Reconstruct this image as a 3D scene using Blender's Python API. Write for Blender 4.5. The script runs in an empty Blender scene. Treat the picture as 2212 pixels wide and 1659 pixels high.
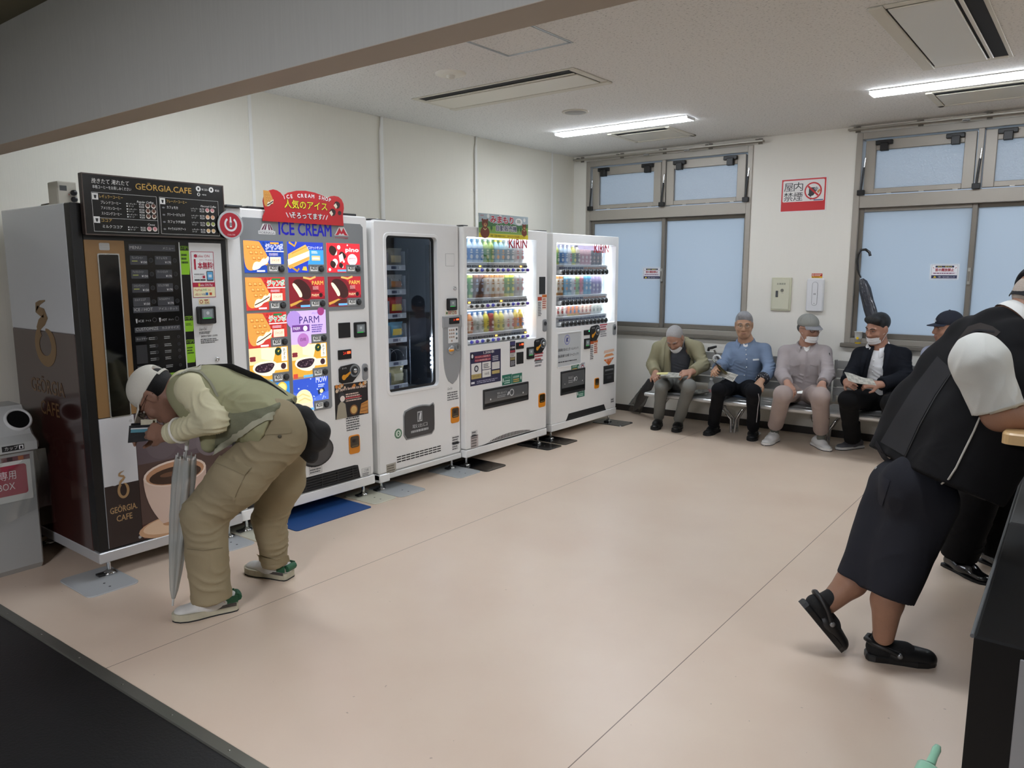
import bpy, math, random
import numpy as np
from mathutils import Vector, Matrix
from mathutils.geometry import tessellate_polygon
from mathutils.bvhtree import BVHTree
random.seed(7)
SC = bpy.context.scene
COL = SC.collection

# ------------------------------------------------------------------ camera
FPX, YAW, PITCH, ROLL, CAMH = 1637.25, 0.659706, 0.14948, -0.000835, 1.555
def _axes():
    f = np.array([-math.sin(YAW)*math.cos(PITCH), math.cos(YAW)*math.cos(PITCH), -math.sin(PITCH)])
    r = np.array([math.cos(YAW), math.sin(YAW), 0.]); u = np.cross(r, f)
    return np.array([r*math.cos(ROLL)+u*math.sin(ROLL), -r*math.sin(ROLL)+u*math.cos(ROLL), f])
CR = _axes(); EYE = np.array([0., 0., CAMH])
cam = bpy.data.objects.new('camera', bpy.data.cameras.new('camera')); COL.objects.link(cam)
cam.data.sensor_width = 36; cam.data.sensor_fit = 'HORIZONTAL'; cam.data.lens = FPX/2212*36
cam.data.clip_start = 0.05
cam.matrix_world = Matrix(((CR[0][0], CR[1][0], -CR[2][0], 0), (CR[0][1], CR[1][1], -CR[2][1], 0), (CR[0][2], CR[1][2], -CR[2][2], CAMH), (0, 0, 0, 1)))
SC.camera = cam

# ------------------------------------------------------------------ view and world (grey-blue evening sky outside the windows)
SC.view_settings.view_transform = 'Standard'; SC.view_settings.look = 'None'
SC.view_settings.gamma = 1; SC.view_settings.use_curve_mapping = False
SC.view_settings.exposure = 0.0
SC.cycles.use_denoising = True
SC.cycles.max_bounces = 8; SC.cycles.diffuse_bounces = 4; SC.cycles.glossy_bounces = 4
SC.cycles.transparent_max_bounces = 16; SC.cycles.sample_clamp_indirect = 6
SC.cycles.caustics_reflective = False; SC.cycles.caustics_refractive = False
LAMP = 37.5          # radiance of the ceiling lamps
SKY = 1.25
HALL = 400.0
W = bpy.data.worlds.new('world'); SC.world = W; W.use_nodes = True
_n = W.node_tree.nodes; _l = W.node_tree.links
_n.clear()
_o = _n.new('ShaderNodeOutputWorld'); _b = _n.new('ShaderNodeBackground'); _tc = _n.new('ShaderNodeTexCoord')
_sx = _n.new('ShaderNodeSeparateXYZ'); _r = _n.new('ShaderNodeValToRGB')
_r.color_ramp.elements[0].position = 0.0; _r.color_ramp.elements[0].color = (.24, .31, .40, 1)
_r.color_ramp.elements[1].position = 0.45; _r.color_ramp.elements[1].color = (.64, .78, .98, 1)
_l.new(_tc.outputs['Generated'], _sx.inputs[0]); _l.new(_sx.outputs['Z'], _r.inputs[0])
_l.new(_r.outputs[0], _b.inputs[0]); _b.inputs[1].default_value = SKY
_l.new(_b.outputs[0], _o.inputs[0])

# ------------------------------------------------------------------ pixel -> place helpers (photograph measured at 2212 x 1659)
def ray(p): return CR.T @ np.array([p[0]-1106., -(p[1]-829.5), FPX])
def on_x(p, X): d = ray(p); return EYE+d*X/d[0]
def on_y(p, Y): d = ray(p); return EYE+d*Y/d[1]
def on_z(p, Z=0.): d = ray(p); return EYE+d*(Z-CAMH)/d[2]
def on_plane(p, P0, n): d = ray(p); P0 = np.array(P0, float); n = np.array(n, float); return EYE+d*(((P0-EYE) @ n)/(d @ n))

# ------------------------------------------------------------------ materials
def lin(c):
    if isinstance(c, str):
        c = c.lstrip('#'); c = [int(c[i:i+2], 16)/255 for i in (0, 2, 4)]
    return [x/12.92 if x <= .04045 else ((x+.055)/1.055)**2.4 for x in c]
_MC = {}
def C(col, rough=.5, metal=0., emit=0., coat=0., trans=0., alpha=1., bump=0., bscale=40., var=0., vscale=3., aniso=None, spec=.5, sheen=0., name=None):
    """procedural principled material; col is an sRGB hex"""
    key = (col, rough, metal, emit, coat, trans, alpha, bump, bscale, var, vscale, aniso, spec, sheen)
    if key in _MC: return _MC[key]
    m = bpy.data.materials.new(name or ('mat_'+str(col).strip('#'))); m.use_nodes = True
    nt = m.node_tree; b = nt.nodes['Principled BSDF']; L = lin(col)
    b.inputs['Base Color'].default_value = (*L, 1)
    b.inputs['Roughness'].default_value = rough; b.inputs['Metallic'].default_value = metal
    b.inputs['Specular IOR Level'].default_value = spec
    if coat: b.inputs['Coat Weight'].default_value = coat; b.inputs['Coat Roughness'].default_value = .08
    if sheen: b.inputs['Sheen Weight'].default_value = sheen
    if trans: b.inputs['Transmission Weight'].default_value = trans
    if alpha < 1: b.inputs['Alpha'].default_value = alpha
    if emit:
        b.inputs['Emission Color'].default_value = (*L, 1); b.inputs['Emission Strength'].default_value = emit
    if bump or var:
        tc = nt.nodes.new('ShaderNodeTexCoord'); mp = nt.nodes.new('ShaderNodeMapping')
        nt.links.new(tc.outputs['Object'], mp.inputs[0])
        if aniso: mp.inputs['Scale'].default_value = aniso
    if bump:
        nz = nt.nodes.new('ShaderNodeTexNoise'); nz.inputs['Scale'].default_value = bscale; nz.inputs['Detail'].default_value = 3
        bp = nt.nodes.new('ShaderNodeBump'); bp.inputs['Strength'].default_value = bump; bp.inputs['Distance'].default_value = .01
        nt.links.new(mp.outputs[0], nz.inputs['Vector']); nt.links.new(nz.outputs[0], bp.inputs['Height']); nt.links.new(bp.outputs[0], b.inputs['Normal'])
    if var:
        nz = nt.nodes.new('ShaderNodeTexNoise'); nz.inputs['Scale'].default_value = vscale; nz.inputs['Detail'].default_value = 5
        mx = nt.nodes.new('ShaderNodeMix'); mx.data_type = 'RGBA'
        mx.inputs['A'].default_value = (*[c*(1-var) for c in L], 1); mx.inputs['B'].default_value = (*[min(1, c*(1+var)) for c in L], 1)
        nt.links.new(mp.outputs[0], nz.inputs['Vector']); nt.links.new(nz.outputs[0], mx.inputs['Factor']); nt.links.new(mx.outputs['Result'], b.inputs['Base Color'])
    _MC[key] = m
    return m
def thin_glass(name, tint='#ffffff', refl=.08, rough=.02):
    if name in _MC: return _MC[name]
    m = bpy.data.materials.new(name); m.use_nodes = True; nt = m.node_tree; nt.nodes.clear()
    o = nt.nodes.new('ShaderNodeOutputMaterial'); mix = nt.nodes.new('ShaderNodeMixShader'); t = nt.nodes.new('ShaderNodeBsdfTransparent'); g = nt.nodes.new('ShaderNodeBsdfGlossy')
    t.inputs[0].default_value = (*lin(tint), 1); g.inputs['Roughness'].default_value = rough
    lw = nt.nodes.new('ShaderNodeLayerWeight'); lw.inputs[0].default_value = .25
    mm = nt.nodes.new('ShaderNodeMath'); mm.operation = 'MULTIPLY_ADD'; mm.inputs[1].default_value = .5; mm.inputs[2].default_value = refl
    nt.links.new(lw.outputs['Fresnel'], mm.inputs[0]); nt.links.new(mm.outputs[0], mix.inputs[0])
    nt.links.new(t.outputs[0], mix.inputs[1]); nt.links.new(g.outputs[0], mix.inputs[2]); nt.links.new(mix.outputs[0], o.inputs[0])
    _MC[name] = m
    return m
def M(m): return C(m) if isinstance(m, str) else m

# ------------------------------------------------------------------ mesh builder
def rotm(ax, ang):
    return np.array(Matrix.Rotation(ang, 3, Vector(ax)))
class MB:
    def __init__(s): s.v = []; s.f = []; s.m = []; s.sm = []; s.mats = []; s.n = 0; s.gc = 0
    def add(s, V, F, mat, smooth=False):
        mat = M(mat)
        if mat not in s.mats: s.mats.append(mat)
        k = s.mats.index(mat); V = np.asarray(V, float).reshape(-1, 3)
        s.v.append(V)
        for f in F: s.f.append([i+s.n for i in f]); s.m.append(k); s.sm.append(smooth)
        s.n += len(V); return s
    def box(s, a, b, mat, bev=0.):
        a = np.minimum(a, b).astype(float); b2 = np.maximum(a, b)
        a, b = np.minimum(a, b2), np.maximum(a, b2)
        if bev <= 0:
            V = [(x, y, z) for x in (a[0], b[0]) for y in (a[1], b[1]) for z in (a[2], b[2])]
            return s.add(V, [(0, 1, 3, 2), (4, 6, 7, 5), (0, 4, 5, 1), (2, 3, 7, 6), (0, 2, 6, 4), (1, 5, 7, 3)], mat)
        bev = min(bev, .49*float((b-a).min()))
        V = []; I = {}
        for sx in (0, 1):
            for sy in (0, 1):
                for sz in (0, 1):
                    c = [b[i] if t else a[i] for i, t in enumerate((sx, sy, sz))]; d = [-bev if t else bev for t in (sx, sy, sz)]
                    for k in range(3):
                        p = [c[i]+(0 if i == k else d[i]) for i in range(3)]
                        I[sx, sy, sz, k] = len(V); V.append(p)
        F = []
        for k in range(3):
            o = [i for i in range(3) if i != k]
            for t in (0, 1):
                q = []
                for (p, r) in ((0, 0), (1, 0), (1, 1), (0, 1)):
                    x = [0, 0, 0]; x[k] = t; x[o[0]] = p; x[o[1]] = r; q.append(I[x[0], x[1], x[2], k])
                fl = (k == 1) ^ (t == 1)
                F.append(q if fl else q[::-1])
            for p in (0, 1):
                for r in (0, 1):
                    q = []
                    x = [0, 0, 0]; x[o[0]] = p; x[o[1]] = r
                    x[k] = 0; q += [I[x[0], x[1], x[2], o[0]], I[x[0], x[1], x[2], o[1]]]
                    x[k] = 1; q += [I[x[0], x[1], x[2], o[1]], I[x[0], x[1], x[2], o[0]]]
                    F.append(q)
        for sx in (0, 1):
            for sy in (0, 1):
                for sz in (0, 1): F.append([I[sx, sy, sz, k] for k in range(3)])
        return s.add(V, F, mat)
    def prism(s, loops, n0, n1, mat, fr=None, side=None, cham=0., back=True):
        """extrude 2D loops (first outer, others holes) along the third axis of frame fr=(O,U,V,N)"""
        O, U, V, N = fr if fr is not None else (np.zeros(3), np.array([1, 0, 0.]), np.array([0, 1, 0.]), np.array([0, 0, 1.]))
        side = side or mat
        P = lambda u, v, n: O+u*U+v*V+n*N
        tri = tessellate_polygon([[Vector((a, b, 0)) for a, b in L] for L in loops])
        def inset(L, c):
            A = np.array(L, float); k = len(A); o = np.zeros_like(A)
            ar = sum(A[i][0]*A[(i+1) % k][1]-A[(i+1) % k][0]*A[i][1] for i in range(k)); sg = 1 if ar > 0 else -1
            for i in range(k):
                e1 = A[i]-A[i-1]; e2 = A[(i+1) % k]-A[i]
                n1_ = np.array([-e1[1], e1[0]])/(np.linalg.norm(e1)+1e-12)*sg; n2_ = np.array([-e2[1], e2[0]])/(np.linalg.norm(e2)+1e-12)*sg
                o[i] = A[i]+(n1_+n2_)/(1+max(-.5, n1_ @ n2_))*c
            return o.tolist()
        top = [inset(loops[0], cham) if cham else loops[0]]+list(loops[1:])
        ft = [p for L in top for p in L]; fb = [p for L in loops for p in L]
        s.add([P(a, b, n1) for a, b in ft], [tuple(t) for t in tri], mat)
        if back: s.add([P(a, b, n0) for a, b in fb], [tuple(t)[::-1] for t in tri], mat)
        for li, L in enumerate(loops):
            k = len(L); z1 = n1-(cham if li == 0 else 0)
            s.add([P(a, b, n0) for a, b in L]+[P(a, b, z1) for a, b in L], [(i, (i+1) % k, k+(i+1) % k, k+i) for i in range(k)], side)
            if cham and li == 0:
                s.add([P(a, b, z1) for a, b in L]+[P(a, b, n1) for a, b in top[0]], [(i, (i+1) % k, k+(i+1) % k, k+i) for i in range(k)], side)
        return s
    def tube(s, pts, r, mat, seg=10, caps=True, smooth=True, closed=False, flat=None):
        pts = [np.array(p, float) for p in pts]; n = len(pts); rr = r if hasattr(r, '__len__') else [r]*n
        V = []; up = None
        for i, p in enumerate(pts):
            t = (pts[(i+1) % n] if (closed or i < n-1) else p)-(pts[i-1] if (closed or i > 0) else p)
            t = t/(np.linalg.norm(t)+1e-12)
            if up is None:
                up = np.array([0, 0, 1.]) if abs(t[2]) < .9 else np.array([1., 0, 0])
                if flat is not None: up = np.array(flat[0], float)
            a = np.cross(up, t); a /= (np.linalg.norm(a)+1e-12); b = np.cross(t, a); up = b
            fb = flat[1] if flat is not None else 1.
            for k in range(seg):
                th = 2*math.pi*k/seg; V.append(p+rr[i]*(math.cos(th)*a+fb*math.sin(th)*b))
        F = []
        for i in range(n if closed else n-1):
            j = (i+1) % n
            for k in range(seg): F.append((i*seg+k, i*seg+(k+1) % seg, j*seg+(k+1) % seg, j*seg+k))
        s.add(V, F, mat, smooth)
        if caps and not closed:
            s.add(V[:seg], [tuple(range(seg))[::-1]], mat); s.add(V[-seg:], [tuple(range(seg))], mat)
        return s
    def cyl(s, a, b, r, mat, seg=16, r2=None, smooth=True): return s.tube([a, b], [r, r if r2 is None else r2], mat, seg, True, smooth)
    def lathe(s, prof, mat, O=(0, 0, 0), ax=None, seg=16, smooth=True, cap=True):
        """prof: list of (r,z) ; ax: (U,V,N) frame"""
        U, V, N = ax if ax is not None else (np.array([1, 0, 0.]), np.array([0, 1, 0.]), np.array([0, 0, 1.]))
        O = np.array(O, float); P = []
        for r, z in prof:
            for k in range(seg):
                th = 2*math.pi*k/seg; P.append(O+r*math.cos(th)*U+r*math.sin(th)*V+z*N)
        F = []
        for i in range(len(prof)-1):
            for k in range(seg): F.append((i*seg+k, i*seg+(k+1) % seg, (i+1)*seg+(k+1) % seg, (i+1)*seg+k))
        s.add(P, F, mat, smooth)
        if cap and prof[0][0] > 1e-5: s.add(P[:seg], [tuple(range(seg))[::-1]], mat)
        if cap and prof[-1][0] > 1e-5: s.add(P[-seg:], [tuple(range(seg))], mat)
        return s
    def ball(s, c, r, mat, seg=14, rings=9, R=None):
        r = np.array(r if hasattr(r, '__len__') else [r]*3, float); P = []
        for i in range(rings+1):
            ph = math.pi*i/rings
            for k in range(seg):
                th = 2*math.pi*k/seg; q = np.array([math.sin(ph)*math.cos(th), math.sin(ph)*math.sin(th), math.cos(ph)])*r
                P.append(np.array(c)+(R @ q if R is not None else q))
        F = [(i*seg+k, (i+1)*seg+k, (i+1)*seg+(k+1) % seg, i*seg+(k+1) % seg) for i in range(rings) for k in range(seg)]
        return s.add(P, F, mat, True)
    def strip(s, A, B, mat, th=0., nrm=None, smooth=True):
        """quad strip / grid between polylines A and B (same length); A,B may be lists of polylines"""
        rows = [np.array(A, float), np.array(B, float)] if B is not None else [np.array(a, float) for a in A]
        n = len(rows[0]); F = [(i*n+k, i*n+k+1, (i+1)*n+k+1, (i+1)*n+k) for i in range(len(rows)-1) for k in range(n-1)]
        V = np.concatenate(rows)
        s.add(V, F, mat, smooth)
        if th:
            N = np.array(nrm, float)*th; s.add(V-N, [f[::-1] for f in F], mat, smooth); m_ = len(rows)
            e = [(k, k+1) for k in range(n-1)]+[((m_-1)*n+k+1, (m_-1)*n+k) for k in range(n-1)]+[((i+1)*n, i*n) for i in range(m_-1)]+[(i*n+n-1, (i+1)*n+n-1) for i in range(m_-1)]
            q = len(V); s.add(np.concatenate([V, V-N]), [(b, a, a+q, b+q) for a, b in e], mat, False)
        return s
    def mesh(s, name):
        me = bpy.data.meshes.new(name); V = np.concatenate(s.v) if s.v else np.zeros((0, 3))
        me.from_pydata(V.tolist(), [], s.f)
        for m in s.mats: me.materials.append(m)
        me.polygons.foreach_set('material_index', s.m); me.polygons.foreach_set('use_smooth', s.sm)
        me.validate(); me.update(); return me
    def build(s, name, parent=None, loc=None, **tags):
        o = bpy.data.objects.new(name, s.mesh(name)); COL.objects.link(o)
        if loc is not None: o.location = loc
        if parent is not None: o.parent = parent
        tag(o, **tags); return o
def tag(o, label=None, cat=None, group=None, kind=None):
    if label: o['label'] = label
    if cat: o['category'] = cat
    if group: o['group'] = group
    if kind: o['kind'] = kind
    return o
def thing(name, label, cat, loc=(0, 0, 0), group=None, kind=None, rotz=0.):
    o = bpy.data.objects.new(name, None); COL.objects.link(o); o.location = loc; o.rotation_euler = (0, 0, rotz)
    o.empty_display_size = .05
    return tag(o, label, cat, group, kind)
def link_copy(o, parent=None):
    c = o.copy(); COL.objects.link(c)
    if parent is not None: c.parent = parent
    for ch in [x for x in COL.objects if x.parent == o]: link_copy(ch, c)
    return c
def rrect(u0, v0, u1, v1, r=.01, seg=4):
    r = min(r, abs(u1-u0)/2*.999, abs(v1-v0)/2*.999)
    if r <= 1e-5: return [(u0, v0), (u1, v0), (u1, v1), (u0, v1)]
    P = []
    for cx, cy, a0 in ((u1-r, v0+r, -90), (u1-r, v1-r, 0), (u0+r, v1-r, 90), (u0+r, v0+r, 180)):
        for k in range(seg+1):
            a = math.radians(a0+90*k/seg); P.append((cx+r*math.cos(a), cy+r*math.sin(a)))
    return P
def circ(u, v, ru, rv=None, seg=24, a0=0, a1=360):
    rv = ru if rv is None else rv; full = abs(a1-a0) >= 360
    return [(u+ru*math.cos(math.radians(a0+(a1-a0)*k/(seg if full else seg-1))), v+rv*math.sin(math.radians(a0+(a1-a0)*k/(seg if full else seg-1)))) for k in range(seg)]

# ------------------------------------------------------------------ lettering (built-in font turned to mesh)
_TX = {}
_tc2 = bpy.data.curves.new('lettering', 'FONT'); _to = bpy.data.objects.new('lettering', _tc2); COL.objects.link(_to)
def text_mesh(t):
    key = t
    if key not in _TX:
        _tc2.body = t; _tc2.resolution_u = 2
        dg = bpy.context.evaluated_depsgraph_get(); me = bpy.data.meshes.new_from_object(_to.evaluated_get(dg))
        V = np.array([v.co[:2] for v in me.vertices]) if len(me.vertices) else np.zeros((0, 2))
        F = [tuple(p.vertices) for p in me.polygons]; bpy.data.meshes.remove(me)
        _TX[key] = (V, F)
    return _TX[key]
class G:
    """2D drawing on a plane: printed shapes and lettering as thin layers of a mesh"""
    def __init__(s, mb, O, U, V, N, su=1., sv=1., lay=0, step=.0005, kw=None):
        s.mb = mb; s.O = np.array(O, float); s.U = np.array(U, float); s.V = np.array(V, float); s.N = np.array(N, float); s.su = su; s.sv = sv; s.lay = lay; s.step = step; s.kw = kw or {}
    def sub(s, u0, v0, u1, v1, lay=1):
        return G(s.mb, s.O+s.U*s.su*min(u0, u1)+s.V*s.sv*min(v0, v1), s.U, s.V, s.N, abs(u1-u0)*s.su, abs(v1-v0)*s.sv, s.lay+lay, s.step, s.kw)
    def mat(s, c): return C(c, **s.kw) if isinstance(c, str) else c
    def P(s, u, v, l): return s.O+s.U*(u*s.su)+s.V*(v*s.sv)+s.N*((s.lay+l)*s.step+s.mb.gc*4e-6)
    def poly(s, pts, c, l=1):
        s.mb.gc += 1
        tri = tessellate_polygon([[Vector((a*s.su, b*s.sv, 0)) for a, b in pts]])
        s.mb.add([s.P(a, b, l) for a, b in pts], [tuple(t) for t in tri], s.mat(c)); return s
    def blob(s, pts, c, l=1, it=2):
        P = np.array(pts, float)
        for _ in range(it): Q_ = np.roll(P, -1, 0); P = np.stack([P*.75+Q_*.25, P*.25+Q_*.75], 1).reshape(-1, 2)
        return s.poly(P.tolist(), c, l)
    def rect(s, u0, v0, u1, v1, c, l=1, r=0.):
        s.mb.gc += 1
        if r: 
            a = rrect(u0*s.su, v0*s.sv, u1*s.su, v1*s.sv, r); return s.poly([(x/s.su, y/s.sv) for x, y in a], c, l)
        s.mb.add([s.P(u0, v0, l), s.P(u1, v0, l), s.P(u1, v1, l), s.P(u0, v1, l)], [(0, 1, 2, 3)], s.mat(c)); return s
    def frame(s, u0, v0, u1, v1, w, c, l=1):
        wu = w/s.su; wv = w/s.sv
        for a in ((u0, v0, u1, v0+wv), (u0, v1-wv, u1, v1), (u0, v0, u0+wu, v1), (u1-wu, v0, u1, v1)): s.rect(*a, c, l)
        return s
    def disc(s, u, v, r, c, l=1, rv=None, seg=24):
        ru = r; rv = (r*s.su/s.sv if rv is None else rv)
        return s.poly(circ(u, v, ru, rv, seg), c, l)
    def ring(s, u, v, r0, r1, c, l=1, a0=0, a1=360, seg=28):
        k = s.su/s.sv; A = circ(u, v, r0, r0*k, seg, a0, a1); B = circ(u, v, r1, r1*k, seg, a0, a1); full = abs(a1-a0) >= 360
        s.mb.add([s.P(a, b, l) for a, b in A+B], [(i, (i+1) % seg, seg+(i+1) % seg, seg+i) for i in range(seg if full else seg-1)], s.mat(c)); return s
    def line(s, pts, w, c, l=1):
        """stroke; w in metres, or a list of widths"""
        s.mb.gc += 1
        q = [np.array([a*s.su, b*s.sv]) for a, b in pts]; n = len(q); A = []; B = []; ws = w if hasattr(w, '__len__') else [w]*n
        for i in range(n):
            t = q[min(i+1, n-1)]-q[max(i-1, 0)]; t = t/(np.linalg.norm(t)+1e-9); nn = np.array([-t[1], t[0]])*ws[i]/2
            A.append(q[i]-nn); B.append(q[i]+nn)
        V = [s.P(a[0]/s.su, a[1]/s.sv, l) for a in A+B]
        s.mb.add(V, [(i, i+1, n+i+1, n+i) for i in range(n-1)], s.mat(c)); return s
    def text(s, t, u, v, h, c, l=2, w=None, al='l', bold=0., rot=0., shear=0.):
        """h: letter height as a share of sv; w: fitted width as a share of su"""
        V, F = text_mesh(t)
        if not len(V): return s
        k = h*s.sv/.72; x0, x1 = V[:, 0].min(), V[:, 0].max(); X = (V[:, 0]-x0)*k; Y = V[:, 1]*k; wd = (x1-x0)*k
        if w is not None: X = X*(w*s.su/wd); wd = w*s.su
        X = X-{'l': 0, 'c': wd/2, 'r': wd}[al]+Y*shear
        if rot: cr, sr = math.cos(rot), math.sin(rot); X, Y = X*cr-Y*sr, X*sr+Y*cr
        o = s.P(u, v, l)
        n = 0 if not bold else (4 if bold < .03 else 8)
        for i in range(n+1):
            dx, dy = (math.cos(i*2*math.pi/n+.4)*bold*k, math.sin(i*2*math.pi/n+.4)*bold*k) if i < n else (0, 0)
            s.mb.add(o+np.outer(X+dx, s.U)+np.outer(Y+dy, s.V)+s.N*(s.step*.1*i), F, s.mat(c))
        return s
    def scrib(s, u0, v0, u1, v1, n, c, l=2, seed=0, fill=.55):
        """rows of fine print too small to read in the photograph: short dashes"""
        rd = random.Random(seed); rh = (v1-v0)/n
        for i in range(n):
            v = v1-(i+1)*rh; x = u0; e = u1-(u1-u0)*rd.random()*.25
            while x < e:
                q = min(e, x+(u1-u0)*(.03+.12*rd.random())); s.rect(x, v+rh*.2, q, v+rh*(.2+fill), c, l); x = q+(u1-u0)*.02
        return s
X3, Y3, Z3 = np.eye(3)

# ================================================================== THE ROOM
XL, YB, HC = -4.825, 7.36, 2.80          # left wall, back wall, ceiling
XR, YN = 4.6, -3.0                       # unseen right wall, wall behind the camera
def nodes_of(m): return m.node_tree.nodes, m.node_tree.links, m.node_tree.nodes['Principled BSDF']
def vinyl():
    m = bpy.data.materials.new('pink_vinyl'); m.use_nodes = True; n, l, b = nodes_of(m)
    tc = n.new('ShaderNodeTexCoord'); a = n.new('ShaderNodeTexNoise'); a.inputs['Scale'].default_value = 1.6; a.inputs['Detail'].default_value = 6
    l.new(tc.outputs['Object'], a.inputs['Vector'])
    r = n.new('ShaderNodeValToRGB'); r.color_ramp.elements[0].position = .3; r.color_ramp.elements[1].position = .75
    r.color_ramp.elements[0].color = (*lin('#d7c2ae'), 1); r.color_ramp.elements[1].color = (*lin('#dfcdb9'), 1)
    l.new(a.outputs[0], r.inputs[0])
    # sheet joints every 1.78 m, running away from the camera
    sx = n.new('ShaderNodeSeparateXYZ'); l.new(tc.outputs['Object'], sx.inputs[0])
    ad = n.new('ShaderNodeMath'); ad.operation = 'ADD'; ad.inputs[1].default_value = 2.98+1.78*5+.89; l.new(sx.outputs[0], ad.inputs[0])
    md = n.new('ShaderNodeMath'); md.operation = 'MODULO'; md.inputs[1].default_value = 1.78; l.new(ad.outputs[0], md.inputs[0])
    sb = n.new('ShaderNodeMath'); sb.operation = 'SUBTRACT'; sb.inputs[1].default_value = .89; l.new(md.outputs[0], sb.inputs[0])
    ab = n.new('ShaderNodeMath'); ab.operation = 'ABSOLUTE'; l.new(sb.outputs[0], ab.inputs[0])
    lt = n.new('ShaderNodeMath'); lt.operation = 'LESS_THAN'; lt.inputs[1].default_value = .0019; l.new(ab.outputs[0], lt.inputs[0])
    # scattered scuffs
    v = n.new('ShaderNodeTexNoise'); v.inputs['Scale'].default_value = 34; v.inputs['Detail'].default_value = 2; l.new(tc.outputs['Object'], v.inputs['Vector'])
    g = n.new('ShaderNodeMath'); g.operation = 'GREATER_THAN'; g.inputs[1].default_value = .765; l.new(v.outputs[0], g.inputs[0])
    mx = n.new('ShaderNodeMix'); mx.data_type = 'RGBA'; mx.inputs['B'].default_value = (*lin('#7a685b'), 1)
    s2 = n.new('ShaderNodeMath'); s2.operation = 'MULTIPLY'; s2.inputs[1].default_value = .45; l.new(g.outputs[0], s2.inputs[0])
    m2 = n.new('ShaderNodeMath'); m2.operation = 'MAXIMUM'; l.new(lt.outputs[0], m2.inputs[0]); l.new(s2.outputs[0], m2.inputs[1])
    l.new(m2.outputs[0], mx.inputs['Factor']); l.new(r.outputs[0], mx.inputs['A']); l.new(mx.outputs['Result'], b.inputs['Base Color'])
    rr = n.new('ShaderNodeMapRange'); rr.inputs['To Min'].default_value = .285; rr.inputs['To Max'].default_value = .36; l.new(a.outputs[0], rr.inputs[0]); l.new(rr.outputs[0], b.inputs['Roughness'])
    b.inputs['Specular IOR Level'].default_value = .5
    w = n.new('ShaderNodeTexNoise'); w.inputs['Scale'].default_value = 9; l.new(tc.outputs['Object'], w.inputs['Vector'])
    bp = n.new('ShaderNodeBump'); bp.inputs['Strength'].default_value = .03; bp.inputs['Distance'].default_value = .02; l.new(w.outputs[0], bp.inputs['Height']); l.new(bp.outputs[0], b.inputs['Normal'])
    return m
def wallpaper(name, col, rough=.75, k=1.):
    m = bpy.data.materials.new(name); m.use_nodes = True; n, l, b = nodes_of(m)
    tc = n.new('ShaderNodeTexCoord'); mp = n.new('ShaderNodeMapping'); mp.inputs['Scale'].default_value = (160, 160, 6); l.new(tc.outputs['Object'], mp.inputs[0])
    a = n.new('ShaderNodeTexNoise'); a.inputs['Scale'].default_value = 1; a.inputs['Detail'].default_value = 3; l.new(mp.outputs[0], a.inputs['Vector'])
    c = lin(col); mx = n.new('ShaderNodeMix'); mx.data_type = 'RGBA'; mx.inputs['A'].default_value = (*[x*(1-.07*k) for x in c], 1); mx.inputs['B'].default_value = (*[min(1, x*(1+.04*k)) for x in c], 1)
    l.new(a.outputs[0], mx.inputs['Factor']); l.new(mx.outputs['Result'], b.inputs['Base Color'])
    bp = n.new('ShaderNodeBump'); bp.inputs['Strength'].default_value = .25*k; bp.inputs['Distance'].default_value = .002; l.new(a.outputs[0], bp.inputs['Height']); l.new(bp.outputs[0], b.inputs['Normal'])
    b.inputs['Roughness'].default_value = rough; return m
def rockwool(name, col):
    m = bpy.data.materials.new(name); m.use_nodes = True; n, l, b = nodes_of(m)
    tc = n.new('ShaderNodeTexCoord'); mp = n.new('ShaderNodeMapping'); mp.inputs['Scale'].default_value = (40, 75, 40); l.new(tc.outputs['Object'], mp.inputs[0])
    a = n.new('ShaderNodeTexNoise'); a.inputs['Scale'].default_value = 1.5; a.inputs['Detail'].default_value = 4; a.inputs['Roughness'].default_value = .65; l.new(mp.outputs[0], a.inputs['Vector'])
    r = n.new('ShaderNodeValToRGB'); r.color_ramp.elements[0].position = .34; r.color_ramp.elements[1].position = .43
    c = lin(col); r.color_ramp.elements[0].color = (*[x*.45 for x in c], 1); r.color_ramp.elements[1].color = (*c, 1)
    l.new(a.outputs[0], r.inputs[0]); l.new(r.outputs[0], b.inputs['Base Color']); b.inputs['Roughness'].default_value = .9
    bp = n.new('ShaderNodeBump'); bp.inputs['Strength'].default_value = .5; bp.inputs['Distance'].default_value = .004; l.new(r.outputs[0], bp.inputs['Height']); l.new(bp.outputs[0], b.inputs['Normal'])
    return m
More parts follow.
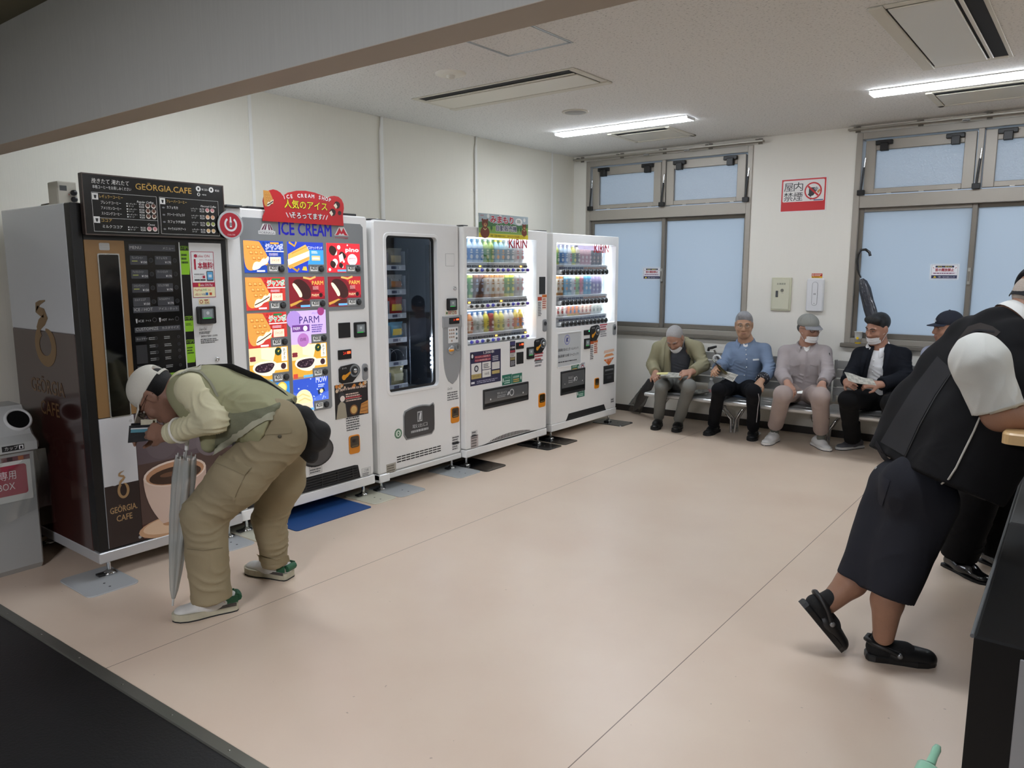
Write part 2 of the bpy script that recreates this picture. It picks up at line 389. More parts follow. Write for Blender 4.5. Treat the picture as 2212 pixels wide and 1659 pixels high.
def frosted(name, col, trans, rough, bump=0., gloss=.08, bs=60.):
    m = bpy.data.materials.new(name); m.use_nodes = True; nt = m.node_tree; nt.nodes.clear(); n, l = nt.nodes, nt.links
    o = n.new('ShaderNodeOutputMaterial'); t = n.new('ShaderNodeBsdfTranslucent'); t.inputs[0].default_value = (*lin(col), 1)
    d = n.new('ShaderNodeBsdfDiffuse'); d.inputs[0].default_value = (*lin(col), 1); rf = n.new('ShaderNodeBsdfRefraction'); rf.inputs['Roughness'].default_value = rough; rf.inputs['IOR'].default_value = 1.15
    rf.inputs[0].default_value = (*lin(col), 1)
    g = n.new('ShaderNodeBsdfGlossy'); g.inputs['Roughness'].default_value = .25
    m1 = n.new('ShaderNodeMixShader'); m1.inputs[0].default_value = trans; l.new(t.outputs[0], m1.inputs[1]); l.new(rf.outputs[0], m1.inputs[2])
    m2 = n.new('ShaderNodeMixShader'); m2.inputs[0].default_value = .12; l.new(m1.outputs[0], m2.inputs[1]); l.new(d.outputs[0], m2.inputs[2])
    m3 = n.new('ShaderNodeMixShader'); m3.inputs[0].default_value = gloss; l.new(m2.outputs[0], m3.inputs[1]); l.new(g.outputs[0], m3.inputs[2]); l.new(m3.outputs[0], o.inputs[0])
    if bump:
        tc = n.new('ShaderNodeTexCoord'); z = n.new('ShaderNodeTexNoise'); z.inputs['Scale'].default_value = bs; z.inputs['Detail'].default_value = 2; l.new(tc.outputs['Object'], z.inputs['Vector'])
        bp = n.new('ShaderNodeBump'); bp.inputs['Strength'].default_value = bump; bp.inputs['Distance'].default_value = .01; l.new(z.outputs[0], bp.inputs['Height'])
        l.new(bp.outputs[0], rf.inputs['Normal']); l.new(bp.outputs[0], g.inputs['Normal'])
    return m
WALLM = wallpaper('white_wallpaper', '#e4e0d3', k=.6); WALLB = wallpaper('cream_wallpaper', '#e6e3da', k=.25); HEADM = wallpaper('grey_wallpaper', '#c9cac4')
CEILM = rockwool('rockwool_board', '#dfdeda'); VINYL = vinyl()
BLACKF = C('#0e0e10', rough=.42, bump=.12, bscale=90, var=.35, vscale=6)
ALU = C('#a39d93', rough=.42, metal=.25, name='bronze_aluminium'); ALUD = C('#7d776e', rough=.45, metal=.25)
STEEL = C('#c6c7c5', rough=.33, metal=.6, bump=.05, bscale=300, aniso=(1, 60, 60)); CHROME = C('#d4d6d8', rough=.12, metal=1.)
BLACKP = C('#0d0d0e', rough=.4); RUB = C('#101011', rough=.7)
def st(mb, name, **k): return mb.build(name, kind='structure', **k)
def thr_y(x): return 1.189+.033*(x+3.976)

xe = XL-.12
st(MB().prism([[(xe, thr_y(xe)-.02), (XR, thr_y(XR)-.02), (XR, YB+.12), (xe, YB+.12)]], -.1, 0., VINYL), 'floor')
st(MB().prism([[(-7, YN), (XR, YN), (XR, thr_y(XR)-.02), (-7, thr_y(-7)-.02)]], -.1, 0., BLACKF), 'floor.001')
tb = MB(); TRIMM = C('#85857e', rough=.3, metal=.75, bump=.06, bscale=25)
tb.prism([[(xe, thr_y(xe)-.050), (XR, thr_y(XR)-.050), (XR, thr_y(XR)), (xe, thr_y(xe))]], 0., .006, TRIMM, cham=.004)
for k in range(16):
    x = -4.5+k*.34; tb.lathe([(.0045, 0), (.003, .0012), (0, .0014)], CHROME, O=(x, thr_y(x)-.025, .006), seg=8)
st(tb, 'trim_1')
st(MB().box((XL-.12, 1.17, 0), (XL, YB+.12, HC), WALLM), 'wall_left')
for i, (y, zt) in enumerate(((2.0, HC), (3.236, HC), (4.472, HC), (5.667, HC), (6.93, HC))):
    m = MB().box((XL, y-.013, .06), (XL+.004, y+.013, zt), C('#e9e8e2', rough=.4), bev=.0015)
    if i: st(m, 'trim_%d' % (i+1))
W1 = (-4.655, -2.775, .89, 2.735); W2 = (-1.843, .05, .89, 2.745)
wb = MB(); xs = [XL-.12, W1[0], W1[1], W2[0], W2[1], XR+.12]
for a, b in ((0, 1), (2, 3), (4, 5)): wb.box((xs[a], YB, 0), (xs[b], YB+.14, HC), WALLB)
for w in (W1, W2):
    wb.box((w[0], YB, 0), (w[1], YB+.14, w[2]), WALLB); wb.box((w[0], YB, w[3]), (w[1], YB+.14, HC), WALLB)
st(wb, 'wall_back')
st(MB().box((XR, YN, 0), (XR+.12, YB+.14, HC), WALLB), 'wall_right')
st(MB().box((XL-.12, 1.17, HC), (XR+.12, YB+.14, HC+.1), CEILM), 'ceiling')
st(MB().box((XL, YB-.008, 0), (XR, YB, .068), C('#2d2926', rough=.45)), 'baseboard_back')
st(MB().box((XL, 1.35, 0), (XL+.008, YB-.008, .068), C('#2d2926', rough=.45)), 'baseboard_left')
# header beam over the opening towards the darker hall where the camera stands
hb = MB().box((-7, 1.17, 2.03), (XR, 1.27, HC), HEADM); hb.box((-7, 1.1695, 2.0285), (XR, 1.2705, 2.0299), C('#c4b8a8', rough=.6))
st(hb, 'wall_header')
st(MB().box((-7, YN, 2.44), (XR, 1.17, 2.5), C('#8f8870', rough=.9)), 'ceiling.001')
st(MB().box((-7.1, YN, 0), (-7, 1.27, HC), WALLB), 'wall_hall_left')
st(MB().box((-7, 1.17, 0), (XL-.12, 1.27, 2.03), WALLB), 'wall_hall_front')
st(MB().box((-7, YN-.1, 0), (XR, YN, HC), C('#a9a59b', rough=.8)), 'wall_hall_back')
# conduits running down beside the wall joints
for y in (4.44, 5.64):
    mb = MB().tube([(XL+.012, y, 1.86), (XL+.012, y, 2.69), (XL+.012, y+.012, 2.73), (XL+.012, y+.02, HC)], .009, C('#e8e6df', rough=.45), seg=8)
    mb.box((XL, y-.013, 2.3), (XL+.016, y+.013, 2.315), C('#dddbd4'))
    mb.build('cable_conduit', label='thin white conduit on the left wall above the %s' % ('snack machine' if y < 5 else 'bear-sign drink machine'), cat='conduit', group='cable conduits on the left wall')

# ------------------------------------------------------------------ windows
PANE_LOW = frosted('frosted_film_glass', '#eef2f4', .0, .5, 0, .07); PANE_UP = frosted('figured_glass', '#f4f7f8', .72, .28, .9, .10, 75)
def window(nm, w):
    x0, x1, z0, z1 = w; root = thing(nm, None, None, (x0, YB, 0), kind='structure'); L = x1-x0; f = MB()
    def B(m, a, b, mat=ALU, bev=.003): m.box((a[0], a[1], a[2]), (b[0], b[1], b[2]), mat, bev)
    for a, b in (((0, -.012, z0), (.05, .12, z1)), ((L-.05, -.012, z0), (L, .12, z1)), ((.05, -.012, z0), (L-.05, .12, z0+.05)), ((.05, -.012, z1-.06), (L-.05, .12, z1)), ((.05, -.006, 2.095), (L-.05, .12, 2.205)), ((L/2-.022, -.006, 2.205), (L/2+.022, .12, z1-.06))):
        B(f, a, b)
    f.box((-.03, -.035, z0-.035), (L+.03, .0, z0), ALUD, .004)
    f.build('window_frame', root)
    for k in (0, 1):                                    # sliding sashes with film-covered panes
        a, b = (.05, L/2+.015) if k == 0 else (L/2-.02, L-.05); y = .03 if k == 0 else .065
        s = MB(); t = .038
        for p, q in (((a, y, z0+.05), (a+t, y+.03, 2.095)), ((b-t, y, z0+.05), (b, y+.03, 2.095)), ((a+t, y, z0+.05), (b-t, y+.03, z0+.05+t+.01)), ((a+t, y, 2.06), (b-t, y+.03, 2.095))): B(s, p, q, ALUD)
        so = s.build('sash', root)
        MB().box((a+t, y+.012, z0+.09), (b-t, y+.016, 2.06), PANE_LOW).build('window_pane', so)
        l = MB(); lx = b-.02 if k == 0 else b-.012; l.box((lx-.012, y-.022, 1.43), (lx+.012, y, 1.57), C('#b4b1aa', rough=.35, metal=.6), .004); l.box((lx-.006, y-.03, 1.46), (lx+.006, y-.02, 1.54), ALUD, .002)
        l.build('sash_latch', so)
    for k in (0, 1):                                    # top-hung vents with figured glass
        a, b = (.075, L/2-.03) if k == 0 else (L/2+.03, L-.07); s = MB(); c, d = 2.215, z1-.075
        for p, q in (((a, .0, c), (a+.085, .05, d)), ((b-.085, .0, c), (b, .05, d)), ((a+.085, .0, c), (b-.085, .05, c+.045)), ((a+.085, .0, d-.085), (b-.085, .05, d))): B(s, p, q, ALU, .004)
        for xx in (.25, .55, .85): s.box((a+(b-a)*xx-.02, -.006, c-.004), (a+(b-a)*xx+.02, .0, c+.006), C('#c9c6be', metal=.6, rough=.3), .002)
        so = s.build('vent_sash', root)
        MB().box((a+.085, .022, c+.045), (b-.085, .027, d-.085), PANE_UP).build('window_pane', so)
        for xx in (.16, .80):
            h = MB(); hx = a+(b-a)*xx; h.box((hx-.05, -.035, d-.045), (hx+.085, .0, d-.008), BLACKP, .004); h.box((hx-.01, -.05, d-.10), (hx+.055, -.001, d-.03), BLACKP, .004); h.build('hinge_block', so)
        for xx in (a-.012, ) if k == 0 else (a-.035, b+.02):
            h = MB(); h.cyl((xx, -.03, c+.03), (xx+.012, -.02, c+.23), .009, C('#2b2b2c', rough=.3, metal=.5), 8); h.cyl((xx+.011, -.021, c+.2), (xx+.018, -.015, c+.31), .005, CHROME, 8); h.box((xx-.03, -.04, c-.01), (xx+.03, -.005, c+.035), BLACKP, .003)
            h.build('damper', so)
    return root
window('window_1', W1); window('window_2', W2)
for nm, (xa, xb, zz), lab in (('curtain_rail', (-4.77, -2.65, 2.755), 'grey metal double curtain rail above the left window'), ('curtain_rail', (-1.90, .2, 2.768), 'grey metal double curtain rail above the right window')):
    r = thing(nm, lab, 'curtain rail', (xa, YB, 0), 'curtain rails above the windows')
    for y in (-.055, -.10):
        MB().box((0, y-.008, zz-.012), (xb-xa, y+.008, zz+.006), C('#a29d92', rough=.35, metal=.6), .003).build('rail', r)
    for k in range(5):
        x = .06+k*(xb-xa-.12)/4; m = MB(); m.box((x-.012, -.115, zz+.006), (x+.012, .0, zz+.014), ALUD, .002); m.box((x-.02, -.01, zz-.02), (x+.02, .0, zz+.035), ALUD, .002); m.build('bracket', r)
    for x in (.9, 1.35): MB().box((x-.03, -.108, zz-.03), (x+.03, -.09, zz-.012), CHROME, .004).build('runner', r)

# ------------------------------------------------------------------ ceiling fittings
EMIT = C('#ecf3fd', emit=LAMP, rough=.6)
def lamp(x0, yc, lab):
    r = thing('ceiling_light', lab, 'ceiling light', (x0, yc, HC), 'long ceiling lights'); L = 1.30
    b = MB(); wt = C('#e8eaea', rough=.4); b.box((0, -.078, -.007), (L, .078, -.001), wt); b.prism([[(-.078, -.008), (.078, -.008), (.068, -.026), (-.068, -.026)]], -.006, 0, wt, (np.zeros(3), Y3, Z3, X3)); b.prism([[(-.078, -.008), (.078, -.008), (.068, -.026), (-.068, -.026)]], L, L+.006, wt, (np.zeros(3), Y3, Z3, X3))
    b.build('housing', r)
    MB().prism([[(-.074, -.008), (.074, -.008), (.064, -.025), (-.064, -.025)]], .0, L, EMIT, (np.zeros(3), Y3, Z3, X3)).build('diffuser', r)
lamp(-4.11, 6.02, 'long white ceiling light between the round speaker and the left window'); lamp(-1.43, 6.02, 'long white ceiling light in front of the right window')
for x in (1.25,): lamp(x, 6.02, 'added unseen ceiling light at the far right end of the room')  # out of view, added to bring up the room's brightness
for x, w in ((-4.11, 'over the coffee machine'), (-1.43, 'added unseen in the middle of the room behind the header'), (1.25, 'added unseen over the writing table')): lamp(x, 2.75, 'long white ceiling light %s' % w)  # unseen row added for brightness; the coffee-machine lamp is inferred from the bright wall
ACW = C('#cdc9bb', rough=.5); ACP = C('#d2cec0', rough=.3); DK = C('#0b0b0b', rough=.8)  # DK: black sheets painted in for the shade inside ceiling slots
def aircon(x, y, rz, lab):
    r = thing('air_conditioner', lab, 'air conditioner', (x, y, HC), 'ceiling air conditioners', rotz=rz); f = MB(); L, H = .71, .24
    for a, b in (((-L, -H, -.006), (L, -H+.022, 0)), ((-L, H-.07, -.014), (L, H, 0)), ((-L, -H+.022, -.008), (-L+.05, H-.07, 0)), ((L-.05, -H+.022, -.008), (L, H-.07, 0))): f.box(a, b, ACW, .005)
    f.box((-L+.05, -H+.022, -.004), (L-.05, H-.07, 0), DK)
    f.build('casing', r)
    MB().box((-L+.055, -H+.125, -.014), (L-.055, H-.080, -.004), ACP, .004).build('intake_panel', r)
    MB().box((-L+.06, -H+.092, -.012), (L-.06, -H+.112, -.005), C('#d8d4c6', rough=.4), .004).build('louver', r)
    return r
aircon(-3.44, 4.385, 0, 'slim cassette air conditioner in the ceiling near the smoke detector'); aircon(-.785, 4.82, math.pi/2, 'slim cassette air conditioner at the top right edge of the ceiling')
for x, y, lab in ((-3.455, 6.58, 'small square ceiling vent above the left window'), (-.82, 6.55, 'wide ceiling vent above the right window')):
    r = thing('ceiling_vent', lab, 'vent', (x, y, HC), 'ceiling vents'); f = MB(); w, h = .315, .28
    for a, b in (((-w, -h, -.005), (w, -h+.04, 0)), ((-w, h-.05, -.012), (w, h, 0)), ((-w, -h, -.012), (-w+.045, h, 0)), ((w-.045, -h, -.012), (w, h, 0))): f.box(a, b, ACW, .003)
    f.box((-w+.03, -h+.03, -.003), (w-.03, h-.03, 0), DK); f.build('frame', r)
    MB().box((-w+.05, -h+.11, -.010), (w-.05, h-.055, -.004), ACP, .003).build('grille_panel', r)
h = MB()
for k, (o, w) in enumerate(((.0, .008), (.014, .006))):
    a = -2.905+o; b = -2.445-o; c = 3.25+o; d = 3.71-o
    for p, q in (((a, c), (b, c+w)), ((a, d-w), (b, d)), ((a, c), (a+w, d)), ((b-w, c), (b, d))): h.box((*p, HC-.003), (*q, HC), C('#aeb2b4', rough=.35, metal=.7))
h.build('ceiling_hatch', label='square access hatch with thin metal rim in the ceiling beside the header', cat='hatch')
r = thing('smoke_detector', 'round white smoke detector on the ceiling', 'smoke detector', (-3.435, 3.79, HC))
MB().lathe([(.0, -.014), (.055, -.014), (.098, -.008), (.10, 0)][::-1], C('#dcd9cd', rough=.5), seg=28).build('base', r)
m = MB().lathe([(.03, -.014), (.028, -.024), (.018, -.032), (0, -.034)], C('#cfccc0', rough=.5), seg=16)
for a in range(6): m.box((.018*math.cos(a)-.003, .018*math.sin(a)-.003, -.03), (.018*math.cos(a)+.003, .018*math.sin(a)+.003, -.012), C('#5b5a55'))
m.build('sensor', r)
r = thing('ceiling_speaker', 'round grey loudspeaker grille flush in the ceiling', 'speaker', (-3.455, 5.28, HC))
MB().lathe([(.088, -.008), (.098, -.01), (.106, -.006), (.108, 0)][::-1], C('#cfccbf', rough=.5), seg=28).build('ring', r)
MB().lathe([(.09, -.004), (.085, -.009), (0, -.011)], C('#a7a59e', rough=.6, bump=.8, bscale=500), seg=28).build('grille', r)
# unseen hall lamp behind the camera, added to light the header
r = thing('ceiling_light', 'unseen lamp added on the ceiling of the dark hall', 'ceiling light', (-1.0, -1.6, 2.44))
MB().box((-.5, -.08, -.03), (.5, .08, -.001), C('#e8e6df'), .004).build('housing', r)
MB().box((-.47, -.06, -.036), (.47, .06, -.0302), C('#f6f6ff', emit=HALL)).build('diffuser', r)

# ================================================================== VENDING MACHINES
WHT = C('#f1f1ef', rough=.32, coat=.25, bump=.02, bscale=200); WHT2 = C('#e2e2df', rough=.35); GRYM = C('#9b9d9e', rough=.4); LEDM = C('#f2f8ff', emit=14.)
GLS = thin_glass('clear_window_glass', refl=.045); GLSD = thin_glass('dim_window_glass', '#e2e6ea', refl=.025); ORG = C('#e08a12', rough=.3); SMOKE = C('#3a2c18', rough=.15, coat=.5)
FR = (np.zeros(3), Y3, Z3, X3)
class Mach:
    def __init__(s, name, label, X, u0, u1, v0, v1, back=XL+.1):
        s.X = X; s.u0 = u0; s.W = u1-u0; s.v0 = v0; s.v1 = v1; s.back = back-X
        s.root = thing(name, label, 'vending machine', (X, u0, 0), 'vending machines along the left wall')
    def uv(s, p): q = on_x(p, s.X); return (q[1]-s.u0, q[2])
    def R(s, x0, y0, x1, y1):
        a = s.uv((x0, y0)); b = s.uv((x1, y1)); return (min(a[0], b[0]), min(a[1], b[1]), max(a[0], b[0]), max(a[1], b[1]))
    def g(s, mb, n=0., **kw): return G(mb, X3*n, Y3, Z3, X3, **kw)
    def plate(s, name, rect, n0, n1, mat, r=.006, parent=None, cham=.0, draw=None, holes=(), lay=0., kw=None):
        """rounded plate on the front; draw(g) prints on it in its own 0..1 frame"""
        mb = MB(); mb.prism([rrect(*rect, r)]+list(holes), n0, n1, mat, FR, cham=cham)
        if draw: draw(G(mb, X3*n1, Y3, Z3, X3, kw=kw).sub(*rect, lay=0))
        return mb.build(name, parent or s.root)
    def case(s, depth_front=.09, side=None, top=None):
        mb = MB(); mb.box((s.back, 0, s.v0), (-depth_front, s.W, s.v1), side or WHT, .006); return mb.build('cabinet_body', s.root)
    def feet(s, names=True):
        for u, x in ((.06, -.05), (s.W-.06, -.05), (.06, s.back+.06), (s.W-.06, s.back+.06)):
            m = MB(); m.cyl((x, u, .012), (x, u, s.v0+.01), .011, CHROME, 10); m.lathe([(.032, .007), (.034, .014), (.02, .022), (.011, .03)], CHROME, O=(x, u, 0), seg=14); m.box((x-.02, u-.06, .0065), (x+.02, u-.02, .018), C('#3a3b3c', rough=.4, metal=.6), .002); m.build('levelling_foot', s.root)
def coin_return(m, rect):
    o = m.plate('coin_return', rect, 0, .006, ORG, r=.018, cham=.002)
    w = rect[2]-rect[0]; h = rect[3]-rect[1]
    m.plate('coin_flap', (rect[0]+w*.1, rect[1]+h*.34, rect[2]-w*.1, rect[3]-h*.06), .006, .008, SMOKE, r=.014, parent=o, draw=lambda g: (g.rect(.15, .1, .85, .18, '#7d6a44'), g.rect(.2, .45, .6, .75, '#201508')))
def reader(m, rect, n=.012):
    return m.plate('card_reader', rect, 0, n, BLACKP, r=.008, cham=.003, draw=lambda g: (g.rect(.16, .3, .84, .86, '#6d7478', r=.004), g.rect(.24, .38, .76, .80, '#8f979a'), g.disc(.5, .62, .09, '#c9cfd0', 2), g.rect(.2, .30, .7, .36, C('#2fae4a', emit=.5), 2), g.rect(.1, .05, .9, .22, '#1c1c1d')))
def lever(m, rect, flip=False):
    def d(g):
        g.ring(.72, .62, .17, .24, '#7d8286', 1); g.disc(.72, .62, .16, '#2b2d2f', 1); g.ring(.72, .62, .06, .09, '#b7babd', 2)
        g.line([(.16, .30), (.36, .42), (.52, .58)], [.028, .020, .010], '#e39a1e', 2); g.disc(.2, .33, .10, '#e39a1e', 3)
        g.text('おつり', .12, .78, .08, '#e0e0e0', 2)
    mb = MB(); u0, v0, u1, v1 = rect; w = u1-u0; h = v1-v0
    L = [(u0+.12*w, v0), (u0+.62*w, v0)]+circ(u0+.68*w, v0+.62*h, .32*w, .38*h, 9, -40, 95)+[(u0+.1*w, v0+.93*h), (u0, v0+.8*h), (u0, v0+.1*h)]
    mb.prism([L], 0, .010, BLACKP, FR, cham=.002); d(G(mb, X3*.010, Y3, Z3, X3).sub(*rect, lay=0)); lv = mb.build('coin_slot', m.root)
    MB().lathe([(.016, 0), (.016, .010), (.010, .014), (0, .014)], CHROME, O=(.0105, u0+.72*w, v0+.62*h), ax=(Y3, Z3, X3), seg=18).build('coin_dial', lv)
def lock(m, rect):
    o = m.plate('lock', rect, 0, .008, C('#9a9da0', rough=.35, metal=.4), r=.02, cham=.003)
    u = (rect[0]+rect[2])/2; v = rect[1]+(rect[3]-rect[1])*.66; r = (rect[2]-rect[0])*.32
    MB().lathe([(r, 0), (r, .006), (r*.5, .008), (r*.4, .002), (0, .002)], C('#4b4e52', rough=.3, metal=.8), O=(.008, u, v), ax=(Y3, Z3, X3), seg=16).build('keyhole', o)
def disp(m, rect, col='#ff4a22', where='tr'):
    def d(g):
        g.rect(.06, .1, .94, .9, '#090909'); x = .62 if where == 'tr' else .3
        if col == '#ff4a22': g.rect(.66, .55, .92, .8, C(col, emit=3.)); g.text('24', .36, .5, .3, C('#e0301a', emit=1.), 2)
        else: g.disc(.84, .75, .06, C(col, emit=4.))
    return m.plate('price_display', rect, 0, .006, BLACKP, r=.004, cham=.001, draw=d)
def slip(m, rect, n, seed, bg='#e9e9e6', ink='#55555a', band=None, name='notice_sticker'):
    def d(g):
        if band: g.rect(0, .82, 1, 1, band)
        g.scrib(.07, .07, .93, .78 if band else .93, n, ink, 2, seed)
    return m.plate(name, rect, 0, .0008, bg, r=.001, draw=d)
def foot_plates(pl):
    for (x0, y0, x1, y1), c, lab in pl:
        mb = MB(); mb.prism([rrect(x0, y0, x1, y1, .035, 5)], .0003, .0062, c, cham=.002)
        for dx, dy in ((.06, .05), (.12, .05)): mb.cyl((x1-dx, (y0+y1)/2+dy-.05, .006), (x1-dx, (y0+y1)/2+dy-.05, .0068), .006, C('#2a2a2a'), 8)
        mb.build('floor_plate', label=lab, cat='plate', group='floor plates under the machine feet')
GP = C('#b9bdbe', rough=.22, coat=.3); BEP = C('#d8d6c2', rough=.22, coat=.3); BKP = C('#141416', rough=.15, coat=.4)
foot_plates([((-4.05, 1.47, -3.70, 1.72), GP, 'grey floor plate under the near foot of the coffee machine'), ((-4.05, 2.22, -3.72, 2.40), GP, 'grey floor plate under the far foot of the coffee machine'),
 ((-4.05, 2.41, -3.71, 2.63), BEP, 'cream floor plate under the near foot of the ice cream machine'), ((-4.05, 3.30, -3.72, 3.51), BEP, 'cream floor plate under the far foot of the ice cream machine'),
 ((-4.05, 3.52, -3.70, 3.78), GP, 'grey floor plate under the near foot of the snack machine'), ((-4.05, 4.13, -3.70, 4.39), GP, 'grey floor plate under the far foot of the snack machine'),
 ((-4.05, 4.40, -3.66, 4.66), BKP, 'black floor plate under the near foot of the drink machine with the bear sign'), ((-4.05, 5.27, -3.69, 5.50), BKP, 'black floor plate under the far foot of the drink machine with the bear sign'),
 ((-4.05, 5.53, -3.69, 5.76), BKP, 'black floor plate under the near foot of the drink machine by the window'), ((-4.05, 6.55, -3.69, 6.80), BKP, 'black floor plate under the far foot of the drink machine by the window')])
MB().prism([rrect(-4.35, 2.66, -3.70, 3.26, .02)], .0004, .004, C('#1d4a86', rough=.6, bump=.2, bscale=200)).build('floor_mat', label='blue rubber mat on the floor under the ice cream machine', cat='mat')

# ------------------------------------------------------------------ coffee machine
m1 = Mach('coffee_vending_machine', 'tall brown and white coffee vending machine with black menu board, leftmost in the row', -3.88, 1.61, 2.412, .085, 1.875)
SIDEW = C('#dde1e5', rough=.22, coat=.3); BRN = C('#3d1f1c', rough=.14, coat=.6); GOLD = C('#927149', rough=.35, metal=.1); GLD2 = '#8a6a3c'
mb = MB(); dz = (m1.back, -.07); zb = (on_y((32, 710), 1.61)[2]+on_y((163, 721), 1.61)[2])/2
mb.box((dz[0], 0, .135), (dz[1], m1.W, zb), BRN, .004); mb.box((dz[0], 0, zb), (dz[1], m1.W, 1.872), SIDEW, .004); mb.build('cabinet_body', m1.root)
gk = dict(rough=.3)
def swirl(g, s=1., c=GLD2, l=1):
    """steam-and-cup emblem: an S-shaped plume over an open ring; drawn in a 1 x 2 box"""
    k = g.su
    E = circ(.5, .60, .34, .50, 44, 118, 440); g.line(E, [k*.19*min(1, (43-i)/9+.25) for i in range(44)], c, l)
    g.line([(.30, .98), (.27, 1.10), (.36, 1.26), (.52, 1.38), (.62, 1.50), (.56, 1.60), (.40, 1.65), (.26, 1.72), (.28, 1.82), (.42, 1.92), (.66, 2.0)], [k*w for w in (.10, .16, .18, .18, .17, .17, .16, .15, .13, .08, .02)], c, l)
mb = MB()                                             # emblem and lettering on the side panel (it faces the hall)
gs = G(mb, (0, -.0006, 0), X3, Z3, -Y3, kw=gk)
sp = lambda x, y: (lambda p: (p[0]-m1.X, p[2]))(on_y((x, y), 1.61))
sa, sb = sp(77, 783), sp(116, 650); swirl(G(mb, (sa[0], -.0006, sa[1]), X3, Z3, -Y3, sb[0]-sa[0], (sb[1]-sa[1])/2, kw=gk), 1., GLD2)
ta, tb_ = sp(69, 838), sp(140, 851); mb.build('side_emblem', m1.root); mb = MB(); gs = G(mb, (0, -.0006, 0), X3, Z3, -Y3, kw=gk); gs.text('GEÖRGIA', ta[0], ta[1]-.01, .075, '#6d5030', 1, w=tb_[0]-ta[0], bold=.012); mb.build('side_lettering', m1.root); mb = MB(); gs = G(mb, (0, -.0006, 0), X3, Z3, -Y3, kw=gk); gs.text('CAFE', ta[0]+.10, ta[1]-.125, .075, '#6d5030', 1, w=(tb_[0]-ta[0])*.56, bold=.012)
mb.build('side_lettering', m1.root)
mb = MB(); mb.box((-.07, 0, .145), (-.004, .05, 1.872), BLACKP, .004); mb.box((-.07, m1.W-.035, .145), (-.004, m1.W, 1.872), BLACKP, .004); mb.box((-.07, .05, 1.70), (-.004, m1.W-.035, 1.872), BLACKP)
mb.box((-.07, .05, .145), (-.012, m1.W-.035, 1.70), C('#1b1718')); mb.build('door_frame', m1.root)
R = m1.R
cg = R(172, 512, 272, 906); uG0, uG1 = .05, m1.uv((268, 520))[0]; vG = m1.uv((205, 906))[1]
def gold(g):
    g.rect(.36, .945, .62, .985, '#b9b9b6', 1, r=.006); 
    for i in range(7):
        for j in range(4): g.disc(.39+i*.033, .951+j*.0095, .006, '#4a4a4a', 2)
m1.plate('gold_panel', (uG0, vG, uG1, 1.70), -.012, -.002, GOLD, r=.003, draw=gold)
cw = m1.R(197, 549.6, 258, 898.6); cw = (uG0+.062, cw[1], uG1-.035, cw[3])
m1.plate('window_rim', (cw[0]-.006, cw[1]-.006, cw[2]+.006, cw[3]+.006), -.002, .001, C('#c8c9c6', metal=.7, rough=.25), r=.008)
m1.plate('dark_window', cw, .001, .0025, C('#050506', rough=.08, coat=.6), r=.006)
uB1 = m1.uv((385, 520))[0]
def menu(g):
    K = '#43444a'; T = '#b9bab9'
    def bar(v, t, j, h=.038): g.rect(.07, v, .93, v+h, K); g.text(t, .09, v+.010, .018, T); g.text(j, .90, v+.011, .013, T, al='r')
    bar(.945, 'MENU', 'メニュー'); bar(.585, 'ICE / HOT', 'アイス / ホット', .034); bar(.47, 'CUSTOMIZE', 'カスタマイズ', .030)
    L = ['ブレンドコーヒー', 'アメリカンコーヒー', 'ストロングコーヒー', 'ミルクココア']; Rr = ['カフェモカ', 'クリーミーカフェラテ', 'カフェラテ抹茶', 'キャラメルマキアート']
    for i in range(4):
        v = .865-i*.081
        for k, (t, u, p) in enumerate(((L[i], .08, '¥150'), (Rr[i], .53, '¥170'))):
            g.rect(u, v, u+.31, v+.052, '#3a3b40', r=.003); g.text(t, u+.03, v+.033, .012, T, w=.2); g.text(p, u+.3, v+.008, .013, '#e8e8e8', al='r')
            if k == 0 and i < 3: g.rect(u+.03, v+.018, u+.13, v+.023, '#a9b05a', 2)
            g.ring(u+.375, v+.026, .030, .042, '#2f3033', 2); g.disc(u+.375, v+.026, .03, '#050505', 2)
    for u, t, j in ((.1, 'ICE', 'アイス'), (.53, 'HOT', 'ホット')):
        g.poly([(u, .55), (u+.035, .55), (u+.028, .525), (u+.008, .525)], T); g.text(t, u+.05, .530, .014, T, w=.10); g.text(j, u+.18, .532, .009, T, w=.10); g.ring(u+.345, .54, .03, .042, '#2f3033', 2)
    for r_, (v, t) in enumerate(((.42, 'カップサイズ'), (.375, ''), (.335, '砂糖'), (.295, 'クリーム'), (.245, 'トッピング'))):
        if r_ in (0, 4): g.rect(.07, v-.004, .27, v+.026, '#2c2d31'); g.text(t, .09, v+.006, .010, T)
        if r_ == 1: g.rect(.07, .285, .27, .395, '#26272b')
        for u in (.32, .6): g.scrib(u, v, u+.14, v+.02, 2, '#8c8d8c', 2, r_*3+int(u*10))
        for u in (.45, .88): g.disc(u, v+.01, .022, '#08080a', 3); g.ring(u, v+.01, .022, .03, '#3c3d40', 3)
    g.rect(.07, .182, .93, .212, '#7fae2c'); g.text('ORDER', .09, .189, .014, '#1c2a08'); g.disc(.52, .20, .062, '#3c4046', 3); g.disc(.52, .20, .045, '#62676d', 4)
    g.rect(.35, .10, .72, .165, '#07140a', 2); g.text('販売中', .535, .112, .038, C('#35f06a', emit=2.2), 3, al='c', w=.31, bold=.02)
    g.rect(.34, .055, .78, .092, C('#e8eef0', emit=1.2), 2, r=.012); g.text('ヘマ商品ココヘ!!', .56, .062, .019, '#c62a4a', 3, al='c', w=.36)
    g.rect(.06, .03, .94, .034, '#8a8b8c', 2); 
m1.plate('menu_panel', (uG1, vG+.005, uB1, 1.70), -.012, -.001, C('#09090b', rough=.16, coat=.4), r=.002, draw=menu, kw=dict(rough=.4))
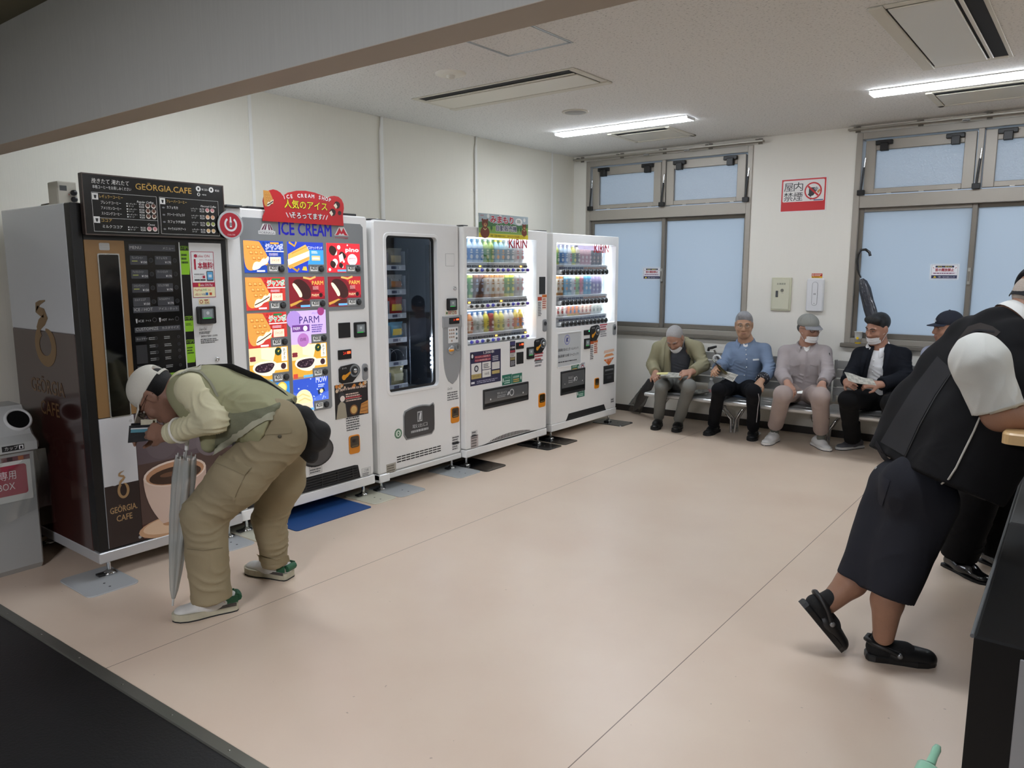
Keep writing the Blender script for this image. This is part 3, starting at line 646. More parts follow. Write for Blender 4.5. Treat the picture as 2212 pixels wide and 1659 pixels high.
MB().box((-.012, uB1, vG+.005), (.0005, uB1+.006, 1.70), C('#c8c8c8', rough=.3)).build('silver_trim', m1.root)
uS1 = m1.uv((407, 524))[0]
def steps(g):
    for v0, v1, t in ((.80, .985, 'STEP1'), (.44, .545, 'STEP2'), (.24, .395, 'STEP3'), (.02, .145, 'STEP4')):
        h = v1-v0
        g.poly([(0, v1-.035), (1, v1-.035), (1, v0+h*.25), (.9, v0), (0, v0)], '#8cc51f'); g.text(t, .06, v1-.028, .022, '#8cc51f', 2, w=.86); g.scrib(.1, v0+h*.35, .85, v1-.05, 3, '#35510a', 2, 5)
m1.plate('step_guide', (uB1+.006, vG+.03, uS1, 1.70), -.012, -.001, C('#0a0a0a', rough=.3), r=.001, draw=steps)
uW1 = m1.W-.035
m1.plate('pay_panel', (uS1, vG+.005, uW1, 1.70), -.012, 0, C('#e4e5e4', rough=.28, coat=.2), r=.003)
def poster(g):
    g.frame(0, 0, 1, 1, .003, '#a8203c'); g.text('Coke ON', .5, .875, .06, '#b32040', al='c', w=.62); g.disc(.2, .905, .07, '#b32040', 2)
    g.text('スタンプためると', .96, .80, .035, '#a8203c', al='r', w=.6); g.text('1', .13, .615, .23, '#b32040', bold=.02); g.text('本無料!', .28, .635, .12, '#b32040', w=.68, bold=.02)
    g.rect(.64, .36, .94, .58, '#4a4d52', 2, r=.004); g.rect(.67, .39, .91, .56, '#5fa8d8', 3); g.rect(.72, .44, .86, .5, '#d8e8f4', 4); g.text('今すぐダウンロード', .1, .50, .026, '#555', w=.48) if False else g.scrib(.1, .49, .56, .53, 1, '#77777a', 2, 3)
    g.rect(.1, .435, .42, .47, '#ffffff', 2); g.frame(.1, .435, .42, .47, .001, '#666666', 3); g.rect(.46, .42, .57, .48, '#b32040', 2); g.rect(.1, .37, .33, .40, '#2b2b2b', 2); g.rect(.35, .37, .58, .40, '#2b2b2b', 2)
    g.rect(0, .23, 1, .33, '#b32040', 1); g.text('Coke ON Pay', .58, .25, .055, '#f4e6ea', 2, al='c', w=.62); g.rect(.25, .245, .33, .31, '#e6c24a', 3)
    g.rect(.02, .02, .98, .23, '#f3ecc0', 1); 
    for i, (t, c) in enumerate((('PayPay', '#d0342c'), ('LINE', '#39a845'), ('au', '#e07a1f'), ('d払い', '#b8202c'), ('VISA', '#1c3c8c'))): g.text(t, .08+(i % 3)*.3, .15-(i//3)*.10, .045, c, 2)
    g.rect(.55, .05, .66, .11, '#2a6fb0', 2); g.rect(.72, .05, .83, .11, '#c9502a', 2)
cp = m1.R(411, 543, 466, 642); m1.plate('payment_poster', cp, 0, .001, '#eef0f0', r=.002, draw=poster)
m1.plate('notice_sticker', m1.R(429, 646, 453, 657), 0, .0008, '#efe3b0', r=.002, draw=lambda g: (g.ring(.22, .5, .1, .15, '#a8203c'), g.text('OK', .55, .12, .4, '#a8203c', w=.4), g.scrib(.5, .6, .95, .95, 1, '#a8203c', 2)))
reader(m1, m1.R(423, 662, 462, 698), .03)
def info(g):
    g.text('Coca‑Cola', .02, .76, .15, '#3a3a3a', w=.36, shear=.3); g.scrib(.02, .55, .6, .7, 2, '#555555', 2, 8); g.text('3007381500', .1, .38, .11, '#444444', w=.82); g.scrib(.08, .02, .95, .3, 3, '#555555', 2, 9)
mb = MB(); info(G(mb, (0, 0, 0), Y3, Z3, X3).sub(*m1.R(428, 705, 474, 740))); mb.build('info_print', m1.root)
lk = m1.uv((469, 776)); MB().lathe([(.012, 0), (.012, .006), (.006, .007), (0, .004)], CHROME, O=(0, lk[0], lk[1]), ax=(Y3, Z3, X3)).build('lock', m1.root)
# lower door: pale panel, dark emblem panel, photographic coffee cup
uL1 = (m1.uv((291, 897))[0]+m1.uv((306, 1150))[0])/2; zl = .150; zbr = m1.uv((256, 1046))[1]
def lowl(g):
    k = (zbr-zl)/(vG-zl); g.rect(0, 0, 1, k, '#2f2422', 1)
    for u, v, r in ((.3, .55, .18), (.6, .65, .22), (.45, .8, .2), (.7, .9, .15)): g.disc(u, v, r, '#cbccce', 1, rv=r*.4)
    swirl(G(g.mb, g.O+Y3*g.su*.33+Z3*g.sv*(k-.115), Y3, Z3, X3, g.su*.40, g.su*.42, 3), 1., '#a5845a'); g.text('GEÖRGIA.', .5, k-.215, .048, '#b39266', 3, w=.80, al='c', bold=.012); g.text('CAFE', .5, k-.285, .048, '#b39266', 3, w=.46, al='c', bold=.012)
    g.disc(.91, .03, .045, '#a9abad', 3); g.disc(.9, .955, .05, '#b5b6b6', 2)
m1.plate('lower_door_panel', (.05, zl, uL1, vG-.004), -.012, -.001, C('#d3d4d6', rough=.25, coat=.3), r=.002, draw=lowl, kw=dict(rough=.3))
def cup(g):
    g.rect(0, 0, 1, .12, '#4a2723'); g.rect(0, .12, 1, .60, '#54403a'); g.rect(0, .60, 1, 1, '#5d5156')
    for u, v, r, c in ((.25, .74, .16, '#655a5e'), (.55, .80, .20, '#6d6266'), (.75, .68, .15, '#74696d'), (.45, .92, .17, '#62575b'), (.80, .92, .15, '#6b6064')): g.disc(u, v, r, c, 1.5, rv=r*.8)
    (a, b), (c_, d_) = m1.uv((309, 1035)), m1.uv((446, 1035)); w = uW1-(uL1+.002); h = vG-.004-zl; n_ = lambda p: ((p[0]-uL1-.002)/w, (p[1]-zl)/h); (x0, y0), (x1, _) = n_((a, b)), n_((c_, d_)); cx = (x0+x1)/2; k = (x1-x0)/2; q = k*w/h
    g.disc(cx-.02, y0-q*1.62, k*1.18, '#c9a07c', 3, rv=q*.34); g.disc(cx-.02, y0-q*1.58, k*1.05, '#e2c4a4', 4, rv=q*.27); g.disc(cx, y0-q*1.52, k*.5, '#b98f6c', 5, rv=q*.12)
    B = [(cx+k*s_*(1-.5*t**2.2), y0-q*1.5*t) for s_, ts in ((-1, np.linspace(0, 1, 9)), (1, np.linspace(1, 0, 9))) for t in ts]; g.poly(B, '#d6beae', 6)
    g.poly([(cx+k*.45, y0-q*.2), (cx+k*.22, y0-q*1.45), (cx+k*.5, y0-q*1.5), (cx+k*.86, y0-q*.85), (cx+k, y0)], '#c3a898', 7)
    g.disc(cx, y0, k, '#e6d3c4', 8, rv=q*.40); g.disc(cx, y0-q*.01, k*.93, '#b98a68', 9, rv=q*.35); g.disc(cx, y0-q*.07, k*.83, '#3a2418', 10, rv=q*.26); g.disc(cx-k*.2, y0-q*.02, k*.3, '#6b4a35', 11, rv=q*.07)
m1.plate('coffee_picture', (uL1+.002, zl, uW1, vG-.004), -.012, -.001, C('#54423e', rough=.25, coat=.3), r=.002, draw=cup, kw=dict(rough=.3))
mb = MB(); mb.box((m1.back, -.004, .085), (.004, m1.W+.004, .140), C('#c6c7c8', rough=.3, metal=.3), .004); mb.build('base_frame', m1.root); m1.feet()
# menu board on top of it
def board(g):
    K = '#e9e9e6'; g.frame(0, 0, 1, 1, .006, '#4a3d36', 1)
    g.text('挽きたて 淹れたて', .06, .85, .065, K, w=.24, shear=.15); g.text('本格コーヒーをお楽しみください', .065, .765, .045, K, w=.25)
    g.text('GEÖRGIA.CAFE', .345, .80, .105, '#c8a04c', w=.40, bold=.014)
    for u, v in ((.80, .90), (.90, .90), (.80, .80)): g.disc(u, v, .019 if v > .85 else .012, '#f2f2ef', 2); g.poly([(u-.007, v+.02), (u+.007, v+.02), (u+.005, v-.02), (u-.005, v-.02)], '#222222', 3)
    g.text('¥150~', .825, .875, .04, K); g.text('¥50', .93, .875, .04, K); g.text('+¥10', .825, .785, .03, K)
    g.frame(.055, .06, .485, .70, .0012, K); g.frame(.505, .06, .95, .70, .0012, K); g.line([(.055, .285), (.485, .285)], .0012, K)
    for u, v in ((.058, .60), (.508, .60), (.058, .22)): g.rect(u, v-.02, u+.038, v+.085, K, 2); g.poly([(u+.01, v+.055), (u+.028, v+.055), (u+.024, v+.0), (u+.014, v+.0)], '#1a1a1a', 3)
    g.text('レギュラーコーヒー', .105, .615, .045, '#d8b35c', w=.15); g.text('フレーバーコーヒー', .555, .615, .045, '#d8b35c', w=.15); g.text('ココア', .105, .225, .045, '#d8b35c')
    g.text('Regular Coffee', .46, .575, .035, K, al='r', shear=.3); g.text('Flavored Coffee', .93, .575, .035, K, al='r', shear=.3); g.text('Cocoa', .46, .195, .035, K, al='r', shear=.3)
    for i, t in enumerate(('ブレンドコーヒー', 'アメリカンコーヒー', 'ストロングコーヒー', 'ミルクココア')):
        v = (.50, .41, .32, .105)[i]; g.text(t, .11, v+.02, .042, K, w=.13); g.text('レギュラー', .29, v+.035, .022, K); g.text('ラージ', .29, v-.005, .022, K); g.text('¥150', .395, v+.03, .032, K, al='r'); g.text('¥200', .395, v-.01, .032, K, al='r')
        for u in (.42, .46): g.disc(u, v+.03, .016, '#e9e2d8', 2); g.disc(u, v+.038, .012, '#5a3322' if i < 3 else '#c9848a', 3)
        for q in (.035, -.005): g.poly([(.275, v+q+.02), (.285, v+q+.02), (.283, v+q), (.277, v+q)], K)
    for i, t in enumerate(('カフェモカ', 'クリーミーカフェラテ', 'カフェラテ抹茶', 'キャラメルマキアート')):
        v = .49-i*.125; g.text(t, .555, v+.02, .042, K, w=.13 if i else .08); g.text('レギュラー', .735, v+.035, .022, K); g.text('ラージ', .735, v-.005, .022, K); g.text('¥170', .835, v+.03, .032, K, al='r'); g.text('¥220', .835, v-.01, .032, K, al='r'); g.disc(.53, v+.03, .010, '#77787a', 2, rv=.015)
        for u in (.86, .90): g.disc(u, v+.03, .016, '#e9e2d8', 2); g.disc(u, v+.038, .012, ('#c9848a', '#d8a37c', '#8f9a4a', '#d8b27c')[i], 3)
bz = thing('menu_board', 'black lit menu board with gold lettering on top of the coffee machine', 'sign', (-3.845, 1.655, 1.722))
mb = MB(); mb.prism([rrect(0, 0, .735, .288, .004)], -.03, 0, C('#0c0b0b', rough=.25, coat=.2), FR, side=C('#3a302b', rough=.4)); board(G(mb, (0, 0, 0), Y3, Z3, X3).sub(0, 0, .735, .288)); mb.build('board', bz)
mb = MB()
for u in (.12, .62): MB().box((-.06, u-.02, .16), (-.03, u+.02, .25), C('#333333', metal=.5), .003).build('bracket', bz)
def round_sign():
    r = thing('round_sign', 'round red and silver power-symbol sign between the coffee and ice cream machines', 'sign', (-3.832, 2.415, 1.800)); mb = MB()
    mb.prism([circ(0, 0, .078, seg=36)], -.006, 0, C('#c9cdd0', rough=.25, metal=.5), FR); g = G(mb, (0, 0, 0), Y3, Z3, X3, kw=dict(rough=.3))
    g.disc(0, 0, .067, '#b02434', 1); g.ring(0, .004, .028, .039, '#dfe2e4', 2, 125, 415); g.poly([(-.006, -.012), (.006, -.012), (.007, .016), (.004, .032), (.0035, .044), (-.0035, .044), (-.004, .032), (-.007, .016)], '#e8eaeb', 2); g.rect(-.0065, -.005, .0065, .014, '#8f9398', 3); g.text('Coke ON', 0, -.056, .009, '#e9c9cc', 2, al='c', w=.045)
    mb.build('sign_disc', r); MB().box((-.02, -.015, -.05), (-.006, .015, .05), C('#555555')).build('bracket', r)
round_sign()
# small beige control box on top of the coffee machine
r = thing('control_box', 'small beige control box with two black knobs on top of the coffee machine', 'box', (-4.19, 1.665, 1.877))
mb = MB(); mb.box((-.06, 0, 0), (.05, .095, .115), C('#bdb7a8', rough=.5), .005); g = G(mb, (.0502, 0, 0), Y3, Z3, X3); g.rect(.012, .07, .045, .095, '#4c4c4a'); g.rect(.052, .05, .055, .056, '#cc4444'); mb.build('housing', r)
for v in (.03, .062): MB().lathe([(.014, 0), (.014, .015), (.008, .018), (0, .018)], BLACKP, O=(.05, .074, v), ax=(Y3, Z3, X3)).build('knob', r)
MB().tube([(-.06, .0, .01), (-.12, -.01, .006), (-.2, .02, .006), (-.33, .03, .006)], .004, C('#777468')).build('cable', r)

# ------------------------------------------------------------------ ice cream machine
m2 = Mach('ice_cream_vending_machine', 'white ice cream vending machine with rows of colourful product panels', -3.90, 2.425, 3.462, .085, 1.903)
m2.case(.06); m2.plate('door', (0, .15, m2.W, m2.v1), -.06, 0, WHT, r=.02, cham=.008)
mb = MB(); mb.box((m2.back, -.003, .085), (.006, m2.W+.003, .148), WHT, .004); mb.build('base_frame', m2.root); m2.feet()
R = m2.R
a = m2.uv((516, 467)); b_ = m2.uv((783, 486)); c_ = m2.uv((787, 668)); d_ = m2.uv((710, 671)); e_ = m2.uv((717, 881))
uL = a[0]; uR = (b_[0]+c_[0])/2; vT = (a[1]+b_[1])/2; vS = (c_[1]+d_[1])/2; uM = (d_[0]+e_[0])/2; vB = e_[1]
PG = C('#8b8e90', rough=.35)
L = [(uL+.015, vB), (uM-.012, vB), (uM, vB+.012), (uM, vS), (uR-.012, vS), (uR, vS+.012), (uR, vT-.02), (uR-.02, vT), (uL+.02, vT), (uL, vT-.02), (uL, vB+.015)]
mb = MB().prism([[((u-(uL+uR)/2)*1.0+(uL+uR)/2, v) for u, v in L]], 0, .0035, PG, FR, side=C('#b8babb'))
g = G(mb, (.0035, 0, 0), Y3, Z3, X3, kw=dict(rough=.3)); q = m2.R
t0 = q(601, 487, 715, 511); g.text('ICE CREAM', t0[0], t0[1], .078, '#1616c4', 1, w=t0[2]-t0[0], bold=.02)
t0 = q(556, 481, 594, 508); s_ = g.sub(*t0)
s_.poly([(.1, .36), (.28, .95), (.72, .95), (.9, .36)], '#ececec', 1); 
for x, y in ((.18, .36), (.34, .36), (.60, .36), (.76, .36)): s_.poly([(x, .42), (x+.10, .42), (.5+(x-.42)*.45+.05, .92), (.5+(x-.42)*.45, .92)], '#6a1840', 2)
s_.rect(.0, .04, 1, .34, '#ececec', 1); s_.text('MORINAGA', .5, .09, .19, '#4d4d58', 2, al='c', w=.92)
t0 = q(722, 490, 751, 517); s_ = g.sub(*t0)
s_.poly([(0, .32), (.12, .45), (.35, .95), (.5, .6), (.65, .95), (.88, .45), (1, .32), (.75, .32), (.62, .5), (.5, .38), (.38, .5), (.25, .32)], '#c8283a', 2); s_.poly([(-.04, .28), (.3, 1.02), (.7, 1.02), (1.04, .28)], '#e8e4e4', 1); s_.text('morinaga', .5, .05, .17, '#c03048', 2, al='c', w=1.0)
front = mb.build('product_display', m2.root)
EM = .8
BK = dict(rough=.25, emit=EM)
def waffle(g, base, dark, cream=True):
    g.blob([(0, .98), (0, 1.0), (.38, .98), (.40, .95), (.62, .45), (.55, .30), (.18, .04), (.04, .12), (0, .4)], '#d99a4a', 1)
    for i in range(4):
        for j in range(3): 
            u = .06+j*.125+i*.065; v = .84-i*.17; g.poly([(u, v), (u+.085, v), (u+.105, v-.10), (u+.02, v-.10)], '#b87530', 2); g.poly([(u+.015, v-.012), (u+.072, v-.012), (u+.088, v-.07), (u+.025, v-.07)], '#e8b365', 3)
    g.blob([(.17, .06), (.22, .30), (.30, .36), (.38, .32), (.45, .46), (.52, .42), (.60, .54), (.62, .44), (.56, .27), (.42, .22), (.36, .12)], '#f4ead2', 4)
    if not cream: g.line([(.20, .16), (.38, .26), (.58, .40)], .006, '#3a2620', 5)
def p_jumbo(bg, c1, vanilla):
    def d(g):
        g.rect(0, 0, 1, 1, bg, 0)
        for i in range(5):
            for j in range(6): g.poly([(.5+i*.1, .98-j*.1), (.54+i*.1, .93-j*.1), (.5+i*.1, .88-j*.1), (.46+i*.1, .93-j*.1)], c1, .5)
        waffle(g, None, None, vanilla); g.rect(.66, .90, .88, .96, '#2a7a45' if not vanilla else '#e8a03c', 2); g.text('ジャンボ', .76, .74, .15, '#f4f4f4', 4, al='c', w=.44, bold=.07); g.text('ジャンボ', .76, .74, .15, '#2c57b8' if vanilla else '#2a8a50', 5, al='c', w=.44, bold=.015)
        g.rect(.54, .66, 1, .69, '#f2f2f2', 3); g.rect(.64, .28, .92, .50, '#ecd9c0', 3); g.text('ジャンボ', .78, .36, .07, '#a04030', 4, al='c', w=.2); g.rect(.30, .03, .50, .08, '#e8e8f2', 3)
        g.scrib(.62, .54, .86, .62, 2, '#d8c8d8', 3, 4)
    return d
def p_biscuit(g):
    g.rect(0, 0, 1, 1, '#2a41b8', 0); g.poly([(.6, .75), (1, .75), (1, .2), (.55, .25)], '#3f9ae0', .5)
    g.poly([(.02, .60), (.50, .92), (.60, .72), (.60, .42), (.05, .12), (.0, .2)], '#e8b55c', 1); g.poly([(.0, .42), (.60, .72), (.60, .52), (.02, .22)], '#f6f2e6', 2); g.poly([(.02, .24), (.60, .54), (.60, .45), (.04, .13)], '#dca24c', 3)
    for i in range(14): g.line([(.12+.03*i, .60+.018*i), (.15+.03*i, .66+.016*i)], .003, '#b98433', 3)
    g.line([(.05, .98), (.2, .86), (.25, 1.0)], .012, '#c59a3e', 2); g.line([(.1, .18), (.25, .05), (.3, .14)], .012, '#b98a30', 2); g.text('ビスケットサンド', .97, .78, .08, '#eef2ff', 3, al='r', w=.42, bold=.01); g.rect(.66, .40, .90, .56, '#dfc48c', 3); g.rect(.68, .44, .88, .50, '#f4efe0', 4); g.scrib(.66, .62, .86, .72, 3, '#dfe8ff', 3, 2); g.poly([(.38, .08), (.52, .06), (.50, .2), (.42, .2)], '#f0c040', 3)
def p_pino(g):
    g.rect(0, 0, 1, 1, '#d8303c', 0)
    for u, v, r in ((.36, .86, .05), (.24, .35, .08), (.08, .10, .035), (.50, .38, .03), (.62, .94, .02)): g.disc(u, v, r, '#f2eeee', 1)
    for u, v, s in ((.05, .56, 1.), (.08, .14, .75), (.34, .14, .55)):
        g.blob([(u, v+.15*s), (u+.06*s, v+.38*s), (u+.22*s, v+.30*s), (u+.26*s, v+.1*s), (u+.14*s, v-.02*s)], '#33211f', 2); g.poly([(u+.18*s, v+.02*s), (u+.26*s, v+.2*s), (u+.25*s, v+.05*s)], '#f3eee2', 3)
    g.blob([(.34, .60), (.44, .76), (.60, .56), (.52, .46), (.42, .40)], '#2f1d1b', 2); g.poly([(.35, .58), (.46, .66), (.50, .44), (.38, .34)], '#f6f2ea', 3)
    g.text('pino', .76, .72, .14, '#f6f0f0', 3, al='c', w=.40, bold=.04); g.disc(.76, .44, .15, '#f0e4e8', 2, rv=.2); g.text('pino', .76, .46, .07, '#a83048', 3, al='c', w=.2); g.text('ベストプラス', .76, .36, .06, '#5a2030', 3, al='c', w=.22); g.rect(.30, .03, .56, .1, '#6ab0e8', 3)
def p_parm(g):
    g.rect(0, 0, 1, 1, '#7c1d28', 0); g.poly([(.45, 1), (1, 1), (1, .35)], '#b52a34', .5); g.line([(.4, .98), (.6, .93), (.75, 1)], .012, '#d8ae62', 1); g.line([(.02, .1), (.3, .22), (.55, .12)], .016, '#c99a45', 1)
    g.blob([(.08, .80), (.20, .94), (.40, .90), (.58, .66), (.62, .40), (.52, .26), (.34, .30)], '#3a1c1c', 2); g.blob([(.07, .78), (.16, .82), (.34, .52), (.36, .36), (.28, .34), (.24, .46)], '#f1e6cc', 3); g.blob([(.15, .12), (.45, .28), (.6, .2), (.5, .05), (.2, .02)], '#4a2220', 1.5)
    g.text('PARM', .80, .74, .13, '#e0c25a', 3, al='c', w=.32, bold=.01); g.scrib(.66, .58, .86, .70, 3, '#d8a0a0', 3, 6); g.rect(.60, .30, .96, .5, '#a0202c', 3); g.text('PARM', .72, .36, .09, '#f0e0b0', 4, al='c', w=.2); g.disc(.88, .40, .05, '#2d1616', 4); g.rect(.30, .03, .56, .1, '#6ab0e8', 3)
def p_parm2(g):
    g.rect(0, 0, 1, 1, '#cbb0e2', 0); g.disc(.1, .75, .2, '#a98ad0', .5); g.disc(.86, .96, .1, '#9a3c78', .5); g.text('PARM', .52, .62, .22, '#3d2a6c', 3, al='c', w=.56); g.rect(.04, .38, .52, .58, '#6a3a86', 2); g.text('PARM', .16, .43, .1, '#efe2f6', 3, al='c', w=.18); g.disc(.40, .47, .06, '#f0e8f0', 3); g.text('バニラ', .6, .88, .06, '#6a4a9a', 3); g.scrib(.58, .32, .92, .58, 4, '#5a4490', 3, 3); g.disc(.33, .12, .16, '#b074b8', 1); g.text('白桃', .33, .1, .08, '#5a2060', 3, al='c')
def p_azuki(g):
    g.rect(0, 0, 1, 1, '#d9a33c', 0); g.rect(0, .55, .5, 1, '#efd9a4', .4); g.poly([(.3, .98), (.7, .98), (.6, .6), (.3, .7)], '#f3e8c4', .5)
    for i in range(8): g.disc(.04+.03*(i % 4), .68+.06*(i//4), .03, '#7a2a34', 1)
    g.blob([(.04, .40), (.14, .62), (.75, .62), (.60, .20), (.30, .22)], '#f2ead6', 1.5); g.blob([(.10, .42), (.20, .56), (.66, .58), (.58, .38), (.44, .30), (.2, .32)], '#2c1d2a', 2)
    rd = random.Random(4)
    for i in range(22): g.disc(.16+.44*rd.random(), .36+.18*rd.random(), .012, '#6b5360', 3)
    g.disc(.74, .86, .09, '#1f3a2a', 3); g.poly([(.72, .88), (.78, .9), (.74, .83)], '#e8c840', 4); g.rect(.82, .58, .97, .97, '#f4f0e2', 2); g.text('あ', .895, .85, .08, '#222222', 3, al='c'); g.text('ず', .895, .74, .08, '#222222', 3, al='c'); g.text('き', .895, .63, .08, '#222222', 3, al='c'); g.rect(.66, .34, .96, .54, '#f2e7d2', 3); g.disc(.86, .44, .07, '#3a2630', 4); g.rect(.02, .03, .14, .16, '#c84838', 3); g.rect(.30, .03, .56, .1, '#6ab0e8', 3)
def p_ice(g):
    g.rect(0, 0, 1, 1, '#2f86d8', 0); g.poly([(0, 1), (.6, 1), (.2, .4), (0, .5)], '#7cc0ee', .5); g.disc(.8, .78, .13, '#f0c040', 1); g.disc(.8, .78, .10, '#f8e48c', 2); g.text('ICE', .50, .46, .30, '#eef4ff', 3, al='c', w=.44, bold=.03); g.text('BOX', .86, .52, .13, '#eef4ff', 3, al='c', w=.18); g.text('fresh!', .6, .25, .12, '#1a3a90', 3, shear=.3)
def p_mow(g):
    g.rect(0, 0, 1, 1, '#3355c4', 0); g.poly([(0, 0), (1, 0), (1, .5), (.5, .35), (0, .6)], '#4f6fd6', .4); rd = random.Random(9)
    for i in range(26): g.disc(.04+.9*rd.random(), .3+.66*rd.random(), .008+.014*rd.random(), '#a9c0f4', 1)
    g.text('MOW', .80, .78, .17, '#eef2ff', 3, al='c', w=.32); g.scrib(.7, .64, .9, .74, 2, '#cfdcff', 3, 1); g.disc(.28, .30, .25, '#f3e6b4', 2, rv=.34); g.poly([(.03, .0), (.55, .0), (.52, .26), (.04, .26)], '#e8dcc0', 3); g.line([(.1, .45), (.25, .52), (.45, .42)], .008, '#dcc888', 3); g.line([(.12, .33), (.3, .40), (.48, .3)], .008, '#dcc888', 3); g.poly([(.70, .44), (.90, .52), (.86, .62), (.68, .56)], '#20304c', 3); g.disc(.79, .53, .05, '#e9dca8', 4); g.rect(.30, .03, .56, .1, '#6ab0e8', 4)
PAN = [(524.2, 517.7, 612.9, 588, p_jumbo('#2046a8', '#1a3a92', True)), (618.3, 521.3, 698.5, 589, p_biscuit), (703.2, 525.7, 777.8, 589, p_pino),
 (528.7, 597.9, 616.9, 666.6, p_jumbo('#c23a34', '#b0302c', False)), (621.3, 598.5, 700.9, 663, p_parm), (706.2, 598.5, 778.9, 660.6, p_parm),
 (531.9, 675.8, 620.6, 746.6, p_jumbo('#c23a34', '#b0302c', False)), (626.2, 674, 705.2, 738, p_parm2), (535.5, 752.7, 622.9, 820, p_azuki), (628.1, 746.6, 707.4, 813, p_azuki), (539, 828, 627.5, 893, p_ice), (630.9, 817, 709.4, 884, p_mow)]
colu = [[], [], []]; rowv = [[] for _ in range(5)]
idx = [(0, 0), (0, 1), (0, 2), (1, 0), (1, 1), (1, 2), (2, 0), (2, 1), (3, 0), (3, 1), (4, 0), (4, 1)]
for (r_, c2), p in zip(idx, PAN): q = R(*p[:4]); colu[c2].append((q[0], q[2])); rowv[r_].append((q[1], q[3]))
cu = [np.mean(c, 0) for c in colu]; rv = [np.mean(c, 0) for c in rowv]
BTN = MB().lathe([(.0195, 0), (.0195, .006), (.015, .009), (0, .009)], C('#151617', rough=.25), ax=(Y3, Z3, X3), seg=20).lathe([(.0155, .0085), (.0125, .0105), (0, .0105)], C('#3a3d40', rough=.3), ax=(Y3, Z3, X3), seg=20).mesh('select_button')
def put(me, name, parent, loc): o = bpy.data.objects.new(name, me); COL.objects.link(o); o.parent = parent; o.location = loc; return o
for (r_, c2), p in zip(idx, PAN):
    u0, u1 = cu[c2]; v0, v1 = rv[r_]; w = u1-u0; h = v1-v0
    mb = MB(); nu = u0+w*.56; nv = v0+h*.27
    L = [(u0, v0), (nu, v0), (nu, nv), (u1, nv), (u1, v1), (u0, v1)]
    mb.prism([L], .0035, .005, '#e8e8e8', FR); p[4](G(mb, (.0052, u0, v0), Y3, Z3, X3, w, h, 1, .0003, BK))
    # the printed sheet stops at the price corner
    mb.prism([rrect(nu, v0-.001, u1+.001, nv, .004)], .0035, .0075, PG, FR)
    po = mb.build('product_panel', m2.root)
    t = MB(); t.prism([rrect(nu+w*.05, v0+h*.05, nu+w*.25, v0+h*.20, .002)], .0075, .009, C('#f2f2ee', emit=.25), FR); G(t, (.009, 0, 0), Y3, Z3, X3).text('¥200', nu+w*.15, v0+h*.085, .026, '#1d1d1d', 1, al='c', w=w*.17, bold=.02); t.build('price_tag', po)
    put(BTN, 'select_button', po, (.0075, nu+w*.355, v0+h*.125))
m2.plate('bill_slot', R(730.2, 698, 756.5, 728.5), 0, .004, C('#141415', rough=.5), r=.003); reader(m2, R(763.4, 696.6, 790.6, 727)); disp(m2, R(729.3, 757, 758.5, 774.3)); lever(m2, R(730.7, 789.5, 777, 822.8)); lock(m2, R(781.5, 786, 794.5, 820))
def geisha(g):
    g.rect(0, 0, 1, 1, '#1f1a1c', 0)
    rd = random.Random(3)
    for i in range(34): u = rd.random(); g.disc(u, .82+.16*rd.random() if i % 2 else rd.random()*.5, .02+.025*rd.random(), ('#b8442c', '#d98a3c', '#8c2a24', '#d8c0a0')[i % 4], 1) if (i % 2 or u > .8) else None
    g.text("It's Japan's favorite ice cream!", .5, .82, .085, '#f0d8c8', 3, al='c', w=.9, bold=.02); g.scrib(.32, .46, .82, .72, 4, '#e4c8b8', 2, 2); g.rect(.3, .55, .8, .59, '#b0303a', 2); g.disc(.22, .58, .07, '#e8ddd4', 3); g.disc(.20, .66, .09, '#3a3a3e', 2); g.poly([(.02, 0), (.34, 0), (.30, .42), (.18, .52), (.08, .4)], '#a9a08c', 2); g.disc(.55, .2, .12, '#8a5a30', 2); g.disc(.55, .2, .09, '#d9b06a', 3); g.poly([(.72, .05), (.98, .02), (1, .42), (.78, .34)], '#c98a44', 2)
    for i in range(3): g.line([(.76, .1+.1*i), (.98, .12+.11*i)], .004, '#8c5a28', 3)
q = R(722, 833, 795.5, 886); q2 = R(724, 833, 796, 900); m2.plate('english_poster', (q[0], (q[1]+q2[1])/2, q[2], q[3]), 0, .001, '#222222', r=.001, draw=geisha)
mb = MB(); G(mb, (0, 0, 0), Y3, Z3, X3).sub(*R(747.6, 901.9, 783.4, 925.4)).scrib(0, 0, 1, 1, 6, '#55565a', 1, 6); mb.build('info_print', m2.root)
coin_return(m2, R(752.9, 942, 777.3, 976.7))
oc = m2.uv((683, 975)); mb = MB(); mb.prism([circ(oc[0], oc[1], .135, .10, 30)], 0, .010, BLACKP, FR, cham=.004); mb.prism([circ(oc[0], oc[1], .122, .088, 30)], .010, .012, C('#3a3b3e', rough=.15, coat=.5), FR); mb.build('delivery_flap', m2.root)
def warn(g): g.frame(0, 0, 1, 1, .001, '#55565a'); g.disc(.2, .72, .07, '#3a3b40', 2); g.text('危ない!', .36, .6, .24, '#3a3b40', 2, w=.5); g.scrib(.06, .08, .94, .5, 2, '#66676a', 2, 3)
m2.plate('notice_sticker', R(667, 1001.7, 695.8, 1019.7), 0, .0008, '#dededb', r=.001, draw=warn)
m2.plate('notice_sticker', R(780.9, 1012.8, 800.9, 1029.4), 0, .0008, '#e2e2df', r=.001, draw=lambda g: (g.frame(0, 0, 1, 1, .001, '#77787a'), g.text('ご注意', .5, .66, .2, '#55565a', 2, al='c', w=.5), g.scrib(.08, .1, .92, .55, 3, '#77787a', 2, 5)))
mb = MB(); ug = m2.uv((612, 1075))[0]; u1 = m2.uv((779, 1042))[0]-.02
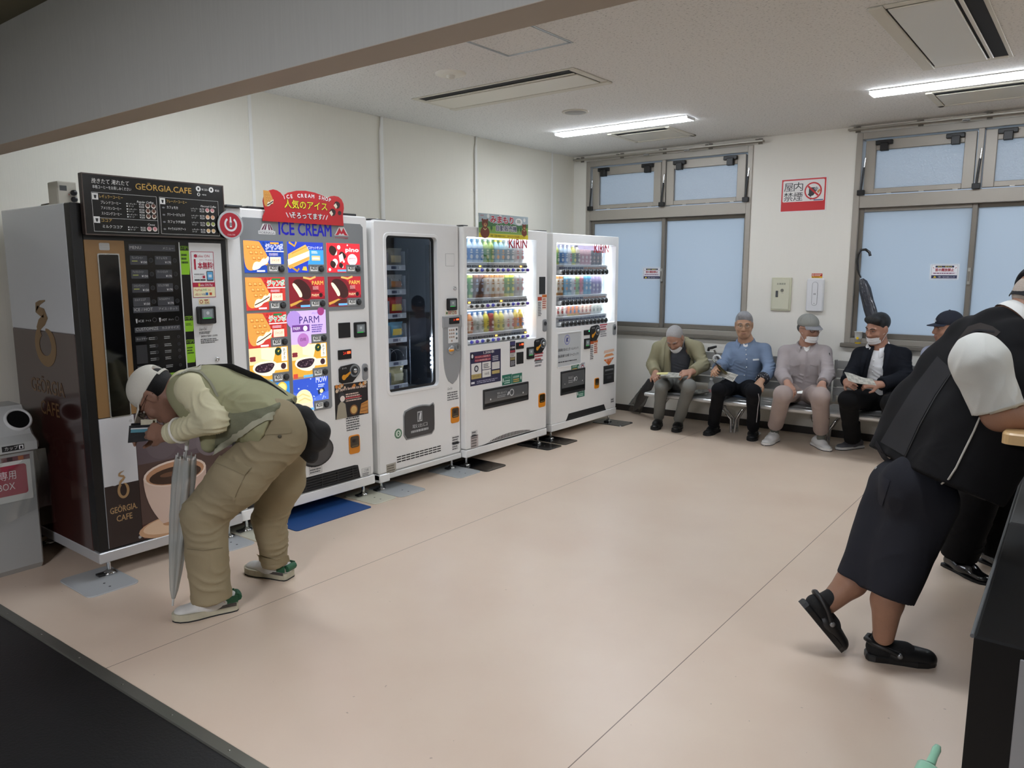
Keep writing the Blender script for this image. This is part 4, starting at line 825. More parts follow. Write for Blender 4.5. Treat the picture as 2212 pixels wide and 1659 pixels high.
mb.prism([[(.04, .155), (u1+.02, .155), (u1, .245), (u1-.03, .25), (.06, .25), (.045, .235)]], 0, .002, C('#131314', rough=.6), FR)
for v in (.17, .187, .204, .221, .238): mb.box((.002, .05, v-.003), (.008, u1-.01, v+.003), C('#2a2b2c', rough=.5))
for k in range(7): mb.box((.002, .07+k*(u1-.1)/6.2, .165), (.009, .076+k*(u1-.1)/6.2, .245), C('#2a2b2c', rough=.5))
mb.build('air_grille', m2.root)
mb = MB(); mb.box((-.16, 0, m2.v1), (.02, .10, m2.v1+.012), C('#55585a', metal=.6, rough=.4), .002); mb.box((-.16, .15, m2.v1), (-.01, m2.W-.08, m2.v1+.014), C('#2c2d2f'), .003); mb.build('roof_hinge', m2.root)
# red sign on its top
r = thing('ice_cream_sign', 'red cut-out ICE CREAM SHOP sign standing on the ice cream machine', 'sign', (-3.885, 2.425, 0))
q = lambda x, y: (lambda p: (p[1]-2.425, p[2]))(on_x((x, y), -3.885))
out = [(567, 477), (569, 462), (573, 452), (569, 440), (570, 424), (578, 412), (590, 408), (602, 410), (612, 416), (630, 411), (655, 411), (680, 415), (704, 424), (716, 421), (730, 424), (740, 434), (743, 450), (741, 466), (742.5, 488)]
out = [(567, 477), (568, 466), (573, 456), (570, 446), (568, 434), (570, 424), (575, 416), (582, 411), (590, 409), (598, 411), (606, 416), (611, 423), (622, 416), (640, 412), (660, 412), (680, 416), (698, 423), (707, 428), (714, 424), (722, 423), (731, 425), (738, 431), (742, 440), (743, 450), (741, 462), (741, 470), (742.5, 488)]
q0 = [q(*p) for p in out]; uL0, uR0 = q0[0][0], q0[-1][0]; mb = MB(); mb.prism([[p for p in q0][::-1]], -.004, 0, C('#c4242a', rough=.3), FR)
g = G(mb, (0, 0, 0), Y3, Z3, X3, kw=dict(rough=.3)); ic = q(655, 447)
bb = (min(p[0] for p in q0), min(p[1] for p in q0), max(p[0] for p in q0), max(p[1] for p in q0)); s_ = g.sub(*bb)
s_.rect(.0, .0, 1, .28, '#b01c24', .5) if False else None
w2 = s_.sub(.022, .40, .20, .90); waffle(w2, None, None, False)
for i, ch in enumerate('ICE CREAM SHOP'):
    t = i/13; u = .26+.55*t; v = .69+.11*math.sin(math.pi*(t*.86+.02)); s_.text(ch, u, v, .11, '#f6f4f2', 3, rot=(.5-t)*.55, al='c', bold=.035)
for dx, c, l, bo in ((0, '#1e1a2a', 2, .06), (0, '#f2dc2c', 3, .02)): s_.text('人気のアイス', .515, .46, .20, c, l, al='c', w=.52, bold=bo)
for c, l, bo in (('#3a1018', 2, .06), ('#f6f4f2', 3, .02)): s_.text('そろってます', .52, .16, .15, c, l, al='c', w=.38, bold=bo)
for u in (.27, .31, .74, .78): s_.line([(u, .30), (u+(.025 if u < .5 else -.025), .16)], .006, '#f0e8e8', 2)
for u, v, k in ((.86, .58, 1.), (.80, .34, 1.), (.91, .36, .6)): s_.blob([(u, v+.05*k), (u+.03*k, v+.2*k), (u+.09*k, v+.14*k), (u+.08*k, v-.02*k), (u+.03*k, v-.06*k)], '#33211f', 2); s_.poly([(u, v+.05*k), (u+.03*k, v+.12*k), (u+.05*k, v+.02*k), (u+.03*k, v-.06*k)], '#f1e6d2', 3) if k == 1. else None
mb.build('sign_board', r); MB().box((-.02, .40, 1.906), (-.004, .60, 1.95), C('#777777')).build('bracket', r)

# ------------------------------------------------------------------ snack machine with a dark window
m3 = Mach('snack_vending_machine', 'white snack vending machine with a tall dark window and spiral shelves', -3.90, 3.508, 4.372, .085, 1.892)
R = m3.R; wa = R(831.3, 506.7, 941.4, 514.6); wb_ = R(841.5, 849, 948.5, 831.7)
wu0 = (m3.uv((831.3, 506.7))[0]+m3.uv((841.5, 849))[0])/2; wu1 = (m3.uv((941.4, 514.6))[0]+m3.uv((948.5, 831.7))[0])/2; wv1 = (m3.uv((831.3, 506.7))[1]+m3.uv((941.4, 514.6))[1])/2; wv0 = (m3.uv((841.5, 849))[1]+m3.uv((948.5, 831.7))[1])/2
win = (wu0, wv0, wu1, wv1)
mb = MB(); IN = C('#596068', rough=.6); d = -.50
mb.box((m3.back, 0, .085), (d, m3.W, m3.v1), WHT2, .006)
for p, q in (((d, 0, .085), (-.07, .02, m3.v1)), ((d, wu1+.05, .085), (-.07, m3.W, m3.v1)), ((d, .02, wv1+.04), (-.07, wu1+.05, m3.v1)), ((d, .02, .085), (-.07, wu1+.05, wv0-.03))): mb.box(p, q, WHT)
mb.box((d, .02, wv0-.03), (d+.004, wu1+.05, wv1+.04), IN); mb.box((d, wu1+.046, wv0-.03), (-.07, wu1+.0495, wv1+.04), IN); mb.box((d, .0205, wv0-.03), (-.07, .024, wv1+.04), IN)
mb.build('cabinet_body', m3.root)
mb = MB(); mb.prism([rrect(0, .13, m3.W, m3.v1-.002, .02), rrect(*win, .03)], -.07, 0, WHT, FR, cham=.012)
o2 = rrect(win[0]-.022, win[1]-.022, win[2]+.022, win[3]+.022, .045); mb.prism([o2, rrect(*win, .03)], 0, .006, WHT, FR, cham=.004); mb.build('door', m3.root)
mb = MB(); mb.prism([rrect(win[0]-.004, win[1]-.004, win[2]+.004, win[3]+.004, .03), rrect(win[0]+.012, win[1]+.018, win[2]-.016, win[3]-.012, .025)], -.04, -.030, C('#0c0c0d', rough=.3), FR); mb.build('window_frame', m3.root)
MB().box((-.036, win[0]-.002, win[1]-.002), (-.032, win[2]+.002, win[3]+.002), GLSD).build('window_glass', m3.root)
mb = MB(); mb.box((m3.back, -.0, .085), (.004, m3.W, .128), WHT2, .006); mb.box((-.06, 0, .07), (.005, .10, .13), WHT, .006); mb.build('base_frame', m3.root); m3.feet()
# LED strip along the inner right edge (only its lower lamps are lit)
mb = MB(); mb.box((-.10, win[2]-.022, win[1]+.05), (-.06, win[2]-.008, win[3]-.05), C('#1e2126'), .002)
z0, z1 = m3.uv((940, 795))[1], m3.uv((939, 733))[1]
mb.build('led_bar', m3.root); MB().box((-.095, win[0]-.022, win[1]+.02), (-.075, win[0]-.014, win[3]-.02), C('#eaf0ff', emit=11.)).build('light_strip', m3.root)  # this light_strip is hidden, added to brighten the snacks
lm = MB().ball((0, 0, 0), (.004, .006, .007), C('#e8f0ff', emit=400.), 8, 5).mesh('led_lamp')
for k in range(7): put(lm, 'led_lamp', m3.root, (-.056, win[2]-.018, z0+(z1-z0)*k/6))
mb = MB(); mb.box((-.36, wu1-.16, wv0), (-.35, wu1-.15, wv1-.05), C('#5c636a', metal=.6, rough=.35)); mb.box((-.20, wu1-.11, wv0), (-.19, wu1-.10, wv1-.08), C('#5c636a', metal=.6, rough=.35)); mb.build('lift_rail', m3.root)
SHY = [m3.uv((862, y))[1] for y in (573, 627, 680, 734, 786, 838)]
SNK = [('red and white crisp packet', '#c4473c', '#e6dcc8'), ('plastic-wrapped sweet bun', '#8a8578', '#c9b58a'), ('blue and white biscuit packet', '#3c4a7c', '#d8d8de'), ('bag of rice crackers', '#a8a49c', '#b2703c'), ('clear bag of small cakes', '#b8b4aa', '#7a705c'), ('bright red snack packet', '#b8241f', '#e8c23c'), ('pale wrapped pastry', '#a39c90', '#c8a878'), ('sky-blue chip packet', '#4fa3c4', '#e8c84c'), ('white wrapped bread roll', '#b8bac0', '#8a8c96'), ('grey wrapped cookie pack', '#77767a', '#b2a89a'), ('silver wrapped wafer', '#9aa0a8', '#64686e'), ('cream bag of cheese snacks', '#c2b88c', '#e0d8b8')]
COIL = C('#b9bdc2', rough=.25, metal=.9)
for i, z in enumerate(SHY):
    u0, u1 = .03, wu0+(wu1-wu0)*.60
    sh = MB(); sh.box((-.46, u0, z-.030), (-.125, u1, z-.024), C('#8d9198', rough=.4, metal=.4)); sh.box((-.128, u0, z-.035), (-.120, u1, z+.003), C('#c2c6cb', rough=.4), .002)
    g = G(sh, (-.1199, 0, 0), Y3, Z3, X3)
    for k in (0, 1):
        a = wu0+.01+(u1-wu0-.02)*(.5*k); g.rect(a+.01, z-.026, a+.06, z-.006, '#3b4460', 1); g.text(str(11+i*10+k), a-.0+.002 if False else a+.066, z-.024, .017, '#555a66', 1)
        g.rect(a+.085, z-.026, a+.108, z-.006, '#e2e4e8', 1)
    sh.box((-.46, u1-.004, z-.03), (-.125, u1, z+.10), C('#9aa0a6', rough=.3, metal=.4)); sh.box((-.46, (wu0+u1)/2-.002, z-.03), (-.14, (wu0+u1)/2+.002, z+.09), C('#9aa0a6', rough=.3, metal=.4))
    so = sh.build('shelf', m3.root)
    for k in (0, 1):
        uc = wu0+(u1-wu0)*(.25+.5*k); pts = []
        for t in range(64): a = t*2*math.pi/16; pts.append((-.135-.30*t/63, uc+.052*math.cos(a), z+.030+.052*math.sin(a)))
        MB().tube(pts, .0028, COIL, 5).build('spiral_coil', so)
        nm, c1, c2 = SNK[(i*2+k) % 12]
        if (i, k) in ((4, 1), (0, 1) if False else (9, 9)): continue
        p = MB(); w = .078; h = (.135, .12, .13, .125, .11, .15)[i]+.01*k; rows = []
        for side in (1, -1):
            rr_ = []
            for a in range(9):
                v = a/8; pr = []
                for b in range(7):
                    t = b/6*2-1; bulge = .026*(1-t*t)**.6*math.sin(math.pi*min(1, max(0, v)))**.6; pr.append((side*bulge+.004*math.sin(9*t+5*v+i), t*w*(1-.06*math.sin(math.pi*v))+.004*math.sin(7*v), v*h))
                rr_.append(pr)
            rows.append(rr_)
        X0 = np.array([-.165, uc, z-.022])
        for rr_ in (rows[0], rows[1]): p.strip([np.array(a)+X0 for a in rr_], None, C(c1, rough=.22, bump=.3, bscale=60), smooth=True)
        L = [np.array((.0285*math.sin(math.pi*v)**.6*(1-t*t)**.6+.005+.004*math.sin(9*t+5*v+i), t*w, v*h))+X0 for v in (.3, .42, .54, .64) for t in (-.6, -.3, 0, .3, .6)]
        p.strip([L[5*j:5*j+5] for j in range(4)], None, C(c2, rough=.25))
        ob = p.build('snack_packet', loc=(m3.X, m3.u0, 0), label='%s on the %s of the %s shelf in the snack machine' % (nm, ('left', 'right')[k], ('top', 'second', 'third', 'fourth', 'fifth', 'bottom')[i]), cat='snack', group='snacks in the snack machine')
q = R(961.9, 547.8, 981.4, 574.9); mb = MB(); mb.prism([rrect(*q, .004), rrect(q[0]+.002, q[1]+.002, q[2]-.002, q[3]-.002, .003)], 0, .0005, C('#a5a6a5'), FR); mb.prism([rrect(q[0]+.003, q[1]+.003, q[2]-.003, q[3]-.003, .003)], 0, .002, WHT, FR); mb.build('blank_cover', m3.root)
lk = m3.uv((981.8, 623)); MB().lathe([(.016, 0), (.016, .006), (.009, .007), (0, .003)], CHROME, O=(0, lk[0], lk[1]), ax=(Y3, Z3, X3)).build('lock', m3.root)
reader(m3, R(964.5, 644.8, 984.2, 669.7), .02)
m3.plate('notice_sticker', R(962, 671.7, 987, 679.6), 0, .0008, '#e8e4d0', r=.001, draw=lambda g: (g.disc(.12, .5, .07, '#4a6a3a'), g.scrib(.22, .2, .55, .9, 2, '#b04030', 2, 1), g.ring(.66, .5, .06, .09, '#8a6a3a'), g.scrib(.78, .2, 1, .9, 2, '#b04030', 2, 2)))
pu0 = m3.uv((956, 690))[0]; pu1 = m3.uv((994.5, 690))[0]; pv1 = m3.uv((975, 683))[1]; pv0 = m3.uv((973.7, 829.7))[1]; um = (pu0+pu1)/2; hw = (pu1-pu0)/2
L = [(um+hw*math.sin(math.pi/2*max(0, math.cos(a)))**.9 if False else um+hw*(1-(1-t)**2.6)**.5*s_, pv0+(pv1-pv0-.0)*t*.55) for s_, ts in ((1, np.linspace(0.001, 1, 12)), ) for t, a in ((t, 0) for t in ts)]
L = L+[(pu1, pv1)]+[(pu0, pv1)]+[(2*um-p[0], p[1]) for p in L[::-1]]
mb = MB(); mb.prism([L], 0, .006, GRYM, FR, cham=.003); mb.prism([rrect(pu0-.004, pv1-.085, pu1+.004, pv1+.004, .004)], 0, .012, C('#a9abac', rough=.35, metal=.3), FR, cham=.004); cp = mb.build('control_panel', m3.root)
disp(m3, R(967.9, 686.6, 989, 698.5)).location = (.012, 0, 0)
def keypad(g):
    g.rect(0, 0, 1, 1, '#e4e5e6', 0, r=.003)
    for i in range(3):
        for j in range(3): g.disc(.14+.2*i, .82-.22*j, .075, '#b49a88', 1); g.text(str(1+i+3*j), .14+.2*i, .78-.22*j, .09, '#33302e', 2, al='c')
    g.disc(.34, .14, .075, '#b49a88', 1); g.text('0', .34, .10, .09, '#33302e', 2, al='c')
    for j, c in enumerate(('#22262e', '#5f7f8c', '#5a5d60')): g.disc(.84, .84-.28*j, .085, c, 1)
m3.plate('keypad', R(966.3, 707.5, 987.8, 739.3), .006, .010, '#d9dadb', r=.003, draw=keypad, parent=cp)
lv = m3.uv((972.8, 756)); mb = MB(); mb.lathe([(.034, .006), (.034, .016), (.028, .018), (0, .018)], C('#b3b5b7', rough=.25, metal=.6), O=(0, lv[0], lv[1]), ax=(Y3, Z3, X3), seg=24); mb.box((.016, lv[0]-.036, lv[1]-.009), (.03, lv[0]+.012, lv[1]+.009), C('#e0931c', rough=.3), .004); mb.build('return_lever', cp)
lv = m3.uv((987, 750)); mb = MB(); mb.lathe([(.030, .006), (.030, .014), (.022, .014), (.018, .010), (0, .010)], C('#8b8d8e', rough=.3, metal=.5), O=(0, lv[0], lv[1]), ax=(Y3, Z3, X3), seg=24); mb.box((.0095, lv[0]-.003, lv[1]-.013), (.0105, lv[0]+.003, lv[1]+.013), BLACKP); mb.build('coin_slot', cp)
mb = MB(); G(mb, (0, 0, 0), Y3, Z3, X3).sub(*R(966, 836, 991, 862)).text('Coca‑Cola', .0, .78, .18, '#55565a', w=.4, shear=.3).scrib(0, 0, 1, .65, 4, '#66676a', 1, 12); mb.build('info_print', m3.root)
q = R(872.2, 883, 937.4, 933.2); w = q[2]-q[0]; h = q[3]-q[1]
L = [(q[0]+w*.08, q[1]), (q[2]-w*.10, q[1]+0), (q[2]-w*.01, q[1]+h*.12), (q[2], q[1]+h*.3), (q[2], q[3]-h*.10), (q[2]-w*.04, q[3]-h*.02)]+[(q[0]+w*(.96-.92*k/8), q[3]-h*(.02-.0)-h*.10*((k/8-.5)**2*4)+h*.10*0) for k in range(1, 9)]+[(q[0], q[3]-h*.25), (q[0], q[1]+h*.15)]
mb = MB(); mb.prism([[(a+(a-q[0]-w/2)*.06, b+(b-q[1]-h/2)*.10) for a, b in L]], 0, .004, C('#8c8e8f', rough=.35), FR, cham=.003); mb.prism([L], .004, .006, C('#3a3b3e', rough=.2, coat=.3), FR)
g = G(mb, (.006, 0, 0), Y3, Z3, X3).sub(*q); g.rect(.42, .48, .58, .82, '#b9bbbd'); g.rect(.44, .52, .56, .78, '#45474a', 2); g.poly([(.47, .54), (.53, .54), (.55, .74), (.52, .80), (.48, .66)], '#d4d6d8', 3); g.text('取出口', .5, .3, .1, '#b9bbbd', 2, al='c', w=.5); g.scrib(.2, .12, .82, .26, 1, '#b0b2b4', 2, 4); mb.build('delivery_flap', m3.root)
coin_return(m3, R(973.3, 880.9, 991.5, 911))
sc = m3.uv((860.3, 936.7)); mb = MB(); mb.prism([circ(sc[0], sc[1], .036, seg=28)], 0, .0008, '#2c6b45', FR); g = G(mb, (.0008, sc[0], sc[1]), Y3, Z3, X3); g.disc(0, 0, .025, '#d8e6d8', 1); g.poly([(-.008, -.014), (.006, -.014), (.010, .006), (-.002, .018), (-.010, .004)], '#2c6b45', 2); g.disc(-.001, .0, .005, '#d8e6d8', 3)
for a in range(16): g.disc(.0305*math.cos(a*math.pi/8), .0305*math.sin(a*math.pi/8), .0022, '#cfe0d0', 2)
mb.build('recycling_sticker', m3.root)
slip(m3, R(975.7, 942.4, 992, 956), 3, 31); slip(m3, R(976, 957.5, 992, 970), 3, 32); slip(m3, R(834.3, 1003.9, 855.8, 1027.5), 5, 33, '#b8b2a6', '#6d675c', name='rating_plate')
mb = MB(); a = m3.uv((858, 1018)); b = m3.uv((950, 989)); 
for i in range(10):
    for j in range(3): u = a[0]+(b[0]-a[0])*i/9.6; v = .185+.018*j; mb.prism([rrect(u, v, u+.040, v+.008, .002)], 0, .0012, C('#17181a'), FR)
mb.build('air_vent', m3.root)
MB().lathe([(.012, 0), (.012, .006), (0, .01)], WHT, O=(-.04, .08, m3.v1)).box((-.12, .0, m3.v1-.001), (-.02, .14, m3.v1+.004), C('#5a5b5c')).build('roof_hinge', m3.root)

# ------------------------------------------------------------------ bottles and cans on display
def PETP(h, r): return [(r*.86, 0), (r, h*.03), (r, h*.30), (r*.94, h*.33), (r*.94, h*.36), (r, h*.39), (r, h*.62), (r*.92, h*.72), (r*.62, h*.84), (r*.38, h*.90), (r*.38, h*.93)]
_BM = {}
def pack_meshes(kind, col, lab, acc, cap, h, r):
    """kind pet / can / carton ; returns [(part name, mesh)]; first is the body"""
    key = (kind, col, lab, acc, cap, round(h, 3), round(r, 3))
    if key in _BM: return _BM[key]
    kw = dict(rough=.22, coat=.3); out = []
    if kind == 'pet':
        b = MB(); b.lathe(PETP(h, r), C(col, **kw), seg=14); out.append(('b', b.mesh('bottle_body')))
        c = MB(); c.lathe([(r*.44, h*.925), (r*.44, h*.995), (0, h)], C(cap, rough=.4), seg=12); out.append(('cap', c.mesh('cap')))
        l = MB(); p = [(r*1.015, h*.10), (r*1.015, h*.30), (r*.96, h*.33), (r*.96, h*.36), (r*1.015, h*.39), (r*1.015, h*.60)]; l.lathe(p, C(lab, rough=.35), seg=14)
        g = G(l, (r*1.03, 0, 0), Y3, Z3, X3); g.disc(0, h*.24, r*.55, acc, 1); g.rect(-r*.5, h*.40, r*.5, h*.44, acc, 1); g.rect(-r*.35, h*.48, r*.35, h*.56, acc, 1)
        out.append(('label', l.mesh('label')))
    else:
        b = MB(); b.lathe([(r*.8, 0), (r*.97, h*.03), (r, h*.06), (r, h*.90), (r*.82, h*.97), (r*.82, h), (0, h*.99)], C(col, **kw), seg=14)
        out.append(('b', b.mesh('can_body'))); l = MB(); l.lathe([(r*1.012, h*.10), (r*1.012, h*.72)], C(lab, rough=.35), seg=14); g = G(l, (r*1.03, 0, 0), Y3, Z3, X3); g.disc(0, h*.5, r*.55, acc, 1); g.rect(-r*.5, h*.2, r*.5, h*.3, acc, 1); out.append(('label', l.mesh('label')))
    _BM[key] = out; return out
def pack(kind, spec, X, y, z, h, r, label, group):
    ms = pack_meshes(kind, *spec, h, r)
    o = bpy.data.objects.new('drink_bottle' if kind == 'pet' else 'drink_can', ms[0][1]); COL.objects.link(o); o.location = (X, y, z); tag(o, label, 'bottle' if kind == 'pet' else 'can', group)
    for nm, me in ms[1:]:
        c = bpy.data.objects.new(nm, me); COL.objects.link(c); c.parent = o
    return o
ORD = ['first', 'second', 'third', 'fourth', 'fifth', 'sixth', 'seventh', 'eighth', 'ninth', 'tenth', 'eleventh', 'twelfth']
def showcase(m, win, rows, shelf_v, btn_n, btn_style, where):
    """lit recess with three shelves of dummies and rows of buttons; shelf_v: (button row height, bottle base height) per shelf"""
    u0, v0, u1, v1 = win; D = -.15; INW = C('#e4ecf2', rough=.5)
    mb = MB(); mb.box((m.back, 0, m.v0), (D-.01, m.W, m.v1), WHT, .006); mb.build('cabinet_body', m.root)
    mb = MB(); mb.prism([rrect(0, .15, m.W, m.v1-.002, .012), rrect(u0, v0, u1, v1, .012)], -.06, 0, WHT, FR, cham=.006); mb.build('door', m.root)
    mb = MB()
    mb.box((D-.01, u0-.03, v0-.02), (D, u1+.03, v1+.02), INW); mb.box((D, u0-.03, v0-.02), (-.06, u0-.004, v1+.02), INW); mb.box((D, u1+.004, v0-.02), (-.06, u1+.03, v1+.02), INW); mb.box((D, u0-.03, v1+.002), (-.06, u1+.03, v1+.02), INW); mb.box((D, u0-.03, v0-.02), (-.06, u1+.03, v0-.002), INW)
    mb.box((D-.01, 0, m.v0+.06), (-.06, u0-.03, m.v1), WHT); mb.box((D-.01, u1+.03, m.v0+.06), (-.06, m.W, m.v1), WHT); mb.box((D-.01, u0-.03, v1+.02), (-.06, u1+.03, m.v1), WHT); mb.box((D-.01, u0-.03, m.v0+.06), (-.06, u1+.03, v0-.02), WHT)
    mb.build('display_recess', m.root)
    MB().box((-.052, u0+.001, v0+.001), (-.048, u1-.001, v1-.001), GLS).build('window_glass', m.root)
    mb = MB(); mb.box((-.10, u1-.010, v0+.03), (-.065, u1-.002, v1-.03), LEDM); mb.box((-.078, u0+.0, v0+.03), (-.06, u0+.006, v1-.03), LEDM); mb.box((-.075, u0+.02, v1-.008), (-.058, u1-.05, v1-.001), LEDM); mb.build('light_strip', m.root)
    for i, (vb, vs) in enumerate(shelf_v):
        sh = MB(); e = u1-.05; sh.box((D, u0+.004, vs-.012), (-.07, e, vs), C('#d5dbe0', rough=.4), .002); sh.box((-.075, u0+.004, vb-.030), (-.058, e, vs-.001), C('#cfd3d6', rough=.35), .003); so = sh.build('shelf', m.root)
        if i == 0 or True:
            sl = MB(); sl.box((-.078, u0+.02, vb-.036), (-.062, e, vb-.030), LEDM); sl.build('light_strip', so)
        sr = MB(); sr.cyl((-.046, btn_n[0]-.04, vb), (-.046, btn_n[1]+.03, vb), .017, C('#dadcdd', rough=.3), 12); sr.build('button_rail', so)
        rd = random.Random(i+3)
        for k in range(12):
            u = btn_n[0]+(btn_n[1]-btn_n[0])*k/11
            if btn_style == 'oval':
                c = '#1b1c1d' if rd.random() < .55 else ('#3f46b4', '#5a3fa8')[k % 2]; ck = ('o', c)
            else: c = '#161718'; ck = ('r', c)
            if ck not in _BM:
                _BM[ck] = MB().ball((0, 0, 0), (.012, .021, .014), C(c, rough=.18, coat=.6), 12, 8).mesh('select_button') if btn_style == 'oval' else MB().lathe([(.026, 0), (.026, .010), (.020, .016), (0, .017)], C(c, rough=.2, coat=.4), ax=(Y3, Z3, X3), seg=20).mesh('select_button')
            put(_BM[ck], 'select_button', so, (-.030, u, vb))
            pk = ('tag', btn_style, rd.random() < .14 and btn_style == 'oval', k > 5 and i < 2)
            if pk not in _BM:
                t = MB(); t.box((-.004, -.028, -.009), (0, .028, .009), C('#2c2f33', rough=.35) if btn_style == 'oval' else C('#3a4468' if not pk[3] else '#b48a74', rough=.4), .001); g = G(t, (.0002, 0, 0), Y3, Z3, X3)
                if pk[2]: g.rect(-.014, -.006, .014, .006, C('#ffb347', emit=4.), 1)
                else: g.text('¥160', 0, -.005, .010, '#b9bcc0', 1, al='c', w=.03)
                _BM[pk] = t.mesh('price_tag')
            put(_BM[pk], 'price_tag', so, (-.052, u, vb+.030 if btn_style == 'oval' else vb+.036))
        for k, it in enumerate(rows[i]):
            if it is None: continue
            kind, spec, hs, name = it; u = btn_n[0]+(btn_n[1]-btn_n[0])*k/11+.0
            pack(kind, spec, m.X-.112, m.u0+u, vs+.0005, hs, .030 if kind == 'pet' else .027, '%s, %s from left, %s shelf of the %s' % (name, ORD[k], ('top', 'middle', 'bottom')[i], where), 'drinks shown in the %s' % where)
# ------------------------------------------------------------------ drink machine with the bear sign
m4 = Mach('drink_vending_machine', 'white drink vending machine with the bear sign and twelve-column bottle display', -3.86, 4.383, 5.480, .085, 1.885)
R = m4.R; Wn = [m4.uv(p) for p in ((1006, 510.4), (1158.4, 519), (1159.3, 731.2), (1011.8, 746.6))]
win = ((Wn[0][0]+Wn[3][0])/2, (Wn[2][1]+Wn[3][1])/2, (Wn[1][0]+Wn[2][0])/2, (Wn[0][1]+Wn[1][1])/2)
bl = [m4.uv(p)[0] for p in ((1024, 583), (1024, 661), (1026, 739), (1147, 584), (1147, 655), (1147.5, 727))]; bn = (np.mean(bl[:3]), np.mean(bl[3:])-.01)
bv = [(m4.uv(a)[1]+m4.uv(b)[1])/2 for a, b in (((1022.4, 582.7), (1147.8, 584)), ((1022.8, 662), (1147.8, 655.6)), ((1024.7, 739.3), (1148.3, 726.3)))]
sv_ = [v+.062 for v in bv]
H1 = min(win[3]-sv_[0]-.01, .27); H2 = .262; H3 = .165
wtr = ('#cfe2f2', '#3a86cc', '#f2f6fa', '#e8eef4'); grn = ('#b7cf6a', '#5a9a3c', '#f0e6a0', '#f2f2f2'); blu = ('#9fd0e4', '#4a94b8', '#e89a3c', '#f0d84a'); teal = ('#c2dfe4', '#3d7f9c', '#f2f2f2', '#e8e8e8'); yog = ('#e4e6ea', '#c9ccd2', '#c03a44', '#f4f4f4')
gtea = ('#b9c46a', '#5f9e48', '#f2f4e4', '#e8f0e0'); blk = ('#8a5228', '#6c4a3a', '#b8c4dc', '#d8d8e0'); mil = ('#c48a48', '#f0ece0', '#b9803a', '#f4f4f0'); lem = ('#e4e060', '#4f9440', '#f2e84a', '#f4f4f0'); hot = ('#d8d8d8', '#b8b8bc', '#b04a44', '#e4e4e4')
wat = [('pet', wtr, H1, 'blue-labelled water bottle')]*4+[('pet', grn, H1, 'green grape drink bottle')]*2+[('pet', blu, H1, 'blue citrus drink bottle')]*2+[('pet', teal, H1, 'teal-banded drink bottle')]*2+[('pet', yog, H1, 'pale yoghurt drink bottle')]*2
mid = [('pet', gtea, H2, 'green tea bottle')]*2+[('pet', blk, H2, 'dark straight tea bottle')]*2+[('pet', mil, H2, 'milk tea bottle')]*4+[('pet', lem, H2, 'yellow and green lemon bottle')]*2+[('pet', hot, H2, 'silver soda bottle')]*2
o_ = ('#c87f3c', '#f0e2d0', '#c4562c', '#f2f2f2'); wl = ('#e6e8e4', '#d4d6cc', '#8a9a8a', '#f6f6f6'); yl = ('#dcd04a', '#e8dc3c', '#7a8a2c', '#f2f0d0'); rd_ = ('#e4dcd4', '#f0ece4', '#c03a34', '#f4f4f4'); mg = ('#e0c24a', '#e88a3c', '#3f8fc4', '#f2d84a'); cof = ('#a83a34', '#8a2c28', '#f0e4d4', '#f4f4f4')
bot = [('pet', o_, H3, 'small orange tea bottle')]*2+[('pet', wl, H3, 'small white water bottle')]*2+[('pet', yl, H3, 'small yellow lemon bottle')]+[('can', cof, H3*.9, 'dark red coffee can')]+[('pet', yl, H3, 'small yellow lemon bottle')]*2+[('pet', rd_, H3, 'small apple juice bottle')]*2+[('pet', mg, H3, 'small mango drink bottle')]*2
showcase(m4, win, [wat, mid, bot], list(zip(bv, sv_)), bn, 'oval', 'bear-sign drink machine')
mb = MB(); D = -.15
g = G(mb, (D+.001, 0, 0), Y3, Z3, X3)
for a, b, c in ((.0, .33, '#3f9fd8'), (.34, .68, '#6fae58'), (.69, .98, '#a9cfd8')): g.rect(win[0]+(win[2]-win[0])*a, sv_[0]+.01, win[0]+(win[2]-win[0])*b-.05*(a > .6), win[3]-.005, c, 1)
for a, b, c in ((.0, .62, '#4aa6dc'), (.63, .82, '#5aa84c')): g.rect(win[0]+(win[2]-win[0])*a, sv_[1]+.01, win[0]+(win[2]-win[0])*b, bv[0]-.05, c, 1)
for a, b in ((.0, .42), (.45, .88)): g.rect(win[0]+(win[2]-win[0])*a, sv_[2]+.05, win[0]+(win[2]-win[0])*b, bv[1]-.05, '#2f7fc8', 1)
mb.build('backing_sheet', m4.root)
mb = MB(); q = R(1112.7, 518, 1142, 533); g = G(mb, (-.0475, 0, 0), Y3, Z3, X3); g.text('KIRIN', q[0]-.02, q[1]-.012, .078, '#c0202c', 1, w=q[2]-q[0]+.06, bold=.02); mb.build('window_lettering', m4.root)
mb = MB(); mb.box((m4.back, -.002, .085), (.004, m4.W+.002, .145), WHT, .004); mb.build('base_frame', m4.root); m4.feet()
m4.plate('bill_reader', R(1164.7, 598.1, 1177.3, 635.3), 0, .003, C('#202123', rough=.4), r=.003)
slip(m4, R(1161.3, 641.5, 1170, 685.9), 9, 41, band='#c04a2c'); slip(m4, R(1170.9, 636.7, 1180.5, 668.5), 5, 42, '#f0e2d4', '#b04a34', '#d0702c'); lock(m4, R(1171.9, 689.7, 1180.2, 715.7)); lever(m4, R(1153.6, 731.8, 1178, 760.7)); reader(m4, R(1137.4, 750.7, 1152.7, 773.9)); disp(m4, R(1114.2, 740.3, 1130.7, 752.6)); m4.plate('bill_slot', R(1115.6, 761.6, 1130.1, 784.7), 0, .004, C('#141415'), r=.003)
